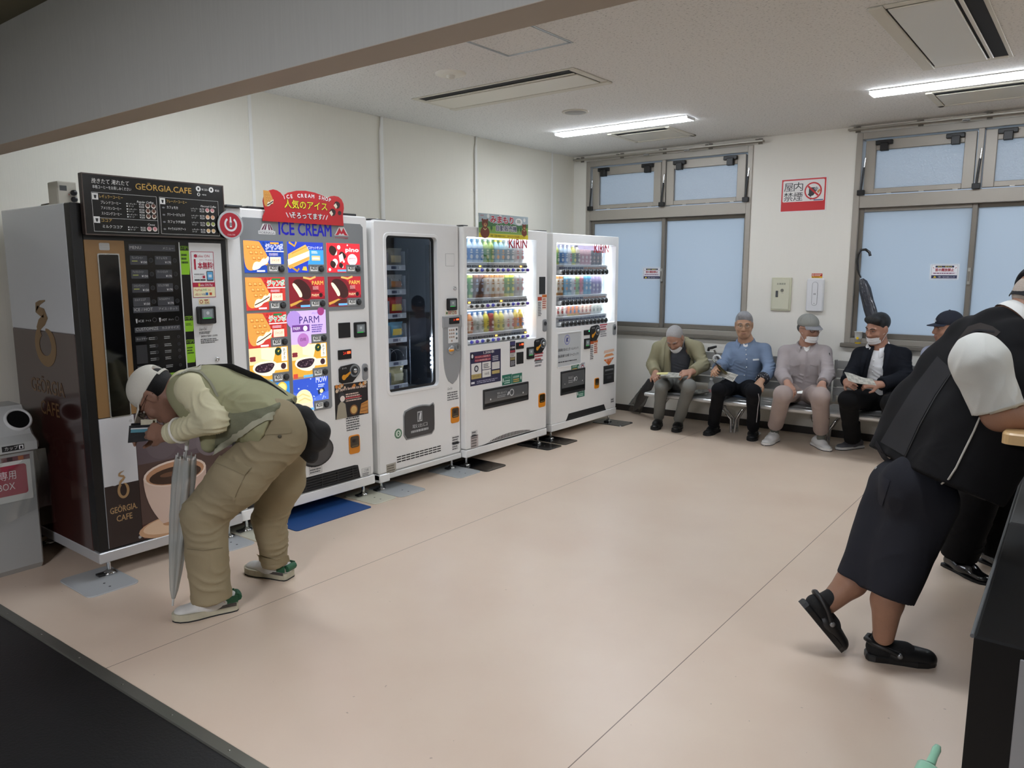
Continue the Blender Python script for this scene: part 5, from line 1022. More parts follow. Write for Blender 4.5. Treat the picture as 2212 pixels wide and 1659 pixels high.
def strip_p(g):
    g.rect(0, 0, 1, 1, '#26222c', 0); g.text('100', .5, .72, .07, '#f0f0f0', 2, al='c', w=.8, bold=.03); g.rect(.05, .84, .95, .97, '#3c3a6a', 1); g.rect(.05, .56, .95, .64, '#a03040', 1); g.rect(.05, .38, .95, .54, '#e8e4e0', 1); g.scrib(.12, .40, .88, .53, 3, '#44444a', 2, 3); g.rect(.05, .26, .95, .36, '#9a8a5a', 1); g.scrib(.1, .04, .9, .23, 4, '#b8b8bc', 2, 8)
m4.plate('campaign_strip', R(1101.5, 737.5, 1112.9, 791), 0, .0008, '#26222c', r=.001, draw=strip_p)
slip(m4, R(1154, 763.4, 1173, 778), 2, 43, '#f0eeee', '#b03a44', '#b83040'); slip(m4, R(1154, 779, 1173, 792.3), 2, 44, '#f0eeee', '#88888c')
def camp(g):
    g.rect(0, 0, 1, 1, '#2b2a4c', 0); g.text('1,500本', .42, .91, .07, '#e8e4e0', 2, w=.36, bold=.02); g.rect(.14, .80, .66, .875, '#a02c40', 1); g.rect(.14, .70, .66, .775, '#a02c40', 1); g.text('キリンビバレッジ商品を飲んで', .4, .815, .04, '#f4e8e8', 2, al='c', w=.48); g.text('サッカー日本代表を応援しよう!', .4, .715, .04, '#f4e8e8', 2, al='c', w=.48)
    g.rect(.02, .78, .11, .96, '#111114', 1); g.disc(.065, .88, .03, '#e8e8ea', 2, rv=.06)
    for a in ((.03, .22, .35, .66), (.38, .44, .66, .66), (.38, .20, .66, .42)): g.rect(*a, '#e8e6e2', 1)
    g.disc(.19, .5, .07, '#4a4a52', 2); g.disc(.19, .5, .04, '#c8c8cc', 3); g.rect(.03, .20, .35, .34, '#b8a468', 2); g.scrib(.42, .47, .62, .62, 3, '#55555c', 2, 5); g.text('ステッカー', .19, .25, .05, '#3a2c10', 3, al='c', w=.25); g.text('100名', .53, .27, .07, '#3a3a42', 2, al='c'); g.rect(.70, .26, .96, .36, '#b8a468', 1); g.rect(.70, .40, .96, .62, '#d8d6d2', 1); g.scrib(.72, .66, .96, .82, 3, '#c8c8d0', 2, 6); g.scrib(.2, .04, .95, .14, 2, '#a8a8c0', 2, 7); g.rect(.02, .06, .13, .12, '#e8e8ec', 2)
q = R(1015.3, 761.2, 1081.6, 823); q2 = R(1016, 835, 1081.6, 753.5); m4.plate('campaign_poster', (q[0], (q[1]+q2[1])/2, q[2], (q[3]+q2[3])/2), 0, .001, '#2b2a4c', r=.001, draw=camp)
def eco(a):
    def d(g): g.rect(0, 0, 1, 1, '#1f6e5a', 0); g.disc(.1 if a else .88, .5, .05, '#e0ece4', 1, rv=.22); g.text('リサイクル' if a else '自販機横', .24 if a else .1, .58, .2, '#d8ece0', 2, w=.6); g.scrib(.2 if a else .1, .1, .85 if a else .75, .5, 2, '#e0b060' if not a else '#c4e0d4', 2, 4)
    return d
q = R(1084.5, 811, 1105.5, 829); m4.plate('recycling_sticker', q, 0, .0008, '#1f6e5a', r=.001, draw=eco(True)); q = R(1106, 808.5, 1127.5, 825); m4.plate('recycling_sticker', q, 0, .0008, '#1f6e5a', r=.001, draw=eco(False))
def outlet(m, q):
    mb = MB(); mb.prism([rrect(*q, .006), rrect(q[0]+.012, q[1]+.022, q[2]-.012, q[3]-.012, .004)], 0, .008, C('#2b2c2e', rough=.4), FR, cham=.003); mb.prism([rrect(q[0]+.01, q[1]+.02, q[2]-.01, q[3]-.01, .004)], 0, .002, C('#0c0c0d', rough=.4), FR); o = mb.build('delivery_outlet', m.root)
    w = q[2]-q[0]; h = q[3]-q[1]
    mb = MB(); P = [(.006-.0, 0)]; 
    mb.strip([[(.004, q[0]+.014, q[1]+h*.28), (.004, q[2]-.014, q[1]+h*.28)], [(.009, q[0]+.014, q[1]+h*.5), (.009, q[2]-.014, q[1]+h*.5)], [(.006, q[0]+.014, q[3]-.016), (.006, q[2]-.014, q[3]-.016)]], None, C('#5d5f61', rough=.15, coat=.5))
    g = G(mb, (.0095, 0, 0), Y3, Z3, X3).sub(*q); g.ring(.60, .60, .035, .05, '#b9bbbd', 2); g.poly([(.49, .5), (.53, .5), (.56, .66), (.52, .68)], '#c4c6c8', 2); g.text('取出口', .38, .64, .09, '#b0b2b4', 2, al='c', w=.2); g.scrib(.28, .45, .48, .6, 2, '#a0a2a4', 2, 3)
    for u in (.14, .86): g.disc(u, .46, .012, '#d8dadb', 2)
    mb.build('outlet_flap', o)
q = R(1043, 842, 1140.6, 866.5); q2 = R(1043.5, 888, 1140.6, 824); outlet(m4, (q[0], (q[1]+q2[1])/2+.012, q[2], (q[3]+q2[3])/2))
coin_return(m4, R(1163, 851.1, 1177.1, 877.4)); slip(m4, R(1016.7, 942.5, 1033, 965), 4, 51, '#c4bab8', '#77706e', name='rating_plate'); slip(m4, R(1018, 931.6, 1031, 941), 2, 52, '#d4d4d2')
mb = MB(); a = m4.uv((1057, 958))[0]; b = m4.uv((1146, 934))[0]
for k in range(30): t = k/29; hh = .004+.03*math.sin(math.pi*t)**.7; u = a+(b-a)*t; mb.prism([rrect(u-.006, .162, u+.006, .162+hh, .002)], 0, .001, C('#1b1c1e'), FR)
mb.prism([[(a-.10, .150), (b+.10, .150), (b+.02, .158), (a-.02, .158)]], 0, .0015, C('#232426'), FR); mb.build('air_vent', m4.root)
MB().box((-.2, 0, m4.v1), (-.01, .06, m4.v1+.006), C('#4a4b4d')).box((-.2, m4.W-.12, m4.v1), (-.01, m4.W, m4.v1+.006), C('#4a4b4d')).build('roof_hinge', m4.root)
# bear sign: plain stand-in bears on a meadow
r = thing('bear_sign', 'green and yellow sign with two brown bears on top of the drink machine', 'sign', (-3.845, 4.383, 0))
qb = lambda x, y: (lambda p: (p[1]-4.383, p[2]))(on_x((x, y), -3.845))
c4 = [qb(1033.6, 458.9), qb(1140.4, 469.9), qb(1140.4, 518.1), qb(1034.6, 512.3)]; bb = ((c4[0][0]+c4[3][0])/2, (c4[2][1]+c4[3][1])/2, (c4[1][0]+c4[2][0])/2, (c4[0][1]+c4[1][1])/2)
mb = MB(); mb.prism([rrect(*bb, .003)], -.004, 0, '#d4dcd8', FR); s_ = G(mb, (0, 0, 0), Y3, Z3, X3, kw=dict(rough=.35)).sub(*bb)
s_.rect(0, .5, 1, 1, '#b4c4cc', 0.2); s_.poly([(0, .2), (0, .62), (.15, .72), (.35, .6), (.55, .7), (.8, .58), (1, .68), (1, .2)], '#4f7f52', .5); s_.poly([(0, .2), (0, .4), (.3, .5), (.6, .42), (1, .5), (1, .2)], '#8ab45c', 1); s_.rect(0, 0, 1, .19, '#e8d83c', 1.5)
for u, v in ((.18, .9), (.42, .95), (.92, .85)): s_.disc(u, v, .025, '#eef2f2', 1)
for u in (.24, .68, .72, .78, .84): s_.disc(u, .42, .022, '#3a6a40', 1.6, rv=.09); s_.rect(u-.004, .28, u+.004, .36, '#6a4a30', 1.6)
def bear(u, v, k):
    br = '#7a4030'; s_.disc(u, v, .085*k, br, 2, rv=.24*k); s_.disc(u, v+.36*k, .058*k, br, 2, rv=.17*k)
    for d in (-.045, .045): s_.disc(u+d*k, v+.50*k, .018*k, br, 2, rv=.055*k)
    s_.disc(u+.005*k, v+.30*k, .028*k, '#c99a6a', 3, rv=.08*k); s_.disc(u+.005*k, v+.33*k, .010*k, '#1a1210', 4, rv=.025*k)
    for d in (-.025, .03): s_.disc(u+d*k, v+.42*k, .006*k, '#1a1210', 4, rv=.018*k)
    s_.line([(u-.03*k, v+.16*k), (u, v+.10*k), (u+.03*k, v+.16*k)], .006*k, '#e8d8a0', 4)
bear(.115, .22, 1.02); bear(.915, .30, .68)
for c, l, bo in (('#f4eef0', 4, .09), ('#b8203c', 5, .03)): s_.text('みまもり', .45, .66, .24, c, l, al='c', w=.46, bold=bo)
for c, l, bo in (('#f0f2f4', 4, .09), ('#2b2f58', 5, .02)): s_.text('自動販売機', .54, .33, .19, c, l, al='c', w=.42, bold=bo)
s_.disc(.80, .76, .075, '#f2f4f2', 2, rv=.15); s_.scrib(.76, .70, .85, .84, 3, '#4a6a5a', 3, 2); s_.text('KIRIN', .03, .88, .06, '#b8304a', 3); s_.text('事故・災害の救援のために', .22, .06, .07, '#3a3a20', 3, w=.3); s_.text('見守りカメラを設置しています', .56, .06, .07, '#8a3a20', 3, w=.38)
mb.build('sign_board', r); MB().box((-.03, .3, 1.893), (-.004, .5, 1.94), C('#777777')).build('bracket', r)
# ------------------------------------------------------------------ drink machine beside the window
m5 = Mach('drink_vending_machine', 'white drink vending machine beside the left window, last in the row, with a K notice', -3.88, 5.588, 6.752, .085, 1.880)
R = m5.R; Wn = [m5.uv(p) for p in ((1201.8, 524.1), (1330.6, 529.9), (1327.7, 697), (1201, 708))]
win = ((Wn[0][0]+Wn[3][0])/2, (Wn[2][1]+Wn[3][1])/2, (Wn[1][0]+Wn[2][0])/2, (Wn[0][1]+Wn[1][1])/2)
bn = (m5.uv((1222, 650))[0], m5.uv((1314.5, 650))[0]); bv = [(m5.uv(a)[1]+m5.uv(b)[1])/2 for a, b in (((1221.7, 587.4), (1316.1, 587.4)), ((1221.4, 654.4), (1315.4, 649)), ((1220.9, 700.7), (1314.3, 692)))]
sv_ = [v+.066 for v in bv]; H1 = min(.26, win[3]-sv_[0]-.012); H2 = .255; H3 = .17
pk = ('#d8b0b4', '#c48a94', '#f0e4e4', '#f0f0f0'); bk = ('#3a3230', '#4c2f2c', '#c8a08a', '#f0f0f0'); pu = ('#b8a4cc', '#8a78b4', '#e8e4f0', '#f0f0f0'); bc = ('#6ab8dc', '#3f9cd0', '#f2f2f2', '#f2f2f2'); fan = ('#cfe07a', '#7ab04a', '#2c5a2c', '#f0f0e0'); fan2 = ('#e8b0b8', '#d05a6c', '#6a1c2c', '#f0f0f0')
top = [('pet', gtea, H1, 'green tea bottle')]+[('pet', wtr, H1, 'blue-labelled water bottle')]*2+[('pet', yog, H1, 'pale bottle with dark red band'), ('pet', lem, H1, 'yellow and green lemon bottle'), ('pet', ('#d8ccb8', '#4a3a34', '#f0e4d0', '#3a3434'), H1, 'brown coffee bottle')]+[('can', pk, .145, 'pink milk coffee can')]*3+[('can', bk, .140, 'black coffee can')]*3
mid = [('pet', mil, H2, 'milk tea bottle')]*2+[('pet', blu, H2, 'blue citrus drink bottle'), ('pet', teal, H2, 'teal-banded drink bottle'), ('pet', yog, H2, 'pale yoghurt drink bottle'), ('pet', fan, H2, 'yellow-green fizzy drink bottle'), ('pet', fan2, H2, 'pink fizzy drink bottle')]+[('pet', bc, H2, 'sky-blue soda bottle')]*2+[('can', pu, .17, 'purple slim can')]*3
bot = [('pet', rd_, H3, 'small apple juice bottle')]*3+[('pet', mg, H3, 'small mango drink bottle')]*3+[('pet', o_, H3, 'small orange tea bottle')]*3+[('pet', wl, H3, 'small white water bottle')]*3
showcase(m5, win, [top, mid, bot], list(zip(bv, sv_)), bn, 'round', 'window-side drink machine')
mb = MB(); g = G(mb, (-.149, 0, 0), Y3, Z3, X3); g.rect(win[0], sv_[0]+.01, win[2]-.06, win[3]-.004, '#d9cdea', 1); rdm = random.Random(2)
for k in range(40): g.disc(win[0]+.02+(win[2]-win[0]-.12)*rdm.random(), sv_[0]+.03+(win[3]-sv_[0]-.05)*rdm.random(), .004, ('#a878c0', '#d88ab0', '#7a78c0')[k % 3], 2)
mb.build('backing_sheet', m5.root)
mb = MB(); q = R(1290.8, 530, 1316.9, 543.7); G(mb, (-.0475, 0, 0), Y3, Z3, X3).text('KIRIN', q[0]+.02, q[1]-.01, .085, '#d02c3c', 1, w=q[2]-q[0]+.04, bold=.02); mb.build('window_lettering', m5.root)
mb = MB(); mb.box((m5.back, -.002, .085), (.004, m5.W+.002, .150), WHT, .004); mb.build('base_frame', m5.root); m5.feet()
q = R(1203.4, 720, 1255, 786)
mb = MB(); mb.prism([rrect(*q, .012), rrect(q[0]+.008, q[1]+.008, q[2]-.008, q[3]-.008, .01)], 0, .006, WHT, FR, cham=.002); mb.prism([rrect(q[0]+.007, q[1]+.007, q[2]-.007, q[3]-.007, .01)], 0, .001, C('#c4c8ca', rough=.2), FR); g = G(mb, (.001, 0, 0), Y3, Z3, X3).sub(*q)
g.ring(.40, .78, .09, .115, '#8a8cc0', 1); g.text('K', .40, .72, .12, '#3a3a88', 2, al='c', bold=.06, shear=.2); g.text('KASHO', .4, .62, .03, '#55568a', 2, al='c') if False else None
g.text('自販機があるとき ヘルメット!', .02, .47, .07, '#2a2a30', 2, w=.85, shear=.2); g.text('自転車乗りの時 ツーロック!!', .02, .29, .07, '#2a2a30', 2, w=.85, shear=.2); g.scrib(.05, .13, .85, .18, 1, '#33333a', 2, 3); mb.build('notice_frame', m5.root)
disp(m5, R(1260.9, 713.6, 1273.3, 722.9), '#3cf08a'); reader(m5, R(1261.4, 732, 1273.3, 752.6)); lever(m5, R(1274.5, 703, 1294.6, 734.6)); slip(m5, R(1295.5, 701, 1311.2, 713.5), 2, 61, '#f0eeee', '#b03a44', '#b83040'); slip(m5, R(1295.5, 714.3, 1311.2, 727.6), 3, 62, '#f0eeee', '#88888c'); lock(m5, R(1323.5, 700.5, 1329.6, 723))
slip(m5, R(1274.5, 735.8, 1281.9, 779), 8, 63, band='#c8602c'); slip(m5, R(1282.9, 735, 1290.6, 764.3), 5, 64, '#f0e2d4', '#b04a34', '#d0702c')
q = R(1304.3, 756.4, 1326, 787); mb = MB(); g = G(mb, (0, 0, 0), Y3, Z3, X3).sub(*q); g.poly([(0, .78), (1, .84), (.97, 1), (.03, .96)], '#e8c4ac'); g.poly([(0, .55), (1, .6), (.8, .74), (.2, .72)], '#e29a64'); g.poly([(0, .40), (.5, 0), (1, .46)], '#d8702c'); g.text('おつり', .5, .26, .16, '#f4e4d4', 2, al='c', w=.6); mb.build('arrow_sticker', m5.root)
q = R(1303.7, 791, 1325.6, 825); m5.plate('change_outlet', q, 0, .006, C('#2a2b2d', rough=.25, coat=.3), r=.005, cham=.002, draw=lambda g: (g.rect(.08, .12, .92, .9, '#17181a'), g.rect(.1, .7, .9, .8, '#77797c'), g.rect(.1, .5, .9, .54, '#55575a'), g.rect(.3, .25, .7, .4, '#3c3d40')))
m5.plate('recycling_sticker', R(1234, 786.7, 1251, 802), 0, .0008, '#1f6e5a', r=.001, draw=eco(False)); m5.plate('notice_sticker', R(1252.7, 784, 1263.5, 800.5), 0, .0008, '#d4d6dc', r=.001, draw=lambda g: (g.ring(.5, .4, .2, .3, '#a83a4a'), g.scrib(.1, .7, .9, .95, 2, '#55565a', 2, 1)))
q = R(1210.7, 806, 1262.8, 840); outlet(m5, (q[0], q[1]-.012, q[2], q[3]+.012)); m5.plate('recycling_sticker', R(1246.2, 842.5, 1262.6, 855.5), 0, .0008, '#1f6e5a', r=.001, draw=eco(True)); coin_return(m5, R(1283.8, 817.3, 1293.2, 837.8))
slip(m5, R(1319, 860.5, 1326, 869), 2, 71, '#d8d8d6'); slip(m5, R(1233.4, 891, 1243.6, 900.7), 2, 72, '#e4e4e2')
a = m5.uv((1228, 917))[0]; b = m5.uv((1303, 890))[0]; mb = MB(); mb.prism([[(a-.05, .151), (b+.05, .151), (b+.04, .165), (b+.01, .215), (a, .215), (a-.03, .17)]], 0, .002, C('#1a1b1d', rough=.6), FR); mb.box((.002, a, .16), (.004, b, .164), C('#3a3b3d')); mb.build('air_vent', m5.root)

# ================================================================== BODIES AND CLOTHES (smooth surfaces grown around posed limbs)
def A3(p): return np.array(p, float)
def unit(v): v = A3(v); return v/(np.linalg.norm(v)+1e-12)
def axes(fwd, up):
    z = unit(up); y = unit(A3(fwd)-z*(A3(fwd) @ z)); x = np.cross(y, z); return np.array([x, y, z])   # rows: right, forward, up
class SDF:
    def __init__(s): s.ops = []
    def cone(s, a, b, ra, rb, k=.02, flat=None, cut=(0, 0), sub=False):
        a, b = A3(a), A3(b); r = max(ra, rb)*(max(1, flat[1]) if flat else 1)
        s.ops.append(('c', a, b, ra, rb, flat, cut, k, sub, np.minimum(a, b)-r, np.maximum(a, b)+r)); return s
    def chain(s, pts, rs, k=.02, flat=None, cut0=0, cut1=0):
        n = len(pts)
        for i in range(n-1): s.cone(pts[i], pts[i+1], rs[i], rs[i+1], k, flat, (cut0 if i == 0 else 0, cut1 if i == n-2 else 0))
        return s
    def ell(s, c, r, R=None, k=.015, sub=False):
        c = A3(c); r = A3(r); m = r.max(); s.ops.append(('e', c, r, R, k, sub, c-m, c+m)); return s
    def wedge(s, planes, k=.006):
        """carve away the region inside all half spaces (point, outward normal)"""
        s.ops.append(('w', [(A3(p), unit(n)) for p, n in planes], k)); return s
    def mesh(s, h=.006, wr=None, smooth=1):
        lo = np.min([o[-2] for o in s.ops if o[0] != 'w' and not o[-3] is True], 0)-3*h; hi = np.max([o[-1] for o in s.ops if o[0] != 'w'], 0)+3*h
        n = np.ceil((hi-lo)/h).astype(int)+1; D = np.full(n, 1., np.float32); ax = [(lo[i]+h*np.arange(n[i])).astype(np.float32) for i in range(3)]
        for o in s.ops:
            if o[0] == 'w':
                P = [ax[0][:, None, None], ax[1][None, :, None], ax[2][None, None, :]]; w = None
                for p, nn in o[1]:
                    d = (P[0]-p[0])*nn[0]+(P[1]-p[1])*nn[1]+(P[2]-p[2])*nn[2]; w = d if w is None else np.maximum(w, d)
                D = np.maximum(D, -w.astype(np.float32)); continue
            k = o[7] if o[0] == 'c' else o[4]; mg = k*1.2+3*h
            i0 = np.clip(np.floor((o[-2]-mg-lo)/h).astype(int), 0, n-1); i1 = np.clip(np.ceil((o[-1]+mg-lo)/h).astype(int)+1, 1, n)
            if (i1 <= i0).any(): continue
            sl = tuple(slice(a, b) for a, b in zip(i0, i1))
            X = ax[0][sl[0]][:, None, None]; Y = ax[1][sl[1]][None, :, None]; Z = ax[2][sl[2]][None, None, :]
            if o[0] == 'c':
                _, a, b, ra, rb, flat, cut, k, sub = o[:9]; ba = b-a; L2 = ba @ ba+1e-12; L = math.sqrt(L2)
                px, py, pz = X-a[0], Y-a[1], Z-a[2]; t = (px*ba[0]+py*ba[1]+pz*ba[2])/L2; tc = np.clip(t, 0, 1)
                qx, qy, qz = px-tc*ba[0], py-tc*ba[1], pz-tc*ba[2]
                if flat:
                    w = unit(flat[0]); g = (1/flat[1]-1)*(qx*w[0]+qy*w[1]+qz*w[2]); qx, qy, qz = qx+g*w[0], qy+g*w[1], qz+g*w[2]
                d = np.sqrt(qx*qx+qy*qy+qz*qz)-(ra+(rb-ra)*tc)
                if flat: d = d*min(1, flat[1]*1.15)
                if cut[0]: d = np.maximum(d, -t*L)
                if cut[1]: d = np.maximum(d, (t-1)*L)
            else:
                _, c, r, R, k, sub = o[:6]; px, py, pz = X-c[0], Y-c[1], Z-c[2]
                if R is not None: px, py, pz = [px*R[i][0]+py*R[i][1]+pz*R[i][2] for i in range(3)]
                d = (np.sqrt((px/r[0])**2+(py/r[1])**2+(pz/r[2])**2)-1)*r.min()
            c0 = D[sl]
            if sub:
                q = np.clip(.5-.5*(c0+d)/k, 0, 1); D[sl] = c0*(1-q)+(-d)*q+k*q*(1-q)
            else:
                q = np.clip(.5+.5*(c0-d)/k, 0, 1); D[sl] = c0*(1-q)+d*q-k*q*(1-q)
        V, F = surface_nets(D, lo, h)
        for _ in range(smooth): V = relax(V, F)
        if wr is not None: V = V+normals(V, F)*wr(V)[:, None]
        return V, F
def surface_nets(D, lo, h):
    s = D < 0; a = s[:-1, :-1, :-1]; allin = a.copy(); anyin = a.copy()
    cs = [(i, j, k) for i in (0, 1) for j in (0, 1) for k in (0, 1)]; N = D.shape
    for i, j, k in cs[1:]:
        c = s[i:N[0]-1+i, j:N[1]-1+j, k:N[2]-1+k]; allin &= c; anyin |= c
    I = np.argwhere(anyin & ~allin); idx = np.full(a.shape, -1, np.int32); idx[tuple(I.T)] = np.arange(len(I))
    val = np.stack([D[I[:, 0]+i, I[:, 1]+j, I[:, 2]+k] for i, j, k in cs], 1); acc = np.zeros((len(I), 3)); cnt = np.zeros(len(I))
    for p in range(8):
        for q in range(p+1, 8):
            e = np.subtract(cs[q], cs[p])
            if np.abs(e).sum() != 1: continue
            va, vb = val[:, p], val[:, q]; m = (va < 0) != (vb < 0); t = np.where(m, va/np.where(m, va-vb, 1), 0)
            acc += (np.array(cs[p])[None]+t[:, None]*e[None])*m[:, None]; cnt += m
    V = lo+h*(I+acc/cnt[:, None]); F = []
    for ax in range(3):
        o = [i for i in range(3) if i != ax]; S0 = np.take(s, range(N[ax]-1), ax); S1 = np.take(s, range(1, N[ax]), ax); E = np.argwhere(S0 != S1)
        ok = (E[:, o[0]] > 0) & (E[:, o[1]] > 0) & (E[:, o[0]] < N[o[0]]-1) & (E[:, o[1]] < N[o[1]]-1); E = E[ok]; q = []
        for da, db in ((0, 0), (1, 0), (1, 1), (0, 1)):
            K = E.copy(); K[:, o[0]] -= da; K[:, o[1]] -= db; q.append(idx[tuple(K.T)])
        q = np.stack(q, 1); fl = s[tuple(E.T)]; fl = fl if ax != 1 else ~fl
        q[~fl] = q[~fl][:, ::-1]; F.append(q)
    return V, np.concatenate(F)
def relax(V, F):
    acc = np.zeros_like(V); cnt = np.zeros(len(V))
    for i in range(4):
        np.add.at(acc, F[:, i], V[F[:, (i+1) % 4]]); np.add.at(cnt, F[:, i], 1); np.add.at(acc, F[:, i], V[F[:, i-1]]); np.add.at(cnt, F[:, i], 1)
    return V*.5+.5*acc/np.maximum(cnt, 1)[:, None]
def normals(V, F):
    n = np.cross(V[F[:, 2]]-V[F[:, 0]], V[F[:, 3]]-V[F[:, 1]]); N = np.zeros_like(V)
    for i in range(4): np.add.at(N, F[:, i], n)
    return N/(np.linalg.norm(N, axis=1)[:, None]+1e-12)
def folds(specs, base=.0025, seed=0):
    """cloth folds: local creases (centre, direction across the folds, wave length, height, reach) plus a soft overall unevenness"""
    def f(V):
        d = base*(np.sin(V @ A3((21, 13, 9))+2*np.sin(V @ A3((7, -11, 12))+seed))*.6+np.sin(V @ A3((-17, 31, 15))+1.5*np.sin(V @ A3((13, 5, -19))+2*seed))*.5)
        for n_, (c, ax, wl, am, rc) in enumerate(specs):
            p = V-A3(c); ax_ = unit(ax); q = p+.022*np.stack([np.sin(p @ A3((31, 17, -23))+n_), np.sin(p @ A3((-19, 29, 27))+2*n_), np.sin(p @ A3((25, -21, 33))+3*n_)], 1)
            ph = q @ ax_*(math.pi/wl)+.9*np.sin(p @ A3((11, -15, 9))+n_); r = 1-np.abs(np.sin(ph)); g = .35+.65*np.clip(np.sin(p @ A3((17, 23, -13))+1.7*n_)+.4, 0, 1)
            d = d+1.5*am*np.exp(-(p*p).sum(1)/rc**2)*g*(r**1.6-.35)
        return d
    return f
SKIN = dict(rough=.5, var=.12, vscale=25, bump=.15, bscale=220, spec=.35)
def skin(c): return C(c, **SKIN)
def cloth(c, b=.25, bs=450, rough=.85, var=.06, **k): return C(c, rough=rough, bump=b*.3, bscale=bs, var=var, vscale=9, spec=.2, **k)
def ray_hit(bvh, p):
    d = Vector(ray(p)).normalized(); return bvh.ray_cast(Vector(EYE), d)
def resample(P, n):
    P = A3(P); L = np.concatenate([[0], np.cumsum(np.linalg.norm(np.diff(P, axis=0), axis=1))]); t = np.linspace(0, L[-1], n); return np.stack([np.interp(t, L, P[:, i]) for i in range(P.shape[1])], 1)
class Person:
    def __init__(s, label, loc, group=None):
        s.loc = A3(loc); s.root = thing('person', label, 'person', tuple(loc), group); s.bvh = {}
    def sdf(s, name, S, mat, h=.006, wr=None, parent=None, smooth=1):
        V, F = S.mesh(h, wr, smooth); s.bvh[name] = BVHTree.FromPolygons(V.tolist(), F.tolist()); me = bpy.data.meshes.new(name)
        me.from_pydata((V-s.loc).tolist(), [], F.tolist()); me.materials.append(M(mat)); me.polygons.foreach_set('use_smooth', [True]*len(F)); me.update()
        o = bpy.data.objects.new(name, me); COL.objects.link(o); o.parent = parent or s.root; return o
    def mb(s, name, mb, parent=None):
        mb.v = [v-s.loc for v in mb.v]; return mb.build(name, parent or s.root)
    def drape(s, name, on, A, B, mat, off=.004, n=10, m=4, parent=None, th=.003):
        """a strip of cloth lying on a garment, outlined in the photograph and cast onto its surface"""
        A = resample(A, n); B = resample(B, n); rows = []; last = None
        for i in range(m):
            r = []
            for p in (A*(1-i/(m-1))+B*i/(m-1)):
                hit = ray_hit(s.bvh[on], p)
                if hit[0] is not None: last = (A3(hit[0]), A3(hit[1]))
                elif last is None: last = (on_plane(p, s.loc, (0, 1, 0)), A3((0, -1, 0)))
                q = last[0] if hit[0] is not None else on_plane(p, last[0], unit(A3(cam.matrix_world.translation)-last[0]))
                nn = last[1] if last[1] @ ray(p) < 0 else -last[1]; r.append(q+nn*off)
            rows.append(r)
        mb = MB(); nr = unit(EYE-np.mean(rows[0], 0)); mb.strip(rows, None, mat, th=th, nrm=nr); return s.mb(name, mb, parent)
# ---- head: c is the point between the ears
def head_sdf(S, c, fwd, up, sc=1., ears=True, nose=1.):
    R = axes(fwd, up); c = A3(c); L = lambda x, y, z: c+(R.T @ (A3((x, y, z))*sc)); e = lambda p, r, k=.012, sub=False: S.ell(L(*p), A3(r)*sc, R, k, sub); q = lambda a, b, ra, rb, k=.012, sub=False: S.cone(L(*a), L(*b), ra*sc, rb*sc, k, sub=sub)
    e((0, -.012, .030), (.075, .095, .086)); e((0, .028, -.03), (.063, .066, .088), .03); e((0, .050, -.094), (.036, .034, .024), .025)
    for g in (-1, 1):
        q((g*.052, .0, -.05), (g*.020, .055, -.098), .020, .018, .03); e((g*.040, .062, -.034), (.024, .022, .024), .02); e((g*.031, .098, .000), (.020, .017, .011), .012, True)
        q((g*.012, .088, .016), (g*.048, .074, .018), .010, .009, .012); e((g*.012, .099, -.040), (.010, .011, .008), .008)
        if ears: e((g*.078, -.010, -.008), (.010, .021, .034), .008); e((g*.089, -.004, -.006), (.006, .011, .020), .006, True)
    q((0, .088, .010), (0, .108*nose, -.034), .0085, .0135, .012); e((0, .088, -.064), (.025, .013, .008), .01); e((0, .087, -.077), (.021, .013, .008), .01); q((-.022, .101, -.0705), (.022, .101, -.0705), .0022, .0022, .004, True)
    return L, R
def face_parts(P, L, R, sc, skinc, brow='#5b5652', eye_open=.6, glasses=None, mask=None, lips='#9a6a60', root=None):
    for g in (-1, 1):
        m = MB(); m.ball(L(g*.031, .0805, .001), A3((.0135, .009, .0095*eye_open))*sc, C('#d9d4cc', rough=.25), 12, 8, R.T); m.ball(L(g*.031, .0865, .001), A3((.006, .0045, .0062*eye_open))*sc, C('#1d1512', rough=.15), 10, 6, R.T); P.mb('eye', m, root)
        m = MB(); m.tube([L(g*.013, .096, .020), L(g*.030, .095, .027), L(g*.050, .080, .022)], [.0035*sc, .0045*sc, .0025*sc], C(brow, rough=.9), 8); P.mb('eyebrow', m, root)
        m = MB(); m.tube([L(g*.014, .0935, .003), L(g*.030, .0935, .0095), L(g*.048, .083, .003)], [.0016*sc, .0022*sc, .0014*sc], C('#5e4338', rough=.7), 6); P.mb('eyelid', m, root)
    if mask is None:
        m = MB(); m.tube([L(-.022, .0965, -.0705), L(0, .1005, -.069), L(.022, .0965, -.0705)], [.0015*sc, .0045*sc, .0015*sc], C(lips, rough=.5), 8); P.mb('mouth', m, root)
    if glasses:
        m = MB(); gm = C(glasses, rough=.25, metal=.6)
        for g in (-1, 1):
            m.tube([L(g*.033+.0245*math.cos(a), .106-.004*abs(math.cos(a)), -.001+.019*math.sin(a)) for a in np.linspace(0, 2*math.pi, 19)[:-1]], .0012*sc, gm, 6, closed=True)
            m.tube([L(g*.057, .103, .006), L(g*.078, .06, .008), L(g*.084, -.01, .006), L(g*.082, -.03, -.012)], .0014*sc, gm, 6)
        m.tube([L(-.009, .109, .004), L(0, .113, .006), L(.009, .109, .004)], .0012*sc, gm, 6); o = P.mb('glasses', m, root)
        for g in (-1, 1):
            m = MB(); m.prism([circ(0, 0, .023*sc, .0175*sc, 18)], 0, .0006, thin_glass('spectacle_lens', refl=.05), (L(g*.033, .1055, -.001), R[0], R[2], R[1])); P.mb('lens', m, o)
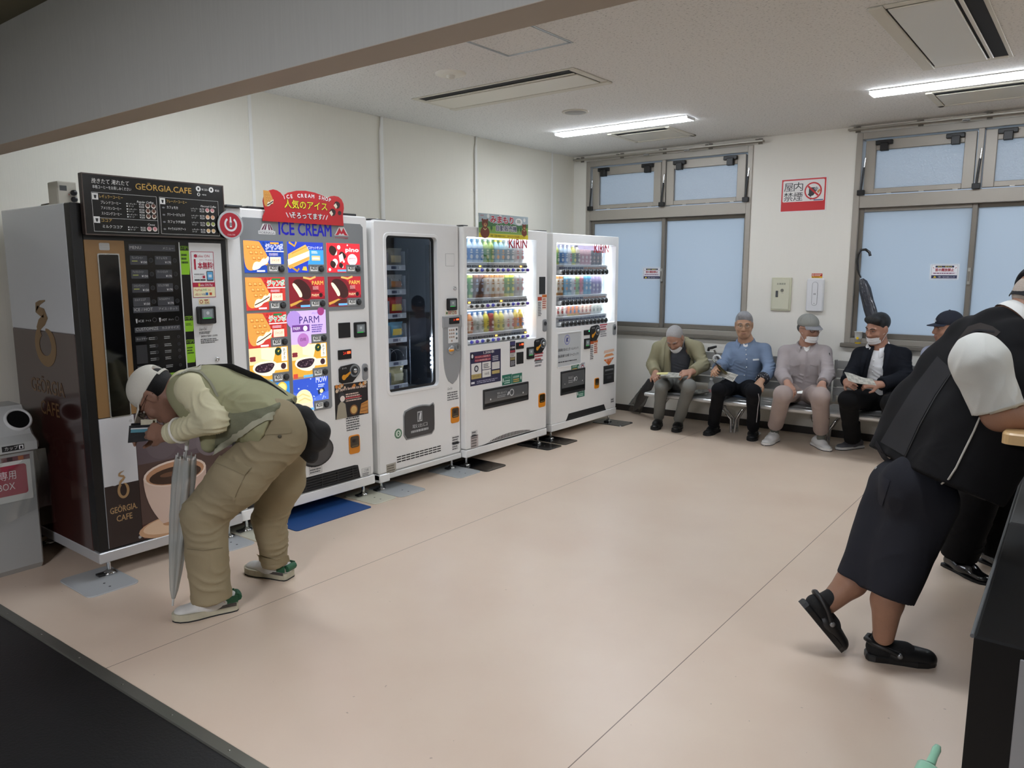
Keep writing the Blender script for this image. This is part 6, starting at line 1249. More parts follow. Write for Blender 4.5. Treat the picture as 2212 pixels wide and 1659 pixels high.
def mask_part(P, L, sc, low=True, parent=None):
    """pleated white face mask, worn over the nose or pulled down under the nose/chin"""
    z1, z0 = (-.052, -.112) if low else (-.015, -.10); rows = []
    for i in range(9):
        t = i/8; z = z1+(z0-z1)*t; r = []
        for j in range(13):
            a = (j/12*2-1)*1.25; dep = .112-(.030*max(0, t-.55)**1.0 if low else .028*max(0, t-.6)); w = .068-.008*t
            r.append(L(w*math.sin(a)*.98, dep*math.cos(a)**.8-.006*(abs(a) > 1)+.002*math.sin(t*14), z-.006*math.cos(a)))
        rows.append(r)
    m = MB(); m.strip(rows, None, C('#e8e9ea', rough=.8, bump=.2, bscale=200), th=.0015, nrm=unit(A3(L(0, 1, 0))-A3(L(0, 0, 0)))); o = P.mb('face_mask', m, parent)
    for g in (-1, 1):
        m = MB()
        for zz in (z1, z0+.01): m.tube([L(g*.064, .030, zz), L(g*.078, .005, zz*.6-.0), L(g*.082, -.028, .01 if zz == z1 else -.03)], .0012*sc, C('#e4e5e6'), 6)
        P.mb('ear_loop', m, o)
# ---- hand: d towards the fingertips, n the way the palm faces, side = +1 / -1 picks the thumb side
def hand_sdf(S, w, d, n, side, curl=(.35, .45, .35), spread=.0, sc=1., thumb=(.55, .75, .25), lift=(0, 0, 0, 0)):
    d = unit(d); n = unit(A3(n)-d*(A3(n) @ d)); t = np.cross(d, n)*side; w = A3(w); k = .005
    S.cone(w-d*.02*sc, w+d*.02*sc, .026*sc, .027*sc, .02, (n, .72)); S.cone(w+d*.02*sc+t*.010*sc, w+d*.078*sc+t*.017*sc, .025*sc, .023*sc, .012, (n, .55)); S.cone(w+d*.02*sc-t*.010*sc, w+d*.074*sc-t*.018*sc, .025*sc, .022*sc, .012, (n, .55))
    for i, (o, ln, r) in enumerate(((.030, .072, .0092), (.0105, .080, .0095), (-.0095, .074, .0092), (-.029, .058, .0082))):
        b = w+d*(.086-.004*abs(i-1.2))*sc+t*o*sc; a = 0; p = b; S.cone(w+d*.06*sc+t*o*.9*sc, b, .0105*sc, r*sc, .008); v = d+t*spread*(1.5-i)*.5
        for j, fr in enumerate((.46, .30, .24)):
            a += curl[j]*(1+.12*i)+(lift[i] if j == 0 else 0); q = p+(unit(v)*math.cos(a)+n*math.sin(a))*ln*fr*sc; S.cone(p, q, r*(1-.07*j)*sc, r*(.93-.07*j)*sc, k); p = q
    b = w+d*.026*sc+t*.026*sc; v1 = unit(d*thumb[0]+t*thumb[1]+n*thumb[2]); m = b+v1*.042*sc; S.cone(b-v1*.012*sc, m, .0155*sc, .0115*sc, .012); v2 = unit(d*.85+t*.25+n*(thumb[2]+.25)); S.cone(m, m+v2*.032*sc, .0108*sc, .0085*sc, k)
# ---- shoe: heel and toe points on the sole line
def shoe(P, heel, toe, up, upper, sole, w=.048, hgt=.075, lace=None, style='sneaker', sole_t=.024, name='shoe', extra=None):
    heel, toe, up = A3(heel), A3(toe), unit(up); d = toe-heel; L = np.linalg.norm(d); d = d/L; up = unit(up-d*(up @ d)); s = np.cross(d, up); X = lambda a, b, c: heel+d*a*L+s*b+up*c
    S = SDF(); t = sole_t*.6
    S.cone(X(.14, 0, t+.030), X(.42, 0, t+.026), w*.80, w*.86, .03, (up, .78)); S.cone(X(.42, 0, t+.022), X(.82, .003, t+.014), w*.92, w*.80, .03, (up, .55)); S.cone(X(.13, 0, t+.03), X(.24, 0, hgt*.86), w*.66, w*.62, .02, None, (0, 1)); S.cone(X(.25, 0, t+.04), X(.55, 0, t+.028), w*.62, w*.66, .03)
    S.wedge([(X(0, 0, sole_t*.45), up)])
    o = P.sdf(name, S, upper, .0045, None, None, 1)
    prof = [(.0, .55), (.03, .78), (.12, .86), (.3, .84), (.45, .88), (.62, 1.02), (.78, 1.0), (.9, .80), (.97, .45), (1.0, .12)]
    out = [(a*L, b*w*1.06) for a, b in prof]+[(a*L, -b*w*1.04) for a, b in prof[::-1]]
    m = MB(); m.prism([out[::-1]], 0, sole_t, sole, (heel, d, s, up)); 
    m.prism([[(a*1.0, b*1.01) for a, b in out][::-1]], 0, .006, C('#1c1d1f', rough=.8), (heel, d, s, up)); P.mb('sole', m, o)
    if lace:
        m = MB()
        for i in range(5):
            a = .38+.075*i; z = t+hgt*.62+.013-.0095*i
            hw = .020
            m.tube([X(a, -hw, z-.002), X(a+.015, 0, z+.006), X(a, hw, z-.002)], .0028, C(lace, rough=.9), 6)
        for g in (-1, 1): m.tube([X(.36, 0, t+hgt*.80), X(.34, g*.02, t+hgt*.92), X(.40, g*.036, t+hgt*.72)], .0024, C(lace, rough=.9), 6)
        P.mb('laces', m, o)
    if extra: extra(o, X, L)
    return o

# ------------------------------------------------------------------ steel benches under the windows
SEATZ = .352; YF, YBK = 6.67, 7.16
def bench(x0, x1, lab):
    r = thing('bench', lab, 'bench', ((x0+x1)/2, (YF+YBK)/2, 0), 'steel benches along the window wall'); L = x1-x0; cx = (x0+x1)/2; cy = (YF+YBK)/2; F = lambda x, y, z: (x-cx, y-cy, z)
    m = MB(); m.box(F(x0, YF, SEATZ-.038), F(x1, YF+.12, SEATZ), STEEL, .010); m.box(F(x0, YF+.126, SEATZ-.02), F(x1, YF+.24, SEATZ), STEEL, .004); m.box(F(x0, YF+.246, SEATZ-.02), F(x1, YF+.36, SEATZ), STEEL, .004); m.box(F(x0, YF+.366, SEATZ-.02), F(x1, YF+.47, SEATZ), STEEL, .004); m.build('seat', r)
    for i in range(4):
        z = .435+i*.080; MB().box(F(x0, YBK-.05+.01*i, z), F(x1, YBK-.035+.01*i, z+.073), STEEL, .004).build('back_slat', r)
    for s_, x in ((1, x0+.012), (-1, x1-.012)):
        MB().box(F(x-.012, YBK-.038, .37), F(x+.012, YBK-.012, .755), STEEL, .003).build('back_post', r)
        for y, dy in ((YF+.30, 0), (YBK-.12, 0)):
            m = MB(); m.tube([F(x+s_*.13, YF+.10 if y < 6.95 else YBK-.1, SEATZ-.03), F(x+s_*.07, y-.05, .22), F(x+s_*.008, y, .13), F(x, y, 0.001)], .0125, CHROME, 10); m.build('leg', r)
        m = MB(); m.box(F(x-.01, YF+.30, .03), F(x+.01, YBK-.12, .055), C('#8d8f90', metal=.6, rough=.35), .003); m.build('foot_rail', r)
    return r
bench(-3.52, -2.715, 'leftmost steel slatted bench, under the man in the beige blazer'); bench(-2.705, -1.875, 'steel slatted bench under the man in the blue shirt'); bench(-1.855, -1.03, 'steel slatted bench under the men in grey workwear and dark suit'); bench(-1.02, -.2, 'rightmost steel slatted bench, behind the man in the black vest')
def J(x, y, Y): return on_y((x, y), Y)
def limb_axis(a, b): return unit(A3(b)-A3(a))
def seated(P, j, sk, res=.005, h_r=1.):
    """continuous body under the clothes"""
    S = SDF(); L, R = head_sdf(S, j['head'], j['fwd'], j['up'], j.get('hs', 1.))
    nb = A3(j['neck']); S.cone(L(0, -.022, -.055), nb, .050, .056, .025); ch = A3(j['chest']); pe = A3(j['pel']); fl = (j['bf'], .62)
    S.cone(nb, ch, .07, .115, .04, fl); S.cone(ch, pe, .115, .105, .04, fl)
    for s_ in 'RL':
        S.cone(ch+.7*(A3(j['sh'+s_])-ch)+A3((0, 0, .0)), j['sh'+s_], .045, .042, .03); S.chain([j['sh'+s_], j['el'+s_], j['wr'+s_]], [.040, .034, .026], .015)
        S.chain([pe+.75*(A3(j['hip'+s_])-pe), j['kn'+s_], j['an'+s_]], [.060, .048, .034], .02)
        hd = j['hand'+s_]; hand_sdf(S, j['wr'+s_], hd[0], hd[1], 1 if s_ == 'L' else -1, **hd[2])
    P.sdf('body', S, skin(sk), res); return L, R
def coat(S, j, wr_r=.042, sh_r=.062, w=.17, dp=.66, grow=0., hem=None, cuff=None, k=.03, sleeves=True):
    ch, pe, nb = A3(j['chest']), A3(j['pel']), A3(j['neck']); fl = (j['bf'], dp); g = grow
    S.cone(nb+(ch-nb)*.75, ch, w*.62+g, w*.94+g, k, fl); S.cone(ch, pe, w+g, w*1.0+g, k, fl, (0, 0)); dn = unit(ch-nb)*.028
    for s_ in 'RL':
        sh = A3(j['sh'+s_]); S.cone(nb+(sh-nb)*.16+dn, sh, .040+g, sh_r+g, k)
        if not sleeves: continue
        S.cone(sh, j['el'+s_], sh_r+g, .052+g, .02); wr = A3(j['wr'+s_]); el = A3(j['el'+s_]); S.cone(el, el+(wr-el)*(cuff or .93), .052+g, wr_r+g, .02, None, (0, 1))
def pants(S, j, th=.088, kn=.066, an=.056, top=.0, k=.03, short=.97):
    pe = A3(j['pel']); S.cone(j['hipL'], j['hipR'], .105, .105, k, ((0, 0, 1), .85))
    for s_ in 'RL':
        a, b, c = A3(j['hip'+s_]), A3(j['kn'+s_]), A3(j['an'+s_]); S.cone(a, b, th, kn, k); S.cone(b, b+(c-b)*short, kn, an, .02, None, (0, 1))
    S.wedge([((0, 0, SEATZ+.001), (0, 0, 1)), ((0, YF-.002, 0), (0, -1, 0)), ((0, 0, SEATZ-.06), (0, 0, -1))])
def joints(head, fwd, up, neck, chest, pel, sh, el, wr, hip, kn, an, hand, bf=(0, -1, 0), hs=1.):
    d = dict(head=head, fwd=fwd, up=up, neck=neck, chest=chest, pel=pel, bf=bf, hs=hs)
    for i, s_ in enumerate('RL'):
        for nm, v in (('sh', sh), ('el', el), ('wr', wr), ('hip', hip), ('kn', kn), ('an', an), ('hand', hand)): d[nm+s_] = v[i]
    return d
def seat_pel(x): p = J(*x); return A3((p[0], p[1], SEATZ+.105))
def hips_of(p, w=.085, z=None): z = p[2]-.012 if z is None else z; return (p+A3((-w, -.03, z-p[2])), p+A3((w, -.03, z-p[2])))
def collar_ring(P, nb, up, bf, r, mat, h=.035, gap=.6, tilt=.35, name='collar', fold=.03):
    """turned-down shirt collar open at the front"""
    R = axes(bf, up); rows = []
    for (dr, dz) in ((0.0, -.004), (.002, h), (fold*.6, h-.006), (fold, -.008)):
        r_ = []
        for i in range(19):
            a = math.pi/2+gap+(2*math.pi-2*gap)*i/18; e = abs(i-9)/9; r_.append(nb+R[0]*(r+dr)*math.cos(a)*1.08+R[1]*((r+dr)*math.sin(a)+(.012*e**4 if dr > .01 else 0))+R[2]*(dz-(tilt*.06)*math.sin(a)-(.028*e**5 if dr > .01 else 0)))
        rows.append(r_)
    m = MB(); m.strip(rows, None, mat); V = np.concatenate(m.v); m.add(V-R[2]*.002, [f[::-1] for f in m.f], mat, True); return P.mb(name, m)
def feet(P, j, toes, upper, sole, lace=None, w=.046, hgt=.08, name='shoe', **k):
    for s_, t in zip('RL', toes):
        t = on_z(t, 0.); an = A3(j['an'+s_]); d = t-A3((an[0], an[1], 0)); d[2] = 0; d = unit(d); heel = t-d*.285; shoe(P, heel+A3((0, 0, .0005)), t+A3((0, 0, .0005)), (0, 0, 1), upper, sole, w, hgt, lace, name=name, **k)
def buttons(P, on, pts, mat, parent=None, r=.006):
    for p in pts:
        h = ray_hit(P.bvh[on], p)
        if h[0] is not None: n = A3(h[1]); P.mb('button', MB().lathe([(r, 0), (r, .003), (0, .004)], mat, O=A3(h[0])+n*.002, ax=(unit(np.cross(n, (0, 0, 1))), unit(np.cross(n, np.cross(n, (0, 0, 1)))), n), seg=10), parent)

# ---- first man from the left: beige blazer, head bowed over a paper
pe = seat_pel((1461, 850, 6.98)); neck = J(1459, 724, 6.90); ch = J(1461, 765, 6.93)
j3 = joints(J(1458, 730, 6.74), (0.04, -.74, -.68), (0, -.66, .75), neck, ch, pe, (J(1424, 752, 6.90), J(1505, 752, 6.90)), (J(1409, 788, 6.86), J(1520, 788, 6.86)), (J(1416, 806, 6.62), J(1494, 803, 6.62)), hips_of(pe), (J(1429, 834, 6.53), J(1489, 834, 6.53)), (J(1423, 903, 6.82), J(1466, 908, 6.82)),
 (((.35, -.75, -.15), (.5, .2, -.75), dict(curl=(.5, .6, .4))), ((-.55, -.75, -.1), (-.4, .2, -.75), dict(curl=(.5, .6, .4)))), hs=.97)
P3 = Person('seated man in a beige blazer, head bowed over a folded paper', (pe[0], 6.85, 0), 'people seated on the benches')
L, R = seated(P3, j3, '#a8806c')
S = SDF(); coat(S, j3, .044, .050, .150, .64, sleeves=False); P3.sdf('shirt', S, cloth('#4b4d53'), .007, folds([(J(1461, 800, 6.8), (0, .3, 1), .045, .006, .12)], .003))
S = SDF(); coat(S, j3, .048, .062, .160, .70, .006); S.cone(ch, pe-A3((0, 0, .02)), .176, .185, .04, ((0, -1, 0), .68)); 
a, b = J(1447, 740, 6.8), J(1474, 740, 6.8); c1, d1 = J(1433, 815, 6.7), J(1482, 815, 6.7)
S.wedge([((a+c1)/2, np.cross(c1-a, (0, 1, 0))*(1 if np.cross(c1-a, (0, 1, 0))[0] < 0 else -1)), ((b+d1)/2, np.cross(d1-b, (0, 1, 0))*(1 if np.cross(d1-b, (0, 1, 0))[0] > 0 else -1)), (ch, (0, 1, 0))])
S.wedge([((0, 0, SEATZ+.001), (0, 0, 1)), ((0, YF, 0), (0, -1, 0))])
BZ = cloth('#8f8a70', .3, 300)
jk = P3.sdf('blazer', S, BZ, .007, folds([(j3['elR'], limb_axis(j3['shR'], j3['elR']), .05, .007, .10), (j3['elL'], limb_axis(j3['shL'], j3['elL']), .05, .007, .10), (J(1515, 800, 6.9), (.2, 0, 1), .06, .006, .1)], .003, 1))
BZ2 = cloth('#969177', .3, 300)
P3.drape('lapel', 'blazer', [(1443, 728), (1437, 745), (1434, 790), (1430, 806)], [(1434, 727), (1426, 738), (1431, 748), (1428, 806)], BZ2, .006, parent=jk); P3.drape('lapel', 'blazer', [(1478, 728), (1482, 745), (1480, 790), (1484, 806)], [(1486, 727), (1494, 738), (1489, 748), (1486, 806)], BZ2, .006, parent=jk)
P3.drape('pocket', 'blazer', [(1493, 776), (1503, 772)], [(1494, 779), (1504, 775)], BZ2, .004, 5, 3, jk)
S = SDF(); pants(S, j3, .086, .062, .053); P3.sdf('trousers', S, cloth('#767773'), .007, folds([(j3['knR']-A3((0, 0, .07)), (0, .5, 1), .10, .003, .1), (j3['knL']-A3((0, 0, .07)), (0, .5, 1), .10, .003, .1)], .003, 2))
feet(P3, j3, ((1413, 930), (1459, 935)), C('#121213', rough=.3), C('#0d0d0e', rough=.6))
S = SDF(); S.ell(L(0, -.016, .034), (.077, .096, .085), R); S.ell(L(0, .085, -.035), (.085, .065, .105), R, .02, True); S.ell(L(0, -.02, -.10), (.1, .11, .075), R, .02, True); P3.sdf('hair', S, C('#a9a7a6', rough=.8, bump=.8, bscale=300, var=.15, vscale=80), .005, folds([], .0015))
face_parts(P3, L, R, .97, '#a8806c', '#8a8684', .35, mask=1); mask_part(P3, L, .97)
# ---- second: blue shirt, looking at the camera
pe = seat_pel((1600, 840, 7.02)); neck = J(1611, 738, 6.99); ch = J(1609, 775, 6.99)
j4 = joints(J(1607, 701, 6.95), (.345, -.93, -.10), (.02, -.10, 1), neck, ch, pe, (J(1580, 753, 7.0), J(1651, 755, 7.0)), (J(1560, 790, 6.86), J(1664, 798, 6.93)), (J(1549, 795, 6.62), J(1643, 824, 6.70)), hips_of(pe), (J(1553, 842, 6.50), J(1628, 846, 6.50)), (J(1541, 917, 6.84), J(1627, 926, 6.84)),
 (((.1, -.9, -.05), (.6, .1, -.6), dict(curl=(.6, .7, .5))), ((-.28, -.62, -.55), (0, .55, -.7), dict(curl=(.15, .2, .15), spread=.12))), bf=(.12, -1, 0), hs=.99)
P4 = Person('seated grey-haired man with glasses and a blue shirt, looking straight at the camera', (pe[0], 6.88, 0), 'people seated on the benches')
L, R = seated(P4, j4, '#b08a70')
S = SDF(); coat(S, j4, .047, .054, .148, .68, .004, cuff=.86); S.cone(ch, pe, .156, .162, .04, ((0, -1, 0), .70)); S.wedge([(neck+A3((.0, -.03, -.0)), (-.5, 0, .5)), (neck+A3((.0, -.03, -.0)), (.5, 0, .5)), (neck+A3((0, .0, 0)), (0, 1, 0)), (neck, (0, 0, -1))]) if False else None
S.wedge([((0, 0, SEATZ+.001), (0, 0, 1)), ((0, YF, 0), (0, -1, 0))]); BS = cloth('#75869f', .25, 350, var=.10)
sh = P4.sdf('shirt', S, BS, .006, folds([(j4['elR'], limb_axis(j4['shR'], j4['elR']), .04, .007, .10), (j4['elL'], limb_axis(j4['shL'], j4['elL']), .04, .007, .10), (J(1610, 815, 6.85), (.1, 0, 1), .05, .006, .13)], .004, 3))
collar_ring(P4, neck+A3((0, -.01, -.012)), (0, -.2, 1), (.15, -1, 0), .062, BS, .032, .50)
P4.drape('undershirt', 'shirt', [(1605, 741), (1611, 746), (1617, 741)], [(1606, 748), (1611, 750), (1616, 748)], C('#e9e9ea', rough=.8), .003, 7, 4)
P4.drape('placket', 'shirt', [(1610, 752), (1612, 790), (1610, 826)], [(1613, 752), (1615, 790), (1613, 826)], cloth('#6d7e98'), .003, 12, 3, sh, .001); P4.drape('breast_pocket', 'shirt', [(1625, 777), (1640, 776)], [(1625, 796), (1640, 796)], cloth('#6f809a'), .003, 6, 5, sh, .001); P4.drape('pocket_paper', 'shirt', [(1626, 775.5), (1640, 774.5)], [(1626, 779), (1640, 778)], C('#e6eaec'), .006, 5, 3, sh, .001)
buttons(P4, 'shirt', [(1611.5, 756), (1612, 766), (1613, 776), (1612.5, 793), (1608, 811)], C('#d6dade', rough=.3), sh)
S = SDF(); el, wr = A3(j4['elL']), A3(j4['wrL']); S.cone(el+(wr-el)*.66, el+(wr-el)*.93, .058, .054, .01, None, (1, 1)); PD = C('#23242b', rough=.8); P4.sdf('rolled_cuff', S, PD, .005, folds([(wr, wr-el, .03, .004, .08)], .002), sh)
m = MB(); rd = random.Random(5)
for i in range(46):
    h = ray_hit(P4.bvh['rolled_cuff'], (1632+32*rd.random(), 806+26*rd.random()))
    if h[0] is not None and A3(h[1]) @ A3((0, -1, .2)) > .1: m.ball(A3(h[0]), (.0035,)*3, C('#d8d8de'), 6, 4)
if m.n: P4.mb('cuff_dots', m, sh)['kind'] = 'stuff'
S = SDF(); pants(S, j4, .085, .062, .055); tr = P4.sdf('trousers', S, cloth('#0d0e13'), .007, folds([(j4['knR']-A3((0, 0, .07)), (0, .5, 1), .10, .003, .1), (j4['knL']-A3((0, 0, .07)), (0, .5, 1), .10, .003, .1)], .003, 4))
P4.drape('side_piping', 'trousers', [(1637, 850), (1639, 862), (1636, 880), (1633, 912)], [(1638.5, 850), (1640.5, 862), (1637.5, 880), (1634.5, 912)], C('#b9b9bd'), .003, 14, 2, tr, .001)
feet(P4, j4, ((1524, 942), (1623, 954)), C('#111214', rough=.5), C('#0e0e10', rough=.7), '#1c1c1f')
S = SDF(); S.ell(L(0, -.020, .036), (.080, .099, .088), R); S.ell(L(.01, .082, -.048), (.078, .07, .096), R, .02, True); S.ell(L(0, -.01, -.12), (.1, .12, .085), R, .02, True); S.cone(L(.03, .06, .095), L(-.05, .05, .085), .026, .022, .03); P4.sdf('hair', S, C('#96979a', rough=.7, bump=.8, bscale=200, var=.25, vscale=60), .005, folds([(L(0, .02, .1), R[0], .03, .002, .12)], .0015))
face_parts(P4, L, R, .99, '#b08a70', '#6a625c', .7, '#8d7b55')
# ---- third: grey work clothes, cap, turned to his neighbour
pe = seat_pel((1738, 850, 7.0)); neck = J(1744, 744, 6.97); ch = J(1742, 785, 6.97)
j5 = joints(J(1747, 709, 6.93), (.80, -.58, -.10), (.06, -.12, 1), neck, ch, pe, (J(1697, 761, 6.97), J(1780, 761, 6.97)), (J(1688, 808, 6.86), J(1788, 808, 6.86)), (J(1702, 829, 6.62), J(1776, 830, 6.62)), hips_of(pe), (J(1691, 852, 6.49), J(1772, 856, 6.49)), (J(1674, 923, 6.84), J(1774, 934, 6.84)),
 (((.55, -.6, -.45), (-.3, .4, -.75), dict(curl=(.35, .45, .35))), ((-.12, -.55, -.7), (0, .6, -.6), dict(curl=(.15, .25, .2), spread=.15))), hs=.97)
P5 = Person('seated man in pale grey workwear, grey cap and white mask', (pe[0], 6.85, 0), 'people seated on the benches')
L, R = seated(P5, j5, '#ab8370')
S = SDF(); coat(S, j5, .048, .058, .154, .68, .006, cuff=.88); S.cone(ch, pe, .160, .168, .04, ((0, -1, 0), .72)); S.wedge([((0, 0, SEATZ+.001), (0, 0, 1)), ((0, YF, 0), (0, -1, 0))]); WK = cloth('#a39b9b', .25, 350)
jk = P5.sdf('work_shirt', S, WK, .007, folds([(j5['elR'], limb_axis(j5['shR'], j5['elR']), .045, .008, .10), (j5['elL'], limb_axis(j5['shL'], j5['elL']), .045, .008, .10), (J(1740, 830, 6.85), (.1, 0, 1), .05, .006, .14)], .004, 5))
collar_ring(P5, neck+A3((0, -.012, -.015)), (0, -.2, 1), (.1, -1, 0), .064, WK, .035, .55)
P5.drape('undershirt', 'work_shirt', [(1734, 746), (1742, 752), (1752, 746)], [(1738, 756), (1742, 760), (1748, 756)], C('#d9d8d6', rough=.8), .003, 7, 4); P5.drape('placket', 'work_shirt', [(1741, 760), (1739, 800), (1732, 832)], [(1746, 760), (1744, 800), (1737, 832)], cloth('#9a9292'), .003, 12, 3, jk, .001)
for x0, x1 in ((1705, 1728), (1749, 1773)):
    P5.drape('chest_pocket', 'work_shirt', [(x0+1, 783), (x1-1, 783)], [(x0+1, 812), (x1-1, 812)], cloth('#9c9494'), .002, 6, 6, jk, .001); P5.drape('pocket_flap', 'work_shirt', [(x0, 780), (x1, 780)], [(x0, 788), ((x0+x1)/2, 791), (x1, 788)], WK, .006, 7, 3, jk, .002)
P5.drape('sleeve_mark', 'work_shirt', [(1790, 763), (1792, 768)], [(1792, 762), (1793, 769)], BLACKP, .003, 4, 3, jk, .001)
S = SDF(); pants(S, j5, .092, .074, .066, short=.93); P5.sdf('trousers', S, cloth('#a2948f', .25, 350), .007, folds([(j5['knR']-A3((0, 0, .07)), (0, .5, 1), .10, .003, .1), (j5['knL']-A3((0, 0, .07)), (0, .5, 1), .10, .003, .1), (pe+A3((0, -.2, .05)), (1, 0, .2), .05, .005, .12)], .003, 6))
for s_ in 'RL': a = A3(j5['an'+s_]); P5.sdf('sock', SDF().cone(a+A3((0, .01, .04)), a+A3((0, 0, -.05)), .038, .036, .01), cloth('#6b6d66'), .006)
feet(P5, j5, ((1651, 963), (1792, 976)), C('#dcdcdb', rough=.5), C('#e6e5e2', rough=.6), '#f0efec', .048, .085)
capm = C('#8f908b', rough=.9, bump=.5, bscale=500); S = SDF(); S.ell(L(0, -.014, .048), A3((.088, .107, .084))*.97, R); S.wedge([(L(0, 0, .026), R[2])], .004)
cp = P5.sdf('cap', S, capm, .005); m = MB(); rows = []
for i in range(6):
    t = i/5; r_ = []
    for k in range(15):
        a = math.radians(-62+124*k/14); r_.append(L((.088+.004*t)*math.sin(a), (.088+.075*t*math.cos(a)**.6)*math.cos(a)**.9-.0, .034-.030*t+.010*math.cos(a)*1.2*t))
    rows.append(r_)
m.strip(rows, None, C('#85868a', rough=.9, bump=.3, bscale=400), th=.004, nrm=R[2]); P5.mb('cap_visor', m, cp)
for a in range(3): 
    m = MB(); m.tube([L(.088*math.sin(b)*math.cos(a*1.05), -.014+.106*math.sin(b)*math.sin(a*1.05), .048+.084*math.cos(b)) for b in np.linspace(-1.35, 1.35, 15)], .0012, C('#73746f'), 5); P5.mb('cap_seam', m, cp)
m = MB().ball(L(0, -.014, .131), (.008, .008, .005), capm, 10, 6); P5.mb('cap_button', m, cp)
S = SDF(); S.ell(L(0, -.03, .0), (.080, .085, .06), R); S.ell(L(0, .07, -.03), (.09, .085, .10), R, .02, True); S.wedge([(L(0, 0, .03), R[2]*1), ]) if False else None; P5.sdf('hair', S, C('#4c4a48', rough=.8, bump=.6, bscale=250), .005)
face_parts(P5, L, R, .97, '#ab8370', '#5b5550', .55, '#1b1b1d', mask=1); mask_part(P5, L, .97)
wr = A3(j5['wrL']); el = A3(j5['elL']); d = unit(wr-el); m = MB(); m.tube([wr-d*.012+.033*(math.cos(a)*unit(np.cross(d, (0, 0, 1)))+math.sin(a)*np.cross(d, unit(np.cross(d, (0, 0, 1))))) for a in np.linspace(0, 2*math.pi, 17)[:-1]], .006, C('#5a5c60', metal=.7, rough=.3), 8, closed=True); P5.mb('wristwatch', m)
# ---- fourth: dark suit, reading a newspaper
pe = seat_pel((1908, 856, 7.02)); neck = J(1899, 748, 6.99); ch = J(1903, 790, 6.99)
j6 = joints(J(1896, 708, 6.95), (-.50, -.82, -.32), (-.06, -.32, 1), neck, ch, pe, (J(1859, 768, 7.0), J(1949, 768, 7.0)), (J(1838, 808, 6.88), J(1957, 814, 6.90)), (J(1829, 825, 6.62), J(1900, 831, 6.62)), hips_of(pe, .09), (J(1832, 864, 6.49), J(1925, 872, 6.49)), (J(1842, 950, 6.88), J(1932, 960, 6.86)),
 (((.45, -.8, .05), (.7, .3, -.5), dict(curl=(.5, .6, .4))), ((-.8, -.45, .05), (-.4, .5, -.6), dict(curl=(.55, .6, .4)))), hs=.99)
P6 = Person('seated black-haired man in a dark suit and white shirt reading a newspaper', (pe[0], 6.88, 0), 'people seated on the benches')
L, R = seated(P6, j6, '#a67c68')
S = SDF(); coat(S, j6, .044, .052, .160, .66, sleeves=False); P6.sdf('shirt', S, cloth('#dfe0e2', .15, 350), .007, folds([(J(1890, 815, 6.85), (.2, 0, 1), .05, .005, .12)], .003, 7))
collar_ring(P6, neck+A3((-.005, -.016, -.012)), (0, -.25, 1), (-.15, -1, 0), .066, cloth('#e6e7e9', .1), .036, .5)
buttons(P6, 'shirt', [(1888, 778), (1887, 790), (1885, 803)], C('#f4f4f4', rough=.3))
S = SDF(); coat(S, j6, .048, .064, .174, .72, .006); S.cone(ch, pe-A3((0, 0, .02)), .190, .196, .04, ((0, -1, 0), .72)); a, b = J(1884, 752, 6.85), J(1908, 752, 6.85); c1, d1 = J(1864, 815, 6.75), J(1900, 822, 6.75)
nl = np.cross(c1-a, (0, 1, 0)); nl = nl*(1 if nl[0] < 0 else -1); nr = np.cross(d1-b, (0, 1, 0)); nr = nr*(1 if nr[0] > 0 else -1)
S.wedge([((a+c1)/2, nl), ((b+d1)/2, nr), (ch, (0, 1, 0))]); S.wedge([((0, 0, SEATZ+.001), (0, 0, 1)), ((0, YF, 0), (0, -1, 0))]); SU = cloth('#12151c', .25, 350)
jk = P6.sdf('suit_jacket', S, SU, .007, folds([(j6['elR'], limb_axis(j6['shR'], j6['elR']), .05, .007, .10), (j6['elL'], limb_axis(j6['shL'], j6['elL']), .05, .009, .11), (J(1945, 770, 6.9), (.6, 0, .8), .06, .006, .1)], .003, 8))
P6.drape('lapel', 'suit_jacket', [(1880, 748), (1872, 775), (1863, 810)], [(1868, 752), (1862, 775), (1858, 806)], cloth('#161a22'), .006, parent=jk); P6.drape('lapel', 'suit_jacket', [(1914, 742), (1908, 775), (1901, 818)], [(1925, 746), (1920, 776), (1906, 818)], cloth('#161a22'), .006, parent=jk)
S = SDF(); pants(S, j6, .096, .076, .068); P6.sdf('trousers', S, cloth('#0b0b0d'), .007, folds([(j6['knR']-A3((0, 0, .07)), (0, .5, 1), .10, .003, .1)], .003, 9))
for s_, hp, tp in (('R', (1862, 966), (1806, 972)), ('L', (1945, 972), (1925, 985))): shoe(P6, on_z(hp)+A3((0, 0, .0005)), on_z(tp)+A3((0, 0, .0005)), (0, 0, 1), C('#55555a', rough=.7), C('#c9c8c6', rough=.6), .046, .078)
S = SDF(); S.ell(L(0, -.020, .040), (.080, .100, .088), R); S.ell(L(0, .088, -.035), (.080, .07, .100), R, .02, True); S.ell(L(0, .0, -.12), (.1, .12, .090), R, .02, True); S.cone(L(.05, .055, .085), L(-.05, .05, .09), .026, .026, .03); P6.sdf('hair', S, C('#0c0c0d', rough=.35, bump=.5, bscale=150, aniso=(1, 1, 6)), .005, folds([(L(0, .02, .1), R[0], .025, .002, .12)], .001))
face_parts(P6, L, R, .99, '#a67c68', '#1c1a1a', .4, mask=1); mask_part(P6, L, .99)
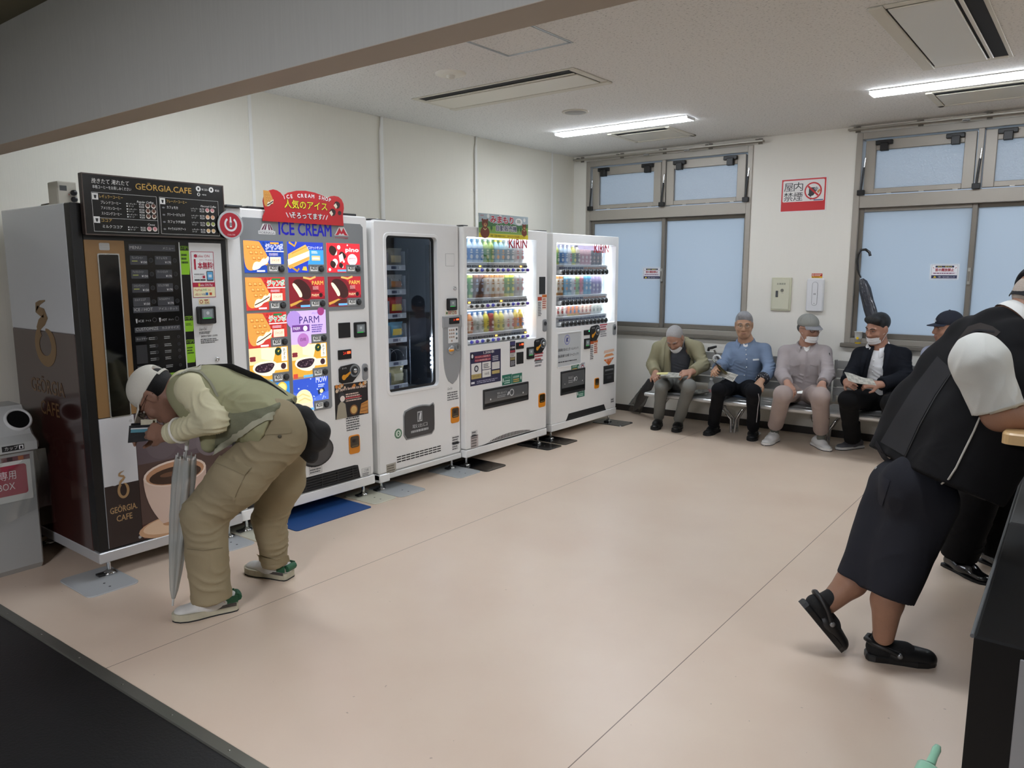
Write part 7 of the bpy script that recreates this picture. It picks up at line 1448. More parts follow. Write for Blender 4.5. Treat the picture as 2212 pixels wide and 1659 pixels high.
# ---- fifth: navy cap, mostly hidden behind the man in the vest
pe = seat_pel((2040, 862, 7.0)); neck = J(2048, 742, 6.99); ch = J(2044, 790, 6.99)
j7 = joints(J(2047, 706, 6.95), (-.80, -.55, -.12), (-.05, -.1, 1), neck, ch, pe, (J(2010, 765, 7.0), J(2085, 765, 7.0)), (J(2008, 815, 6.88), J(2092, 815, 6.9)), (J(2030, 835, 6.64), J(2065, 838, 6.62)), hips_of(pe, .085), (J(2018, 872, 6.50), J(2080, 876, 6.50)), (J(2016, 958, 6.86), J(2080, 964, 6.86)),
 (((.5, -.8, -.1), (.3, .4, -.75), dict()), ((-.6, -.7, -.1), (-.3, .4, -.75), dict())), hs=1.0)
P7 = Person('seated man in navy cap, mostly hidden behind the man in black vest', (pe[0], 6.86, 0), 'people seated on the benches')
L, R = seated(P7, j7, '#a57c68', .006)
S = SDF(); coat(S, j7, .048, .064, .162, .68, .004, cuff=.9); S.cone(ch, pe, .166, .17, .04, ((0, -1, 0), .7)); S.wedge([((0, 0, SEATZ+.001), (0, 0, 1)), ((0, YF, 0), (0, -1, 0))]); P7.sdf('shirt', S, cloth('#a9adc0'), .008, folds([], .004))
for x in (2006, 2010, 2014, 2018): P7.drape('shirt_stripe', 'shirt', [(x, 752), (x-5, 800)], [(x+1.3, 752), (x-3.7, 800)], C('#4a5070', rough=.9), .002, 9, 2, None, .001)
S = SDF(); pants(S, j7); P7.sdf('trousers', S, cloth('#2e3036'), .008, folds([], .003))
for s_, tp in (('R', (2006, 985)), ('L', (2076, 990))): a = A3(j7['an'+s_]); t = on_z(tp); d = unit(A3((t[0]-a[0], t[1]-a[1], 0))); shoe(P7, t-d*.28, t, (0, 0, 1), C('#1a1a1c', rough=.5), C('#2a2a2c'), .046, .078)
def ballcap(P, L, R, col, vis, back=False, emblem=False, sc=1., z=.026):
    S = SDF(); S.ell(L(0, -.014, .044), A3((.086, .105, .088))*sc, R); S.wedge([(L(0, 0, z), R[2])], .004)
    if back: S.ell(L(0, -.125, z+.034), (.042, .06, .030), R, .006, True)
    cp = P.sdf('cap', S, C(col, rough=.85, bump=.3, bscale=400), .004); rows = []
    for i in range(6):
        t = i/5; rows.append([L((.086)*math.sin(a), (.090+.070*t*max(0, math.cos(a))**.6)*math.cos(a)**.9, .033-.018*t+.012*math.cos(a)*t) for a in np.radians(np.linspace(-62, 62, 15))])
    m = MB(); m.strip(rows, None, C(vis, rough=.85), th=.004, nrm=R[2]); P.mb('cap_visor', m, cp); P.mb('cap_button', MB().ball(L(0, -.014, .133), (.008, .008, .005), C(col), 10, 6), cp)
    if emblem:
        m = MB(); fr = (L(0, .098, .052), R[0], unit(R[2]-R[1]*.45), R[1])
        for i in range(3): x = -.016+.013*i; m.prism([[(x+.004, 0), (x+.013, 0), (x+.008-.002+.006*0, .010+.008*i), (x-.0+.001, .006+.006*i)]], 0, .002, C('#d5d8de'), fr)
        P.mb('cap_emblem', m, cp)
    if back:
        m = MB(); m.strip([[L(.080*sc*math.sin(a), -.016-.084*sc*math.cos(a), zz) for a in np.linspace(-.7, .7, 9)] for zz in (z-.016, z+.006)], None, C(col, rough=.85), th=.003, nrm=-R[1]); P.mb('cap_strap', m, cp)
    return cp
ballcap(P7, L, R, '#151a28', '#1b2130', emblem=True)
face_parts(P7, L, R, 1.0, '#a57c68', '#4a4542', .6)
S = SDF(); S.ell(L(0, -.03, .0), (.080, .085, .055), R); S.ell(L(0, .07, -.03), (.09, .085, .10), R, .02, True); P7.sdf('hair', S, C('#4a4846', rough=.8), .006)

# ------------------------------------------------------------------ man bending over his wallet in front of the coffee machine
RT = A3((math.cos(YAW), math.sin(YAW), 0)); FW = A3((-math.sin(YAW), math.cos(YAW), 0)); UP = Z3
Pc = A3((-3.12, 1.90, 0)); Q = lambda x, y, s=0.: on_plane((x, y), Pc+FW*s, FW)
P1 = Person('man in khaki vest and white cap bending over an open black wallet', (Pc[0], Pc[1], 0))
hd = (-.50*RT-.87*UP, -.87*RT+.50*UP); hc = Q(338, 853)
nb = Q(402, 836); chs = Q(455, 850); wai = Q(545, 885); pel = Q(612, 938)
shL, shR = Q(416, 842, -.17), Q(424, 832, .17); elL, elR = Q(463, 906, -.235), Q(445, 906, .22); wrL, wrR = Q(362, 938, -.135), Q(352, 934, .06)
hpL, hpR = Q(600, 950, -.09), Q(622, 955, .10); knL, knR = Q(437, 1110, -.16), Q(585, 1118, .20); anL, anR = Q(462, 1290, -.18), Q(595, 1212, .26)
S = SDF(); L, R = head_sdf(S, hc, hd[0], hd[1], 1.03); S.cone(L(0, -.03, -.05), nb, .052, .06, .025); bk = unit(np.cross(RT, (0, 0, 1)))
S.chain([nb, chs, wai, pel], [.07, .10, .10, .10], .03)
for a, b, c in ((shL, elL, wrL), (shR, elR, wrR)): S.cone(chs, a, .05, .045, .03); S.chain([a, b, c], [.042, .036, .027], .015)
for a, b, c in ((hpL, knL, anL), (hpR, knR, anR)): S.cone(pel, a, .09, .085, .03); S.chain([a, b, c], [.08, .05, .036], .02)
hand_sdf(S, wrL, -.88*RT+.12*UP+.2*FW, FW*.85-UP*.3-RT*.1, 1, curl=(.55, .75, .5), thumb=(.7, .55, .45)); hand_sdf(S, wrR, -.85*RT+.05*UP-.3*FW, -FW*.8-UP*.4, -1, curl=(.5, .7, .5), thumb=(.7, .6, .4))
P1.sdf('body', S, skin('#8f6b59'), .0045)
SHC = cloth('#cfcaa9', .3, 300); S = SDF()
for a, b, c in ((shL, elL, wrL), (shR, elR, wrR)):
    S.cone(a+(chs-a)*.4, a, .068, .066, .03); S.cone(a, b, .068, .060, .025); S.cone(b, b+(c-b)*.90, .060, .046, .02, None, (0, 1))
S.cone(nb, chs, .078, .10, .04)
sh = P1.sdf('shirt', S, SHC, .006, folds([(elL, limb_axis(shL, elL)+.6*limb_axis(elL, wrL), .035, .009, .10), (shL+(elL-shL)*.5, RT+.3*UP, .05, .007, .12), (elL+(wrL-elL)*.4, limb_axis(elL, wrL), .05, .006, .10), (elR, limb_axis(shR, elR), .04, .008, .1)], .003, 1))
d = limb_axis(elL, wrL); S = SDF(); S.cone(elL+(wrL-elL)*.86, elL+(wrL-elL)*.96, .050, .046, .008, None, (1, 1)); P1.sdf('shirt_cuff', S, cloth('#d6d2b2'), .004, None, sh)
m = MB(); c0 = elL+(wrL-elL)*.74; m.tube([c0+.054*(math.cos(a)*unit(np.cross(d, UP))+math.sin(a)*np.cross(d, unit(np.cross(d, UP)))) for a in np.linspace(0, 2*math.pi, 21)[:-1]], .006, C('#e4e3da', rough=.8), 8, closed=True); P1.mb('sleeve_band', m, sh)
m = MB(); c0 = wrL-d*.006; m.tube([c0+.031*(math.cos(a)*unit(np.cross(d, UP))+math.sin(a)*np.cross(d, unit(np.cross(d, UP)))) for a in np.linspace(0, 2*math.pi, 21)[:-1]], .0045, C('#6f8a7c', rough=.4), 8, closed=True); P1.mb('wristband', m)
# vest, hanging loose below the belly
VC = cloth('#9a9978', .25, 350, var=.08); S = SDF(); sd = FW; fl = None
def slab(a, b, r0, r1, wd0, wd1, k=.04, cut=(0, 0)):
    for t in (-1, 0, 1): S.cone(a+FW*wd0*t, b+FW*wd1*t, r0, r1, k, None, cut)
slab(Q(425, 836), chs, .085, .118, .095, .10); slab(chs, wai, .118, .118, .10, .10); slab(wai, Q(600, 912), .118, .118, .10, .095, .04, (0, 1)); slab(Q(478, 905), Q(470, 950), .075, .035, .10, .10, .03); slab(Q(520, 905), Q(505, 935), .085, .04, .10, .10, .03)
S.cone(elL+(shL-elL)*.95+(chs-shL)*.2, shL+(elL-shL)*.15, .07, .075, .01, sub=False) if False else None
vest = P1.sdf('vest', S, VC, .006, folds([(Q(560, 880, -.2), RT*.5+UP, .05, .007, .13), (Q(500, 860, -.2), RT-.3*UP, .06, .006, .15), (Q(600, 880, -.2), RT*.4+UP, .035, .005, .08), (Q(480, 930, -.2), RT, .04, .007, .1)], .003, 4))
ME = C('#74765f', rough=.8, var=.15, vscale=30, bump=.4, bscale=400); 
P1.drape('mesh_panel', 'vest', [(628, 862), (585, 878), (540, 888), (505, 893), (476, 890)], [(632, 878), (590, 893), (545, 915), (505, 942), (462, 970)], ME, .007, 34, 16, vest, .001)
P1.drape('hem_band', 'vest', [(634, 876), (590, 890), (545, 911), (505, 938), (462, 966)], [(637, 885), (595, 899), (550, 922), (510, 949), (458, 980)], cloth('#a9a893'), .010, 30, 4, vest, .002)
P1.drape('armhole_binding', 'vest', [(384, 812), (410, 803), (432, 806), (452, 828), (468, 858)], [(386, 809), (411, 799), (435, 802), (457, 826), (473, 856)], cloth('#8b8a78'), .004, 14, 3, vest, .002)
P1.drape('shoulder_patch', 'vest', [(385, 806), (405, 795), (436, 789)], [(384, 812), (410, 803), (434, 800)], cloth('#b9b8a8'), .004, 8, 3, vest, .002)
# trousers
KH = cloth('#93876c', .3, 300, var=.08); S = SDF()
S.cone(Q(598, 915, -.07), Q(598, 915, .08), .114, .114, .05); S.cone(Q(612, 945, -.085), Q(616, 948, .09), .104, .104, .05)
S.chain([Q(585, 960, -.09), Q(515, 1035, -.13), Q(440, 1112, -.16)], [.120, .116, .098], .04); S.cone(Q(440, 1112, -.16), Q(458, 1294, -.175), .098, .088, .02, None, (0, 1))
S.chain([Q(612, 965, .10), Q(608, 1040, .15), Q(583, 1118, .20)], [.115, .102, .082], .04); S.cone(Q(583, 1118, .20), Q(594, 1216, .25), .082, .066, .02, None, (0, 1))
tr = P1.sdf('trousers', S, KH, .0065, folds([(knL, RT*.4+UP, .055, .012, .13), (Q(455, 1255, -.17), UP+.4*RT, .06, .012, .11), (Q(560, 985, -.2), UP*.8+RT*.4, .06, .008, .16), (knR, UP, .05, .010, .10), (Q(596, 1195, .2), UP, .045, .009, .08), (Q(500, 1060, -.2), RT*.6+UP*.6, .07, .007, .14)], .004, 5))
KH2 = cloth('#8f8469', .3, 300)
po = P1.drape('back_pocket_flap', 'trousers', [(560, 931), (595, 925), (629, 924)], [(565, 940), (597, 938), (627, 936)], KH2, .006, 9, 4, tr, .003); P1.drape('cargo_pocket_flap', 'trousers', [(477, 986), (510, 998), (543, 1010)], [(466, 1000), (498, 1013), (529, 1025)], KH2, .008, 9, 4, tr, .003); P1.drape('cargo_pocket', 'trousers', [(467, 1001), (498, 1014), (529, 1026)], [(450, 1048), (478, 1062), (506, 1074)], KH, .005, 9, 6, tr, .002)
P1.drape('trouser_hem', 'trousers', [(556, 1196), (580, 1206), (622, 1200)], [(558, 1211), (580, 1221), (625, 1213)], KH2, .005, 10, 3, tr, .003); P1.drape('knee_patch_seam', 'trousers', [(405, 1184), (440, 1188), (480, 1182)], [(405, 1186), (440, 1190), (480, 1184)], cloth('#7d735b'), .003, 10, 2, tr, .001)
buttons(P1, 'trousers', [(604, 943)], C('#4b4636'), tr, .008)
GRN = C('#24583c', rough=.6); WS = C('#cfcfca', rough=.6, var=.1, vscale=40); SO = C('#b5b19b', rough=.7, var=.2, vscale=30)
def trim(o, X, Lf):
    m = MB()
    for g in (-1, 1):
        m.strip([[X(a, g*(.047-.02*abs(a-.12)), z) for a in (.01, .08, .16, .22)] for z in (.046, .062, .078)], None, GRN, th=.004, nrm=(X(0, 1, 0)-X(0, 0, 0))*g)
        m.strip([[X(a, g*.0475, z) for a in (.22, .28)] for z in (.048, .060)], None, C('#d8602c', rough=.6), th=.004, nrm=(X(0, 1, 0)-X(0, 0, 0))*g)
        m.strip([[X(a, g*.0485, z) for a in (.04, .2, .36)] for z in (.030, .044)], None, C('#4f4a46', rough=.7), th=.004, nrm=(X(0, 1, 0)-X(0, 0, 0))*g)
    m.tube([X(.0, -.03, .062), X(-.012, 0, .064), X(.0, .03, .062)], .018, GRN, 8); P1.mb('heel_patch', m, o)
    m = MB()
    for g in (-1, 1):
        m.strip([[X(a+.05*k, g*(.048-.008*k), .030+.020*k) for a in (.46, .50)] for k in range(3)], None, C('#e2e3e4', rough=.5), th=.003, nrm=(X(0, 1, 0)-X(0, 0, 0))*g)
    P1.mb('side_stripe', m, o)
for hp, tp, t in ((on_z((513, 1312)), on_z((372, 1342)), 0), (on_z((628, 1250)), on_z((553, 1237)), 1)):
    if t: dd = unit(tp-hp); tp = hp+dd*.28
    shoe(P1, hp+UP*.0005, tp+UP*.0005, UP, WS, SO, .052, .085, '#b9bab4', sole_t=.036, extra=trim)
# head: backwards-open cap, hair, glasses
capm = C('#d3d0c4', rough=.85, bump=.3, bscale=350); S = SDF(); S.ell(L(0, -.014, .046), (.087, .107, .090), R); S.wedge([(L(0, 0, .022), R[2])], .004); S.ell(L(0, -.125, .045), (.036, .05, .028), R, .006, True); cp = P1.sdf('cap', S, capm, .0045); rows = []
for i in range(6):
    t = i/5; rows.append([L(.086*math.sin(a), (.090+.072*t*max(0, math.cos(a))**.6)*math.cos(a)**.9, .029-.020*t+.012*math.cos(a)*t) for a in np.radians(np.linspace(-62, 62, 15))])
m = MB(); m.strip(rows, None, capm, th=.004, nrm=R[2]); P1.mb('cap_visor', m, cp)
m = MB(); m.strip([[L(.088*math.sin(a), -.014-.108*math.cos(a), z) for a in np.linspace(-.55, .55, 9)] for z in (.014, .026)], None, capm, th=.003, nrm=-R[1]); P1.mb('cap_strap', m, cp)
S = SDF(); S.ell(L(0, -.022, .016), (.081, .096, .082), R); S.ell(L(0, .075, -.03), (.095, .070, .12), R, .02, True); S.ell(L(0, .01, -.085), (.1, .12, .055), R, .02, True); P1.sdf('hair', S, C('#121112', rough=.5, bump=.8, bscale=200, aniso=(1, 1, 5)), .0045, folds([], .002))
face_parts(P1, L, R, 1.03, '#8d6350', '#2b2523', .6, '#17171a')
# wallet with notes and a card
r = thing('wallet', 'open black leather wallet in the hands of the bending man', 'wallet', tuple(Q(315, 938, -.06)))
ax_ = (A3((0, 0, 0)), unit(RT-.05*UP), unit(UP+.05*RT), -FW); o0 = A3(r.location)
LE = C('#16181b', rough=.35, bump=.3, bscale=250); w0 = lambda x, y, s: Q(x, y, s)-o0
m = MB(); a = [w0(276, 957, -.10), w0(279, 920, -.10), w0(333, 917, -.06), w0(333, 951, -.06)]; m.strip([[a[0], a[3]], [a[1], a[2]]], None, LE, th=.006, nrm=-FW); m.build('front_panel', r)
m = MB(); a = [w0(281, 951, -.06), w0(283, 915, -.06), w0(340, 912, .00), w0(340, 946, .00)]; m.strip([[a[0], a[3]], [a[1], a[2]]], None, LE, th=.006, nrm=-FW); m.build('back_panel', r)
m = MB(); a = [w0(282, 935, -.105), w0(283, 926, -.105), w0(327, 924, -.07), w0(327, 933, -.07)]; m.strip([[a[0], a[3]], [a[1], a[2]]], None, C('#5f97a8', rough=.3), th=.001, nrm=-FW); g = [w0(282, 928, -.106), w0(283, 925, -.106), w0(327, 923, -.071), w0(327, 926, -.071)]; m.strip([[g[0], g[3]], [g[1], g[2]]], None, C('#d8dee0', rough=.3)); m.build('card', r)
for i, (x0, y0, x1, y1) in enumerate(((304, 920, 330, 914), (311, 919, 338, 913))):
    m = MB(); rows = [[w0(x0+(x1-x0)*t, y0+(y1-y0)*t-k*(7-3*t)+1.5*math.sin(3*t), -.065+.02*i) for t in np.linspace(0, 1, 6)] for k in (0, 1, 2)]; m.strip(rows, None, C(('#cbc6ae', '#c4bfa4')[i], rough=.8, var=.2, vscale=60)); V = np.concatenate(m.v); m.add(V+FW*.0015, [f[::-1] for f in m.f], C('#c4bfa4', rough=.8), True)
    m.build('banknote', loc=tuple(o0), label=('folded pale banknote sticking out of the black wallet, nearer the brim', 'second pale banknote in the black wallet, nearer the fingers')[i], cat='banknote')
# clear umbrella hooked on his forearm
tip = Q(373, 1308, -.10); top = Q(404, 958, -.12); ud = unit(tip-top); r = thing('umbrella', 'clear plastic umbrella hooked on the arm of the bending man', 'umbrella', tuple(tip)); o0 = tip
PL = bpy.data.materials.new('clear_plastic'); PL.use_nodes = True; n_, l_ = PL.node_tree.nodes, PL.node_tree.links; b_ = n_['Principled BSDF']; b_.inputs['Base Color'].default_value = (*lin('#b9bdb8'), 1); b_.inputs['Alpha'].default_value = .62; b_.inputs['Roughness'].default_value = .25
S = SDF(); ax2 = unit(np.cross(ud, FW)); Lu = np.linalg.norm(tip-top)
pts = [top+ud*Lu*t for t in (.085, .2, .45, .7, .86, .95)]; V = []; F = []
m = MB(); prof = [(.040, .085), (.046, .20), (.045, .42), (.036, .62), (.026, .78), (.016, .90), (.007, .955)]
rows = []
for rr_, t in prof: rows.append([top+ud*Lu*t-o0+rr_*(1+.16*math.sin(8*a+3*t))*(math.cos(a)*ax2+math.sin(a)*np.cross(ud, ax2)) for a in np.linspace(0, 2*math.pi, 33)])
m.strip(rows, None, PL); m.build('canopy', r)
m = MB()
for k in range(8):
    a = k*math.pi/4+.2; e = top+ud*Lu*.085-o0+.040*(math.cos(a)*ax2+math.sin(a)*np.cross(ud, ax2)); m.tube([e-ud*.014, e+ud*.02], [.0035, .0025], C('#d4d5d2', rough=.4), 6)
    m.tube([e, top+ud*Lu*.45-o0+.03*(math.cos(a)*ax2+math.sin(a)*np.cross(ud, ax2)), tip-ud*.07-o0], .0012, C('#9a9c9a', rough=.4, metal=.6), 5)
m.build('ribs', r)
m = MB(); m.tube([top-o0, tip-ud*.05-o0], .0045, C('#c9cac8', rough=.35, metal=.5), 8); m.build('shaft', r); m = MB(); m.tube([tip-ud*.06-o0, tip-o0], [.006, .005], C('#cfd1cf', rough=.4), 8); m.build('ferrule', r)
m = MB(); h0 = top-o0; m.tube([h0+ud*.03, h0-ud*.01, h0-ud*.035+ax2*.002]+[h0-ud*(.035+.036*math.sin(a))+(-RT)*(.036-.036*math.cos(a))*-1 for a in np.linspace(.3, 2.9, 9)], .0085, C('#dcdedb', rough=.3), 10); m.build('handle', r)
# black shoulder bag behind his hip
bc = Q(672, 935, .02); r = thing('shoulder_bag', 'black shoulder bag hanging behind the bending man', 'bag', tuple(bc)); BG = C('#0e0e0f', rough=.75, bump=.3, bscale=300)
def baged(name, S, parent, mat=BG, h=.006): V, F = S.mesh(h, folds([], .002)); me = bpy.data.meshes.new(name); me.from_pydata((V-bc).tolist(), [], F.tolist()); me.materials.append(mat); me.polygons.foreach_set('use_smooth', [True]*len(F)); o = bpy.data.objects.new(name, me); COL.objects.link(o); o.parent = parent; return o
S = SDF(); S.cone(Q(655, 900, .02), Q(683, 950, .02), .052, .055, .02); S.cone(Q(663, 958, .02), Q(690, 932, .02), .05, .05, .02); S.cone(Q(660, 975, .02), Q(672, 985, .02), .035, .035, .02); baged('pouch', S, r)
S = SDF(); S.cone(Q(652, 893, .02), Q(690, 935, .02), .056, .056, .02, (unit(np.cross(FW, Q(690, 935)-Q(652, 893))), .5)); baged('flap', S, r)
m = MB(); m.tube([Q(x, y, s)-bc for x, y, s in ((392, 850, .15), (405, 815, .13), (435, 795, .09), (500, 792, .06), (560, 817, .06), (610, 852, .06), (640, 882, .05), (655, 898, .03))], .017, BG, 10, flat=(FW, .25)); m.build('strap', r)
m = MB(); m.tube([Q(x, y, -.03)-bc for x, y in ((632, 880), (645, 884), (650, 895), (642, 890))], .004, BG, 6); m.tube([Q(x, y, -.05)-bc for x, y in ((652, 912), (656, 920), (661, 922))], .004, C('#b9b29a'), 6); m.build('cord', r)

# ------------------------------------------------------------------ man in the black vest leaning on the writing table
Pc2 = A3((-.50, 3.18, 0)); Q2 = lambda x, y, s=0.: on_plane((x, y), Pc2+FW*s, FW)
P2 = Person('man in a black vest, white shirt and dark shorts leaning on the writing table', (-.50, 3.18, 0))
hc = Q2(2252, 652, .05); fwd2 = .86*RT-.50*UP; up2 = .50*RT+.86*UP
c4 = Q2(2142, 748, .05); c3 = Q2(2110, 822, .05); c2 = Q2(2068, 914, .05); c1 = Q2(2000, 1024, .05); nb = Q2(2172, 706, .05)
S = SDF(); L, R = head_sdf(S, hc, fwd2, up2, 1.05); S.cone(L(0, -.03, -.05), nb, .060, .070, .03); S.chain([nb, c3, c2, c1], [.07, .10, .12, .10], .04)
shN, shF = Q2(2116, 780, -.22), Q2(2130, 770, .30); elN = Q2(2158, 897, -.26); elF = Q2(2210, 880, .22); wrN = Q2(2300, 905, -.34); wrF = Q2(2310, 890, .2)
for a, b, c in ((shN, elN, wrN), (shF, elF, wrF)): S.cone(c3, a, .03, .03, .02); S.chain([a, a+(b-a)*.3, b, c], [.03, .05, .054, .036], .02)
hand_sdf(S, wrN, RT+.1*FW, -UP, 1, curl=(.2, .3, .2)); hand_sdf(S, wrF, RT-.1*FW, -UP, -1, curl=(.2, .3, .2))
hpN, hpF = Q2(1992, 1085, .0), Q2(1945, 1070, .14); knN, knF = Q2(1921, 1258, -.03), Q2(1866, 1232, .11); anN, anF = Q2(1909, 1372, -.01), Q2(1790, 1303, .10)
for a, b, c in ((hpN, knN, anN), (hpF, knF, anF)): S.cone(c1, a, .07, .07, .03); S.chain([a, b, b+(c-b)*.35, c], [.07, .052, .058, .040], .02)
P2.sdf('body', S, skin('#95705b'), .006)
VB = cloth('#121214', .2, 350, var=.1)
def slab2(S, a, b, r0, r1, wd, k=.05, cut=(0, 0)):
    for t in (-1, -.33, .33, 1): S.cone(a+FW*wd*t, b+FW*wd*t, r0, r1, k, None, cut)
WSH = cloth('#c8c9c3', .2, 300, var=.04); S = SDF()
for a, b, g in ((shN, elN, -1), (shF, elF, 1)): S.cone(c3+(a-c3)*.6, a, .085, .088, .03); S.cone(a, a+(b-a)*.88, .088, .078, .03, None, (0, 1))
S.cone(nb, c4, .078, .12, .04)
sh = P2.sdf('shirt', S, WSH, .006, folds([(shN+(elN-shN)*.5, RT+.15*UP, .07, .006, .16), (Q2(2160, 860, -.25), UP*.5+RT, .04, .004, .08)], .004, 2))
P2.drape('sleeve_hem', 'shirt', [(2137, 890), (2170, 880), (2209, 868)], [(2139, 896), (2172, 887), (2211, 874)], WSH, .004, 9, 3, sh, .002)
S = SDF(); slab2(S, c4, c3, .112, .148, .11, .03); slab2(S, c3, c2, .148, .172, .13, .03); slab2(S, c2, c1+RT*.02, .172, .158, .175, .03, (0, 1)); S.cone(nb-RT*.03, c4, .080, .11, .04)
axn = unit(elN-shN); S.ell(L(0, 0, -.02), (.10, .12, .12), R, .01, True)
vest = P2.sdf('vest', S, VB, .0065, folds([(Q2(1960, 900, -.2), RT*.5+UP*.5, .12, .006, .2), (Q2(1990, 1010, -.25), RT*.7+UP, .05, .005, .12)], .003, 3))
V3 = cloth('#2b2b2d', .2, 350)
P2.drape('shoulder_yoke', 'vest', [(2092, 706), (2118, 698), (2145, 706), (2162, 718)], [(2052, 758), (2084, 728), (2116, 714), (2150, 730)], cloth('#35312f', .2), .003, 12, 6, vest, .001)
P2.drape('back_panel', 'vest', [(2026, 770), (1976, 835), (1932, 905), (1903, 955)], [(2058, 800), (2020, 855), (1985, 918), (1955, 985)], V3, .003, 14, 6, vest, .001)
P2.drape('seam', 'vest', [(2060, 800), (2022, 857), (1987, 920), (1950, 1000)], [(2062, 801), (2024, 858), (1989, 921), (1952, 1001)], C('#0a0a0b'), .005, 14, 2, vest, .001); P2.drape('hem_band', 'vest', [(1895, 952), (1915, 985), (1970, 1024), (2060, 1072)], [(1890, 962), (1910, 996), (1966, 1035), (2058, 1083)], cloth('#242427'), .004, 14, 3, vest, .002); P2.drape('armhole_binding', 'vest', [(2050, 770), (2072, 735), (2110, 712), (2150, 716)], [(2056, 772), (2077, 738), (2112, 716), (2150, 720)], cloth('#262629'), .005, 12, 3, vest, .002)
S = SDF(); m = MB(); pts = []
for p in ((2124, 885), (2105, 930), (2078, 985), (2066, 1010), (2050, 1035), (2035, 1043), (2020, 1047), (2006, 1056)):
    h = ray_hit(P2.bvh['vest'], p)
    if h[0] is not None: n = A3(h[1]); pts.append(A3(h[0])+n*(.004 if n @ (EYE-A3(h[0])) > 0 else -.004))
m.tube(pts, .0035, C('#b9b6ac', rough=.8), 8); P2.mb('white_cord', m, vest)
COLW = C('#dededa', rough=.8); rows = []
for dr, z in ((.002, .075), (.006, .077), (.014, .056), (.020, .034)): rows.append([nb+unit(RT+UP*.8)*z+(.064+dr)*(math.cos(a)*FW*-1+math.sin(a)*unit(RT*.8-UP)) for a in np.linspace(-2.6, 2.6, 25)])
m = MB(); m.strip(rows, None, COLW); V = np.concatenate(m.v); m.add(V-.002, [f[::-1] for f in m.f], COLW, True); P2.mb('collar', m, sh)
SHO = cloth('#23242a', .25, 350, var=.08); S = SDF(); S.cone(Q2(1975, 1050, -.01), Q2(1968, 1050, .13), .118, .118, .05)
S.cone(Q2(1992, 1085, .0), Q2(1919, 1286, -.03), .126, .094, .05, None, (0, 1)); S.cone(Q2(1942, 1060, .14), Q2(1854, 1256, .10), .120, .086, .05, None, (0, 1))
so = P2.sdf('shorts', S, SHO, .0065, folds([(Q2(1960, 1150, -.2), RT+.2*UP, .09, .006, .2)], .003, 4)); P2.drape('pocket', 'shorts', [(1900, 1020), (1910, 1030), (1924, 1038)], [(1897, 1078), (1901, 1090), (1907, 1094)], cloth('#292a31'), .003, 8, 5, so, .001); buttons(P2, 'shorts', [(1893, 1012)], C('#a9aaac', metal=.8, rough=.3), so, .007)
BK2 = C('#0d0d0e', rough=.8, bump=.3, bscale=400); CLG = C('#131314', rough=.45)
def clog(hp, tp, up):
    hp, tp = A3(hp), A3(tp); d = tp-hp; Lf = np.linalg.norm(d); d = d/Lf; up = unit(A3(up)-d*(A3(up) @ d)); s = np.cross(d, up); X = lambda a, b, c: hp+d*a*Lf+s*b+up*c
    S = SDF(); S.cone(X(.14, 0, .045), X(.55, 0, .040), .036, .040, .02); S.cone(X(.5, 0, .038), X(.86, 0, .030), .040, .030, .02, (up, .7)); S.cone(X(.2, 0, .05), X(.24, 0, .145), .038, .036, .02, None, (0, 1)); sk = P2.sdf('sock', S, BK2, .005)
    prof = [(.0, .4), (.03, .72), (.12, .86), (.3, .84), (.5, .92), (.7, 1.04), (.85, .9), (.96, .55), (1.0, .15)]; out = [(a*Lf, b*.05) for a, b in prof]+[(a*Lf, -b*.05) for a, b in prof[::-1]]
    m = MB(); m.prism([out[::-1]], 0, .026, CLG, (hp, d, s, up), cham=.006)
    for i in range(22): a = .04+.9*i/21; m.box((0, 0, 0), (.001, .001, .001), CLG) if False else None
    o = P2.mb('clog', m); S = SDF(); S.cone(X(.46, 0, .032), X(.84, 0, .022), .052, .044, .02, (up, .82)); S.wedge([(X(0, 0, .012), up)]); P2.sdf('clog_upper', S, CLG, .005, None, o)
    m = MB(); m.tube([X(.44, -.053, .045), X(.25, -.050, .066), X(.06, -.036, .076), X(.0, 0, .078), X(.06, .036, .076), X(.25, .050, .066), X(.44, .053, .045)], .0105, CLG, 8); P2.mb('heel_strap', m, o)
    for g in (-1, 1): m = MB().lathe([(.011, 0), (.011, .006), (.004, .008), (0, .008)], C('#8d8f92', rough=.3, metal=.7), O=X(.44, g*.056, .045), ax=(d, up*g, s*g), seg=14); P2.mb('rivet', m, o)
clog(on_z((1868, 1418))+UP*.0005, on_z((2022, 1436))+UP*.0005, UP)
tq = on_z((1815, 1408), .004); hq = Q2(1722, 1296, .10); hq = tq+unit(hq-tq)*.27; clog(hq, tq, -RT*.9+UP*.35) if False else clog(hq, tq, RT*.85+UP*.5)
ballcap(P2, L, R, '#15171c', '#15171c', True, sc=1.07, z=-.012)
S = SDF(); S.ell(L(0, -.022, .010), (.081, .094, .080), R); S.ell(L(0, .075, -.03), (.095, .075, .12), R, .02, True); S.ell(L(0, .02, -.09), (.11, .13, .06), R, .02, True); P2.sdf('hair', S, C('#b3a79c', rough=.8, bump=.5, bscale=250), .005, None)
face_parts(P2, L, R, 1.05, '#8f6046', '#4a4542', .6)
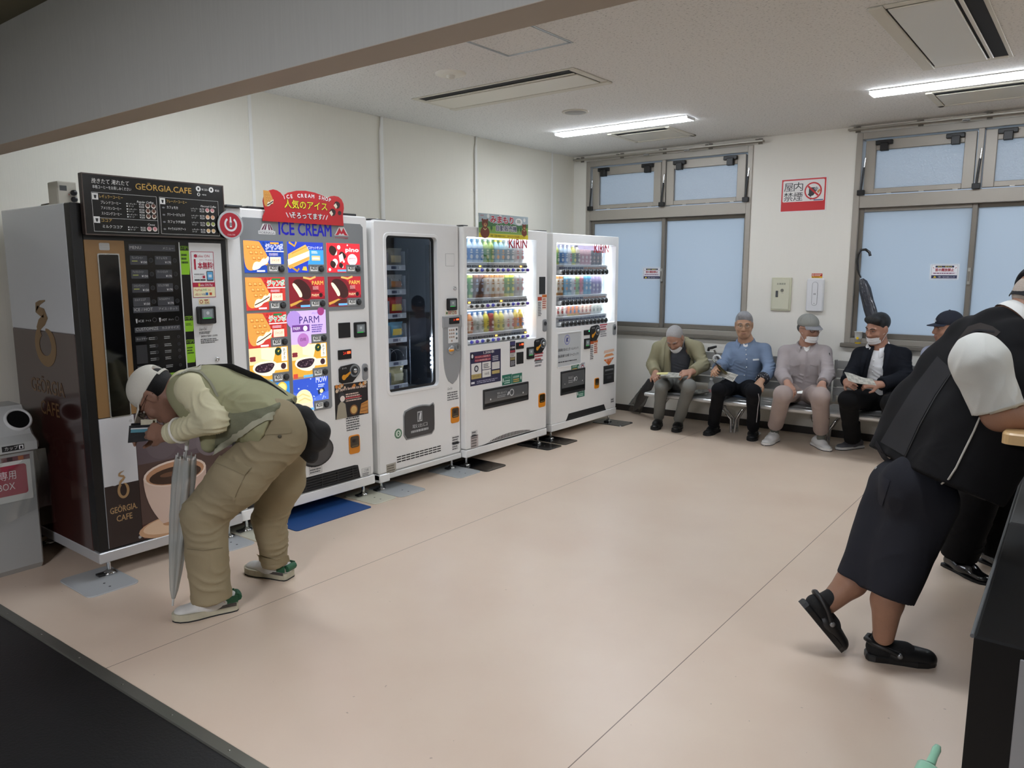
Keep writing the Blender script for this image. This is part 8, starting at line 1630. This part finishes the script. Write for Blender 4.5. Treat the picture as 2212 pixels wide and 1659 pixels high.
# ------------------------------------------------------------------ person in black trousers behind him, bending over the table
P8 = Person('person in black trousers and black loafers standing beyond the man in the black vest', (-.36, 4.48, 0)); B8 = A3((-.36, 4.48, 0)); f8 = unit((.80, -.6, 0)); s8 = unit((.6, .8, 0)); Z = lambda f, s, z: B8+f8*f+s8*s+UP*z
S = SDF(); L, R = head_sdf(S, Z(.72, 0, 1.38), f8*.8-UP*.6, f8*.6+UP*.8, 1.); S.cone(L(0, -.03, -.05), Z(.58, 0, 1.30), .052, .06, .025); S.chain([Z(.58, 0, 1.30), Z(.40, 0, 1.20), Z(.06, 0, .95)], [.07, .12, .12], .03)
for g in (-1, 1):
    S.chain([Z(.45, g*.19, 1.24), Z(.62, g*.22, 1.04), Z(.85, g*.12, 1.045)], [.045, .04, .028], .02); S.chain([Z(.0, g*.09, .90), Z(.03, g*.11, .48), Z(-.05, g*.12, .09)], [.085, .055, .04], .02); hand_sdf(S, Z(.85, g*.12, 1.045), f8, -UP, -g, curl=(.2, .3, .2))
P8.sdf('body', S, skin('#a07a66'), .007)
S = SDF(); S.chain([Z(.50, 0, 1.26), Z(.40, 0, 1.19), Z(.05, 0, .93)], [.11, .17, .17], .04, (np.cross(s8, UP)*0+f8, .75))
for g in (-1, 1): S.chain([Z(.45, g*.19, 1.24), Z(.62, g*.22, 1.04), Z(.83, g*.13, 1.045)], [.07, .06, .045], .03)
P8.sdf('jacket', S, cloth('#141416'), .008, folds([], .003)); S = SDF(); S.cone(Z(.0, -.08, .92), Z(.0, .08, .92), .13, .13, .04)
for g in (-1, 1): S.cone(Z(.0, g*.09, .88), Z(.03, g*.11, .48), .115, .10, .04); S.cone(Z(.03, g*.11, .48), Z(-.05, g*.12, .075), .10, .088, .03, None, (0, 1))
P8.sdf('trousers', S, cloth('#0c0c0e'), .008, folds([(Z(0, -.1, .2), UP, .08, .006, .15)], .003))
for g in (-1, 1): shoe(P8, Z(-.13, g*.12, .0005), Z(.16, g*.13, .0005), UP, C('#0d0d0e', rough=.18, coat=.5), C('#0a0a0b', rough=.4), .048, .07, sole_t=.013)
S = SDF(); S.ell(L(0, -.02, .04), (.082, .102, .09), R); S.ell(L(0, .085, -.035), (.085, .065, .105), R, .02, True); S.ell(L(0, -.02, -.10), (.1, .11, .075), R, .02, True); P8.sdf('hair', S, C('#2a2826', rough=.7), .007)
face_parts(P8, L, R, 1., '#a07a66')

# ================================================================== THINGS ON THE BACK WALL
FB = lambda x, z, y=YB: (A3((x, y, z)), X3, Z3, -Y3)
def wall_panel(name, lab, cat, x0, z0, x1, z1, th, mat, draw=None, r=.004, y=YB, cham=0., group=None):
    root = None; mb = MB(); mb.prism([rrect(0, 0, x1-x0, z1-z0, r)], 0, th, mat, (np.zeros(3), X3, Z3, -Y3), cham=cham)
    if draw: draw(G(mb, -Y3*th, X3, Z3, -Y3, kw=dict(rough=.4)).sub(0, 0, x1-x0, z1-z0, lay=0))
    return mb.build(name, loc=(x0, y-.0004, z0), label=lab, cat=cat, group=group)
def nosmoke(g):
    g.rect(0, 0, 1, 1, '#e6e3e0', 0); g.rect(.025, .03, .975, .97, '#c8282e', 1); g.rect(.055, .30, .945, .93, '#e9e6e3', 2, r=.012)
    for t, u, v in (('屋', .08, .64), ('内', .29, .64), ('禁', .08, .35), ('煙', .29, .35)): g.text(t, u, v, .20, '#1e1e22', 3, w=.20)
    g.rect(.62, .46, .74, .70, '#2b2b30', 3); g.poly([(.60, .50), (.66, .42), (.80, .62), (.74, .70)], '#2b2b30', 3); g.poly([(.72, .66), (.78, .72), (.82, .66), (.77, .60)], '#9a9aa2', 4); g.poly([(.66, .38), (.69, .35), (.86, .60), (.83, .64)], '#f2f0ec', 4); g.poly([(.79, .57), (.82, .52), (.87, .60), (.84, .65)], '#c98a4c', 5); g.poly([(.64, .36), (.67, .33), (.70, .38), (.67, .41)], '#9a9a9a', 5)
    g.ring(.71, .60, .155, .185, '#c8282e', 6); g.line([(.60, .74), (.82, .46)], .016, '#c8282e', 6); g.rect(.73, .315, .93, .345, '#4a4c7c', 3)
wall_panel('no_smoking_sign', 'red and white no-smoking sign on the back wall between the windows', 'sign', -2.497, 2.088, -2.075, 2.396, .003, '#e6e3e0', nosmoke)
r = thing('wall_cabinet', 'cream metal wall cabinet with a small lock beside the white dispenser', 'cabinet', (-2.533, YB, 1.165)); CRM = C('#c9c8b0', rough=.45)
w, h = .187, .315; MB().prism([rrect(0, 0, w, h, .004)], 0, .016, CRM, (np.zeros(3), X3, Z3, -Y3), cham=.003).build('housing', r)
mb = MB(); mb.prism([rrect(.014, .014, w-.014, h-.014, .003)], .016, .021, C('#cfceb8', rough=.4), (np.zeros(3), X3, Z3, -Y3), cham=.002); g = G(mb, -Y3*.021, X3, Z3, -Y3)
for i, t in enumerate('自動開閉'): g.text(t, .055+.021*i, .248, .014, '#3a3a36', 1)
g.text('PUSH', .100, .165, .006, '#4a4a46', 1); dr = mb.build('door', r)
MB().lathe([(.015, .021), (.015, .025), (.008, .027), (.007, .022), (0, .022)], C('#8f8f86', rough=.3, metal=.7), O=(.105, 0, .195), ax=(X3, Z3, -Y3)).build('lock', dr); MB().prism([rrect(.045, .13, .067, .19, .003)], .021, .026, C('#4b4d50', rough=.4), (np.zeros(3), X3, Z3, -Y3), cham=.001).build('handle', dr)
r = thing('wall_dispenser', 'white rounded wall unit with a long oval groove under a small red sticker', 'wall unit', (-2.198, YB, 1.168)); WD = C('#dfe0e2', rough=.35); w, h = .152, .305
MB().prism([rrect(0, 0, w, h, .018)], 0, .035, WD, (np.zeros(3), X3, Z3, -Y3), cham=.008).build('housing', r); mb = MB(); mb.prism([rrect(.05, .055, .102, .275, .026, 8), rrect(.053, .058, .099, .272, .023, 8)], .035, .0362, C('#8f9194'), (np.zeros(3), X3, Z3, -Y3)); mb.prism([rrect(.0535, .0585, .0985, .2715, .022, 8)], .035, .037, WD, (np.zeros(3), X3, Z3, -Y3)); g = G(mb, -Y3*.037, X3, Z3, -Y3); g.text('88', .076, .155, .016, '#4a4c50', 1, al='c'); g.disc(.076, .075, .004, '#8a8c90', 1); mb.build('front_cover', r)
wall_panel('warning_sticker', 'small red and yellow warning sticker above the white wall unit', 'sticker', -2.168, 1.478, -2.072, 1.520, .0008, '#b8301f', lambda g: (g.rect(0, 0, 1, .35, '#e0b030', 1), g.ring(.15, .65, .06, .10, '#f0e6d8', 2), g.scrib(.3, .45, .95, .9, 2, '#f0e0d0', 2, 1), g.scrib(.05, .08, .95, .3, 1, '#5a3010', 2, 2)))
def wnote(g):
    g.frame(.05, .05, .95, .95, .0012, '#3a4068', 1); g.rect(.18, .78, .82, .90, '#2f3558', 1); g.text('換気・暖房中', .5, .80, .07, '#e8d86a', 2, al='c', w=.5); g.text('窓の開放禁止', .5, .55, .15, '#a82030', 2, al='c', w=.64, bold=.03); g.rect(.08, .34, .92, .48, '#e6dfe8', 1); g.scrib(.12, .36, .88, .46, 1, '#7a4a6a', 2, 1); g.rect(.06, .08, .94, .28, '#2f3558', 1); g.poly([(.12, .12), (.18, .24), (.24, .12)], '#e8d040', 2); g.text('ご理解・ご協力をお願いいたします', .28, .13, .07, '#e8e8f0', 2, w=.6)
    for u, s_ in ((.10, 1), (.90, -1)): g.line([(u, .80), (u+.03*s_, .72)], .004, '#b03050', 2)
wall_panel('window_notice', 'white notice stuck on the left pane of the left window', 'notice', -3.952, 1.450, -3.733, 1.580, .0008, '#eceef2', wnote, y=YB+.040, group='notices on the window panes'); wall_panel('window_notice', 'white notice stuck on the left pane of the right window', 'notice', -1.195, 1.470, -.978, 1.600, .0008, '#eceef2', wnote, y=YB+.040, group='notices on the window panes')
# ------------------------------------------------------------------ umbrella hooked on the right window sash, cup on its sill
u0 = A3(on_y((1874, 548), YB-.035)); u1 = A3(on_y((1862, 602), YB-.04)); u2 = A3(on_y((1890, 705), YB-.05))
r = thing('umbrella', 'black umbrella in a plastic sleeve hanging by its handle on the right window', 'umbrella', tuple(u1)); hk = [A3(on_y(p, YB-.035))-u1 for p in ((1880, 553), (1878, 545), (1870, 539), (1860, 540), (1854, 550), (1852, 565), (1853, 582), (1856, 592), (1860, 600))]
MB().tube(hk, [.012]*7+[.009, .006], C('#101011', rough=.25, coat=.4), 10).build('handle', r)
dv = unit(u2-u1); a1 = unit(np.cross(dv, Y3)); a2 = np.cross(dv, a1); rows = []
for t, rr_ in ((.0, .012), (.03, .034), (.10, .046), (.28, .05), (.5, .045), (.62, .036), (.66, .012)): rows.append([dv*t*1.0+rr_*(1+.12*math.sin(7*a+20*t))*(math.cos(a)*a1+.7*math.sin(a)*a2)+dv*.0 for a in np.linspace(0, 2*math.pi, 29)])
m = MB(); m.strip([[q*1.0 for q in rr] for rr in rows], None, C('#2f323b', rough=.35, coat=.6, bump=.8, bscale=30)); m.build('canopy', r)
m = MB(); m.tube([dv*.66, dv*.74], .006, BLACKP, 8); m.build('ferrule', r)
cpz = W2[2]+.001; p = A3(on_y((1853, 735), YB-.018)); r = thing('paper_cup', 'white and yellow paper cup on the sill of the right window', 'cup', (p[0], YB-.003, cpz))
m = MB(); m.lathe([(.027, 0), (.030, .045), (.0305, .045)], C('#e0bd1e', rough=.5), seg=20); m.lathe([(.0305, .045), (.036, .105), (.038, .106), (.036, .108), (.034, .104), (.028, .012), (0, .010)], C('#e6e6e0', rough=.55), seg=20); g = G(m, (0, -.0315, .03), X3, Z3, -Y3); g.disc(0, .02, .012, '#e0bd1e', 1); m.build('cup_wall', r)
# ------------------------------------------------------------------ things on and by the benches
def sheet(name, rows, lab, cat, mat, group=None, th=.0012, lines=True):
    rows = [A3(r_) for r_ in rows]; o = np.mean(np.concatenate(rows), 0); m = MB(); m.strip([r_-o for r_ in rows], None, mat); V = np.concatenate(m.v); F0 = list(m.f); N = normals(V, np.array(F0)); m.add(V-N*th, [f[::-1] for f in F0], mat, True)
    if lines:
        n = len(rows[0]); 
        for i in range(len(rows)-1):
            for k in range(n-1):
                if (i*7+k*5) % 3 == 2: continue
                a, b, c, d = rows[i][k]-o, rows[i][k+1]-o, rows[i+1][k+1]-o, rows[i+1][k]-o
                for sgn in (1, -1):
                    nn = unit(np.cross(b-a, d-a))*(.003 if sgn == 1 else -.003-th); P = lambda u, v: (a*(1-u)+b*u)*(1-v)+(d*(1-u)+c*u)*v+nn
                    for q in range(4): m.add([P(.1, .1+q*.22), P(.9, .1+q*.22), P(.9, .18+q*.22), P(.1, .18+q*.22)], [(0, 1, 2, 3)], C('#6f6d68' if (i+k) % 4 else '#4a4845', rough=.9))
    return m.build(name, loc=tuple(o), label=lab, cat=cat, group=group)
NP = C('#bab8ae', rough=.85, var=.06, vscale=20)
def quadsheet(c, Ys, n=7, m=4, wave=.006, seed=0):
    """corner pixels tl, tr, br, bl with their depths"""
    P = [A3(on_y(p, y)) for p, y in zip(c, Ys)]; rows = []
    for i in range(m):
        v = i/(m-1); rows.append([(P[0]*(1-u)+P[1]*u)*(1-v)+(P[3]*(1-u)+P[2]*u)*v+A3((0, 0, wave*math.sin(5*u+2*v+seed))) for u in np.linspace(0, 1, n)])
    return rows
sheet('newspaper', quadsheet(((1431, 806), (1476, 807), (1470, 817), (1425, 816)), (6.66, 6.66, 6.47, 6.47), wave=.002), 'folded newspaper on the lap of the man in the beige blazer', 'newspaper', NP, 'newspapers', th=.008)
sheet('paper_slip', quadsheet(((1420, 805), (1444, 804), (1441, 809), (1418, 809)), (6.50, 6.50, 6.46, 6.46), 4, 3, .001), 'pale yellow slip in the hand of the man in the beige blazer', 'paper', C('#cfc98a', rough=.8), lines=False)
r_ = quadsheet(((1538, 773), (1541, 777), (1573, 808), (1560, 803)), (6.70, 6.55, 6.5, 6.66), 6, 4, .004); sheet('newspaper', r_, 'rolled newspaper edge standing in the hand of the man in the blue shirt', 'newspaper', C('#8f8a62', rough=.85), 'newspapers', th=.010)
sheet('newspaper', quadsheet(((1533, 803), (1566, 803), (1595, 811), (1583, 824)), (6.62, 6.60, 6.48, 6.46), 7, 4, .006, 2), 'open newspaper drooping over the knee of the man in the blue shirt', 'newspaper', NP, 'newspapers', th=.004)
sheet('newspaper', quadsheet(((1491, 846), (1530, 843), (1532, 848), (1494, 856)), (6.98, 6.98, 6.80, 6.76), 6, 3, .003), 'folded newspaper lying on the bench beside the water bottle', 'newspaper', NP, 'newspapers', th=.012)
sheet('newspaper', quadsheet(((1824, 806), (1884, 818), (1893, 835), (1832, 822)), (6.50, 6.52, 6.46, 6.42), 8, 5, .008, 1), 'newspaper held open by the man in the dark suit', 'newspaper', NP, 'newspapers', th=.003)
sheet('paper_slip', quadsheet(((1722, 846), (1734, 844), (1733, 850), (1722, 850)), (6.44, 6.44, 6.41, 6.41), 4, 3, .001), 'small white slip in the hand of the man in grey workwear', 'paper', C('#e4e4e0', rough=.7), lines=False)
p = A3(on_y((1536, 842), 6.92)); r = thing('water_bottle', 'clear plastic bottle with white cap standing on the bench', 'bottle', (p[0], 6.92, SEATZ+.0005)); CL = C('#cfd3d4', rough=.12, alpha=.45)
MB().lathe([(.028, 0), (.031, .01), (.031, .06), (.029, .065), (.031, .07), (.030, .11), (.018, .135), (.013, .14), (.013, .15)], CL, seg=18).build('bottle_body', r); MB().lathe([(.015, .148), (.015, .166), (0, .167)], C('#ececea', rough=.5), seg=16).build('cap', r); MB().lathe([(.0315, .03), (.0315, .058)], C('#c98f94', rough=.5, alpha=.8), seg=18).build('label', r)
def stick(name, lab, cat, top, bot, rad, parts): ...
t0 = A3(on_y((1541, 752), 6.86)); t1 = A3((t0[0]+.17, 7.02, SEATZ+.002)); r = thing('walking_cane', 'black walking cane leaning on the bench beside the blue-shirted man', 'cane', tuple(t1)); dv = unit(t1-t0)
MB().tube([t0-t1+dv*.02, -dv*.012], .009, C('#6d6a66', rough=.35, metal=.4), 10).build('shaft', r); m = MB(); m.tube([t0-t1+A3((-.050, 0, -.030)), t0-t1+A3((-.045, 0, -.004)), t0-t1+A3((-.010, 0, .004)), t0-t1+A3((.030, 0, .018))], [.013, .014, .014, .011], BLACKP, 10); m.build('handle', r); MB().tube([-dv*.014, A3((0, 0, .0))], .012, RUB, 10).build('rubber_tip', r)
t0 = A3(on_y((1541, 775), 6.84)); t1 = A3((t0[0]+.10, 7.0, SEATZ+.004)); r = thing('umbrella', 'umbrella with a white curved handle leaning on the bench behind a newspaper', 'umbrella', tuple(t1)); dv = unit(t1-t0)
MB().tube([t0-t1+dv*.05+A3((.04, 0, 0)), A3((0, 0, .003))], .012, C('#9aa0a4', rough=.3), 10).build('canopy', r); MB().tube([t0-t1+A3((.036-.036*math.cos(a)*1, 0, .036*math.sin(a)-.0)) for a in np.linspace(-.9, 3.0, 14)], .009, C('#dcdddb', rough=.3), 10).build('handle', r)
t0 = A3(on_y((1408, 822), 6.90)); t1 = A3(on_z((1368, 888), .012)); r = thing('umbrella', 'dark grey umbrella in a clear sleeve leaning on the end of the left bench', 'umbrella', tuple(t1)); dv = unit(t1-t0); Lg = np.linalg.norm(t1-t0); a1 = unit(np.cross(dv, Y3)); a2 = np.cross(dv, a1)
def fan(prof, mat, nm):
    m = MB(); m.strip([[t0-t1+dv*Lg*t+rr_*(1+.12*math.sin(6*a+9*t))*(math.cos(a)*a1+.55*math.sin(a)*a2) for a in np.linspace(0, 2*math.pi, 27)] for t, rr_ in prof], None, mat); return m.build(nm, r)
fan(((.0, .02), (.06, .045), (.3, .052), (.6, .046), (.85, .026), (.99, .006)), C('#3b3c3f', rough=.6, bump=.4, bscale=40), 'canopy'); fan(((.35, .056), (.6, .072), (.8, .078), (.97, .082)), thin_glass('plastic_sleeve', '#d8dadc', .10, .2), 'plastic_sleeve'); MB().tube([t0-t1, t0-t1-dv*.09, t0-t1-dv*.12+a1*.03], .008, BLACKP, 8).build('handle', r)
m = MB(); a = A3(on_z((1662, 927))); m.ball(A3((0, 0, .022)), (.045, .03, .022), C('#dcdcda', rough=.9, bump=.8, bscale=40), 12, 8); m.build('crumpled_tissue', loc=(a[0], 6.98, .0), label='crumpled white tissue on the floor under the bench', cat='tissue')
# ------------------------------------------------------------------ recycling bin at the left edge
bx, by = -4.31, 1.53; r = thing('recycling_bin', 'grey cup recycling bin with round holes in its sloping lid at left edge', 'bin', (bx, by, 0)); BN = C('#a4a6a4', rough=.45, bump=.05, bscale=200); BL = C('#b9bbb9', rough=.35)
zr = float(on_x((108, 962), bx)[2]); zt = float(on_x((60, 872), bx-.12)[2]); Wd = .50
m = MB(); m.prism([[(-.36, .0), (-.02, .0), (.0, .03), (.012, zr), (-.36, zr)]], -Wd+.02, -.02, BN, (np.zeros(3), X3, Z3, Y3), cham=.008); m.build('bin_body', r)
m = MB(); m.prism([[(-.37, zr), (.03, zr), (.03, zr+.045), (-.03, zr+.075), (-.13, zt), (-.30, zt), (-.37, zr+.06)]], -Wd, 0, BL, (np.zeros(3), X3, Z3, Y3), cham=.012); lid = m.build('bin_lid', r)
sl = unit(A3((-.13, 0, zt))-A3((-.03, 0, zr+.075))); nl = unit(np.cross(Y3, sl)); nl = nl if nl[0] > 0 else -nl; mid = (A3((-.13, 0, zt))+A3((-.03, 0, zr+.075)))/2
hc_ = on_x((40, 899), bx-.07)[1]-by
for y in (hc_, hc_-.185, hc_-.37):
    if y < -Wd+.05: continue
    m = MB(); c = A3((mid[0], y, mid[2])); R_ = min(.062, np.linalg.norm(A3((-.13, 0, zt))-A3((-.03, 0, zr+.075)))*.46); m.lathe([(R_*.82, .0035), (R_*.88, .012), (R_, .010), (R_*1.06, .0)][::-1], C('#d2d3d2', rough=.3), O=c, ax=(Y3, sl, nl), seg=28, cap=False); m.lathe([(R_*.86, .003), (0, .003)], C('#060606', rough=.9), O=c, ax=(Y3, sl, nl), seg=28); m.build('cup_hole', lid)
q = A3(on_x((50, 943), bx+.03)); q0 = A3(on_x((2, 953), bx+.03)); m = MB(); m.box((.0302, q0[1]-by, zr+.010), (.0312, q[1]-by, zr+.038), C('#1a1a1c')); g = G(m, (.0313, q0[1]-by, zr+.010), Y3, Z3, X3); g.text('カップ', .012, .007, .015, '#f0f0f0', 1); g.rect(q[1]-q0[1]-.024, .004, q[1]-q0[1]-.004, .024, '#f0f0f0', 1); g.rect(q[1]-q0[1]-.019, .006, q[1]-q0[1]-.009, .019, '#1a1a1c', 2); m.build('lid_label', lid)
z1 = float(on_x((100, 970), bx+.012)[2]); z0 = float(on_x((95, 1070), bx+.012)[2]); m = MB(); fr = (A3((.0105, 0, 0)), Y3, Z3, X3); m.prism([rrect(-.46, z0, -.045, z1, .004)], 0, .001, C('#d9dad6', rough=.4), fr); g = G(m, (.0116, -.46, z0), Y3, Z3, X3, .415, z1-z0); g.rect(.05, .14, .95, .78, '#a8344c', 1, r=.014); g.text('資源カップ専用', .5, .50, .15, '#f0e6e8', 2, al='c', w=.66); g.text('リサイクルBOX', .5, .27, .15, '#f0e6e8', 2, al='c', w=.62); g.rect(0, .86, 1, .96, '#6d4a4e', 1)
for i in range(8): g.rect(.03+.12*i, .87, .09+.12*i, .95, ('#3a2a2e', '#a86a4a', '#8a8c90')[i % 3], 2)
m.build('front_poster', r)
m = MB(); rows = []
for i in range(7):
    t = i/6; rows.append([A3((.020+.012*math.sin(6*u+4*t)+.010*t, -Wd+.03+(Wd+.0)*u, zr-.005-.34*t*(1+.1*math.sin(5*u)))) for u in np.linspace(0, 1, 14)])
m.strip(rows, None, thin_glass('bin_liner', '#f4f6f6', .10, .12)); m.build('bin_liner', r)
m = MB(); rows = [[A3((-.02-.25*u, -.008+.02*abs(math.sin(7*u+3*t)), zr-.005-.22*t*(1-.3*u))) for u in np.linspace(0, 1, 9)] for t in np.linspace(0, 1, 5)]; m.strip(rows, None, thin_glass('bin_liner', '#f4f6f6', .10, .12)); m.build('bin_liner', r)
# ------------------------------------------------------------------ writing table and low console at the right edge
WOOD = C('#c9a877', rough=.35, var=.18, vscale=4, aniso=(1, 14, 14), coat=.2); r = thing('writing_table', 'wooden-topped standing writing table the man in the black vest leans on', 'table', (.42, 3.60, 0))
m = MB(); m.prism([rrect(-.645, -.67, .70, .40, .03, 5)], .984, 1.022, WOOD, cham=.006); m.build('tabletop', r)
for x in (-.30, .55):
    for y in (-.32, .25): MB().box((x-.02, y-.02, .5705), (x+.02, y+.02, .984), STEEL, .004).build('leg', r)
r = thing('console', 'low black and grey console box at the right edge under the writing table', 'cabinet', (.25, 3.3, 0)); o = A3((.25, 3.3, 0)); z = .565
BLK = C('#060606', rough=.55, spec=.25); GRC = C('#606263', rough=.5)
xl = lambda y: -.195-.0155*(y-2.31)
m = MB(); m.prism([[(xl(2.31), 2.31), (.9, 2.31), (.9, 3.47), (xl(3.47), 3.47)]], .0, z, BLK, (-o, X3, Y3, Z3), cham=.006); m.build('front_cabinet', r)
m = MB(); m.prism([[(xl(3.475), 3.475), (.9, 3.475), (.9, 4.36), (xl(4.36), 4.36)]], .0, z+.004, GRC, (-o, X3, Y3, Z3), cham=.006); m.build('rear_cabinet', r)
gx = float(on_y((2198, 1480), 2.305)[0]); m = MB(); m.box((gx-o[0], 2.302-o[1], .0), (gx+.25-o[0], 2.3095-o[1], z-.03), C('#8a8c8e', rough=.4), .002); m.build('front_panel', r)
m = MB(); m.tube([A3((xl(y)-.006, y, z-.014))-o for y in (2.34, 3.0, 3.7, 4.34)], .006, GRC, 8); m.build('edge_rail', r)
# ------------------------------------------------------------------ green tube in the foreground, standing in a tray on a slim stand
q = EYE+ray((2002, 1668))/np.linalg.norm(ray((2002, 1668)))*1.02; q1 = EYE+ray((2026, 1612))/np.linalg.norm(ray((2026, 1612)))*1.03; dv = unit(q1-q); r = thing('glue_tube', 'pale green tube with a nozzle tip at the bottom edge', 'tube', tuple(q-dv*.102)); GT = C('#8fc2a6', rough=.35, coat=.2)
a1 = unit(np.cross(dv, Y3)); a2 = np.cross(dv, a1); b0 = A3((0, 0, 0)); m = MB(); m.lathe([(.011, 0), (.0112, .075), (.0112, .096)], C('#86b8a0', rough=.4), O=b0, ax=(a1, a2, dv), seg=20)
for k in range(6): m.lathe([(.0113, .080+.003*k), (.0116, .0812+.003*k), (.0113, .0825+.003*k)], GT, O=b0, ax=(a1, a2, dv), seg=20)
m.build('tube_body', r); m = MB(); m.lathe([(.0113, .097), (.0118, .099), (.0116, .108), (.010, .110), (0, .110)], GT, O=b0, ax=(a1, a2, dv), seg=20); m.build('tube_collar', r); m = MB(); m.lathe([(.0050, .110), (.0042, .122), (.0046, .130), (.003, .1345), (0, .135)], GT, O=b0, ax=(a1, a2, dv), seg=14); m.build('nozzle', r)
t = q-dv*.102; r = thing('pen_stand', 'small tray on a slim post below the green tube', 'stand', (t[0], t[1], 0)); m = MB(); m.box((-.09, -.07, t[2]-.030), (.09, .07, t[2]-.014), C('#2b2c2e', rough=.5), .004); m.build('tray', r); MB().cyl((0, 0, .02), (0, 0, t[2]-.030), .015, C('#55585a', rough=.4, metal=.5), 12).build('post', r); MB().lathe([(.12, 0), (.12, .012), (.02, .022), (0, .022)], C('#2b2c2e', rough=.5)).build('base', r)

bpy.data.objects.remove(_to)
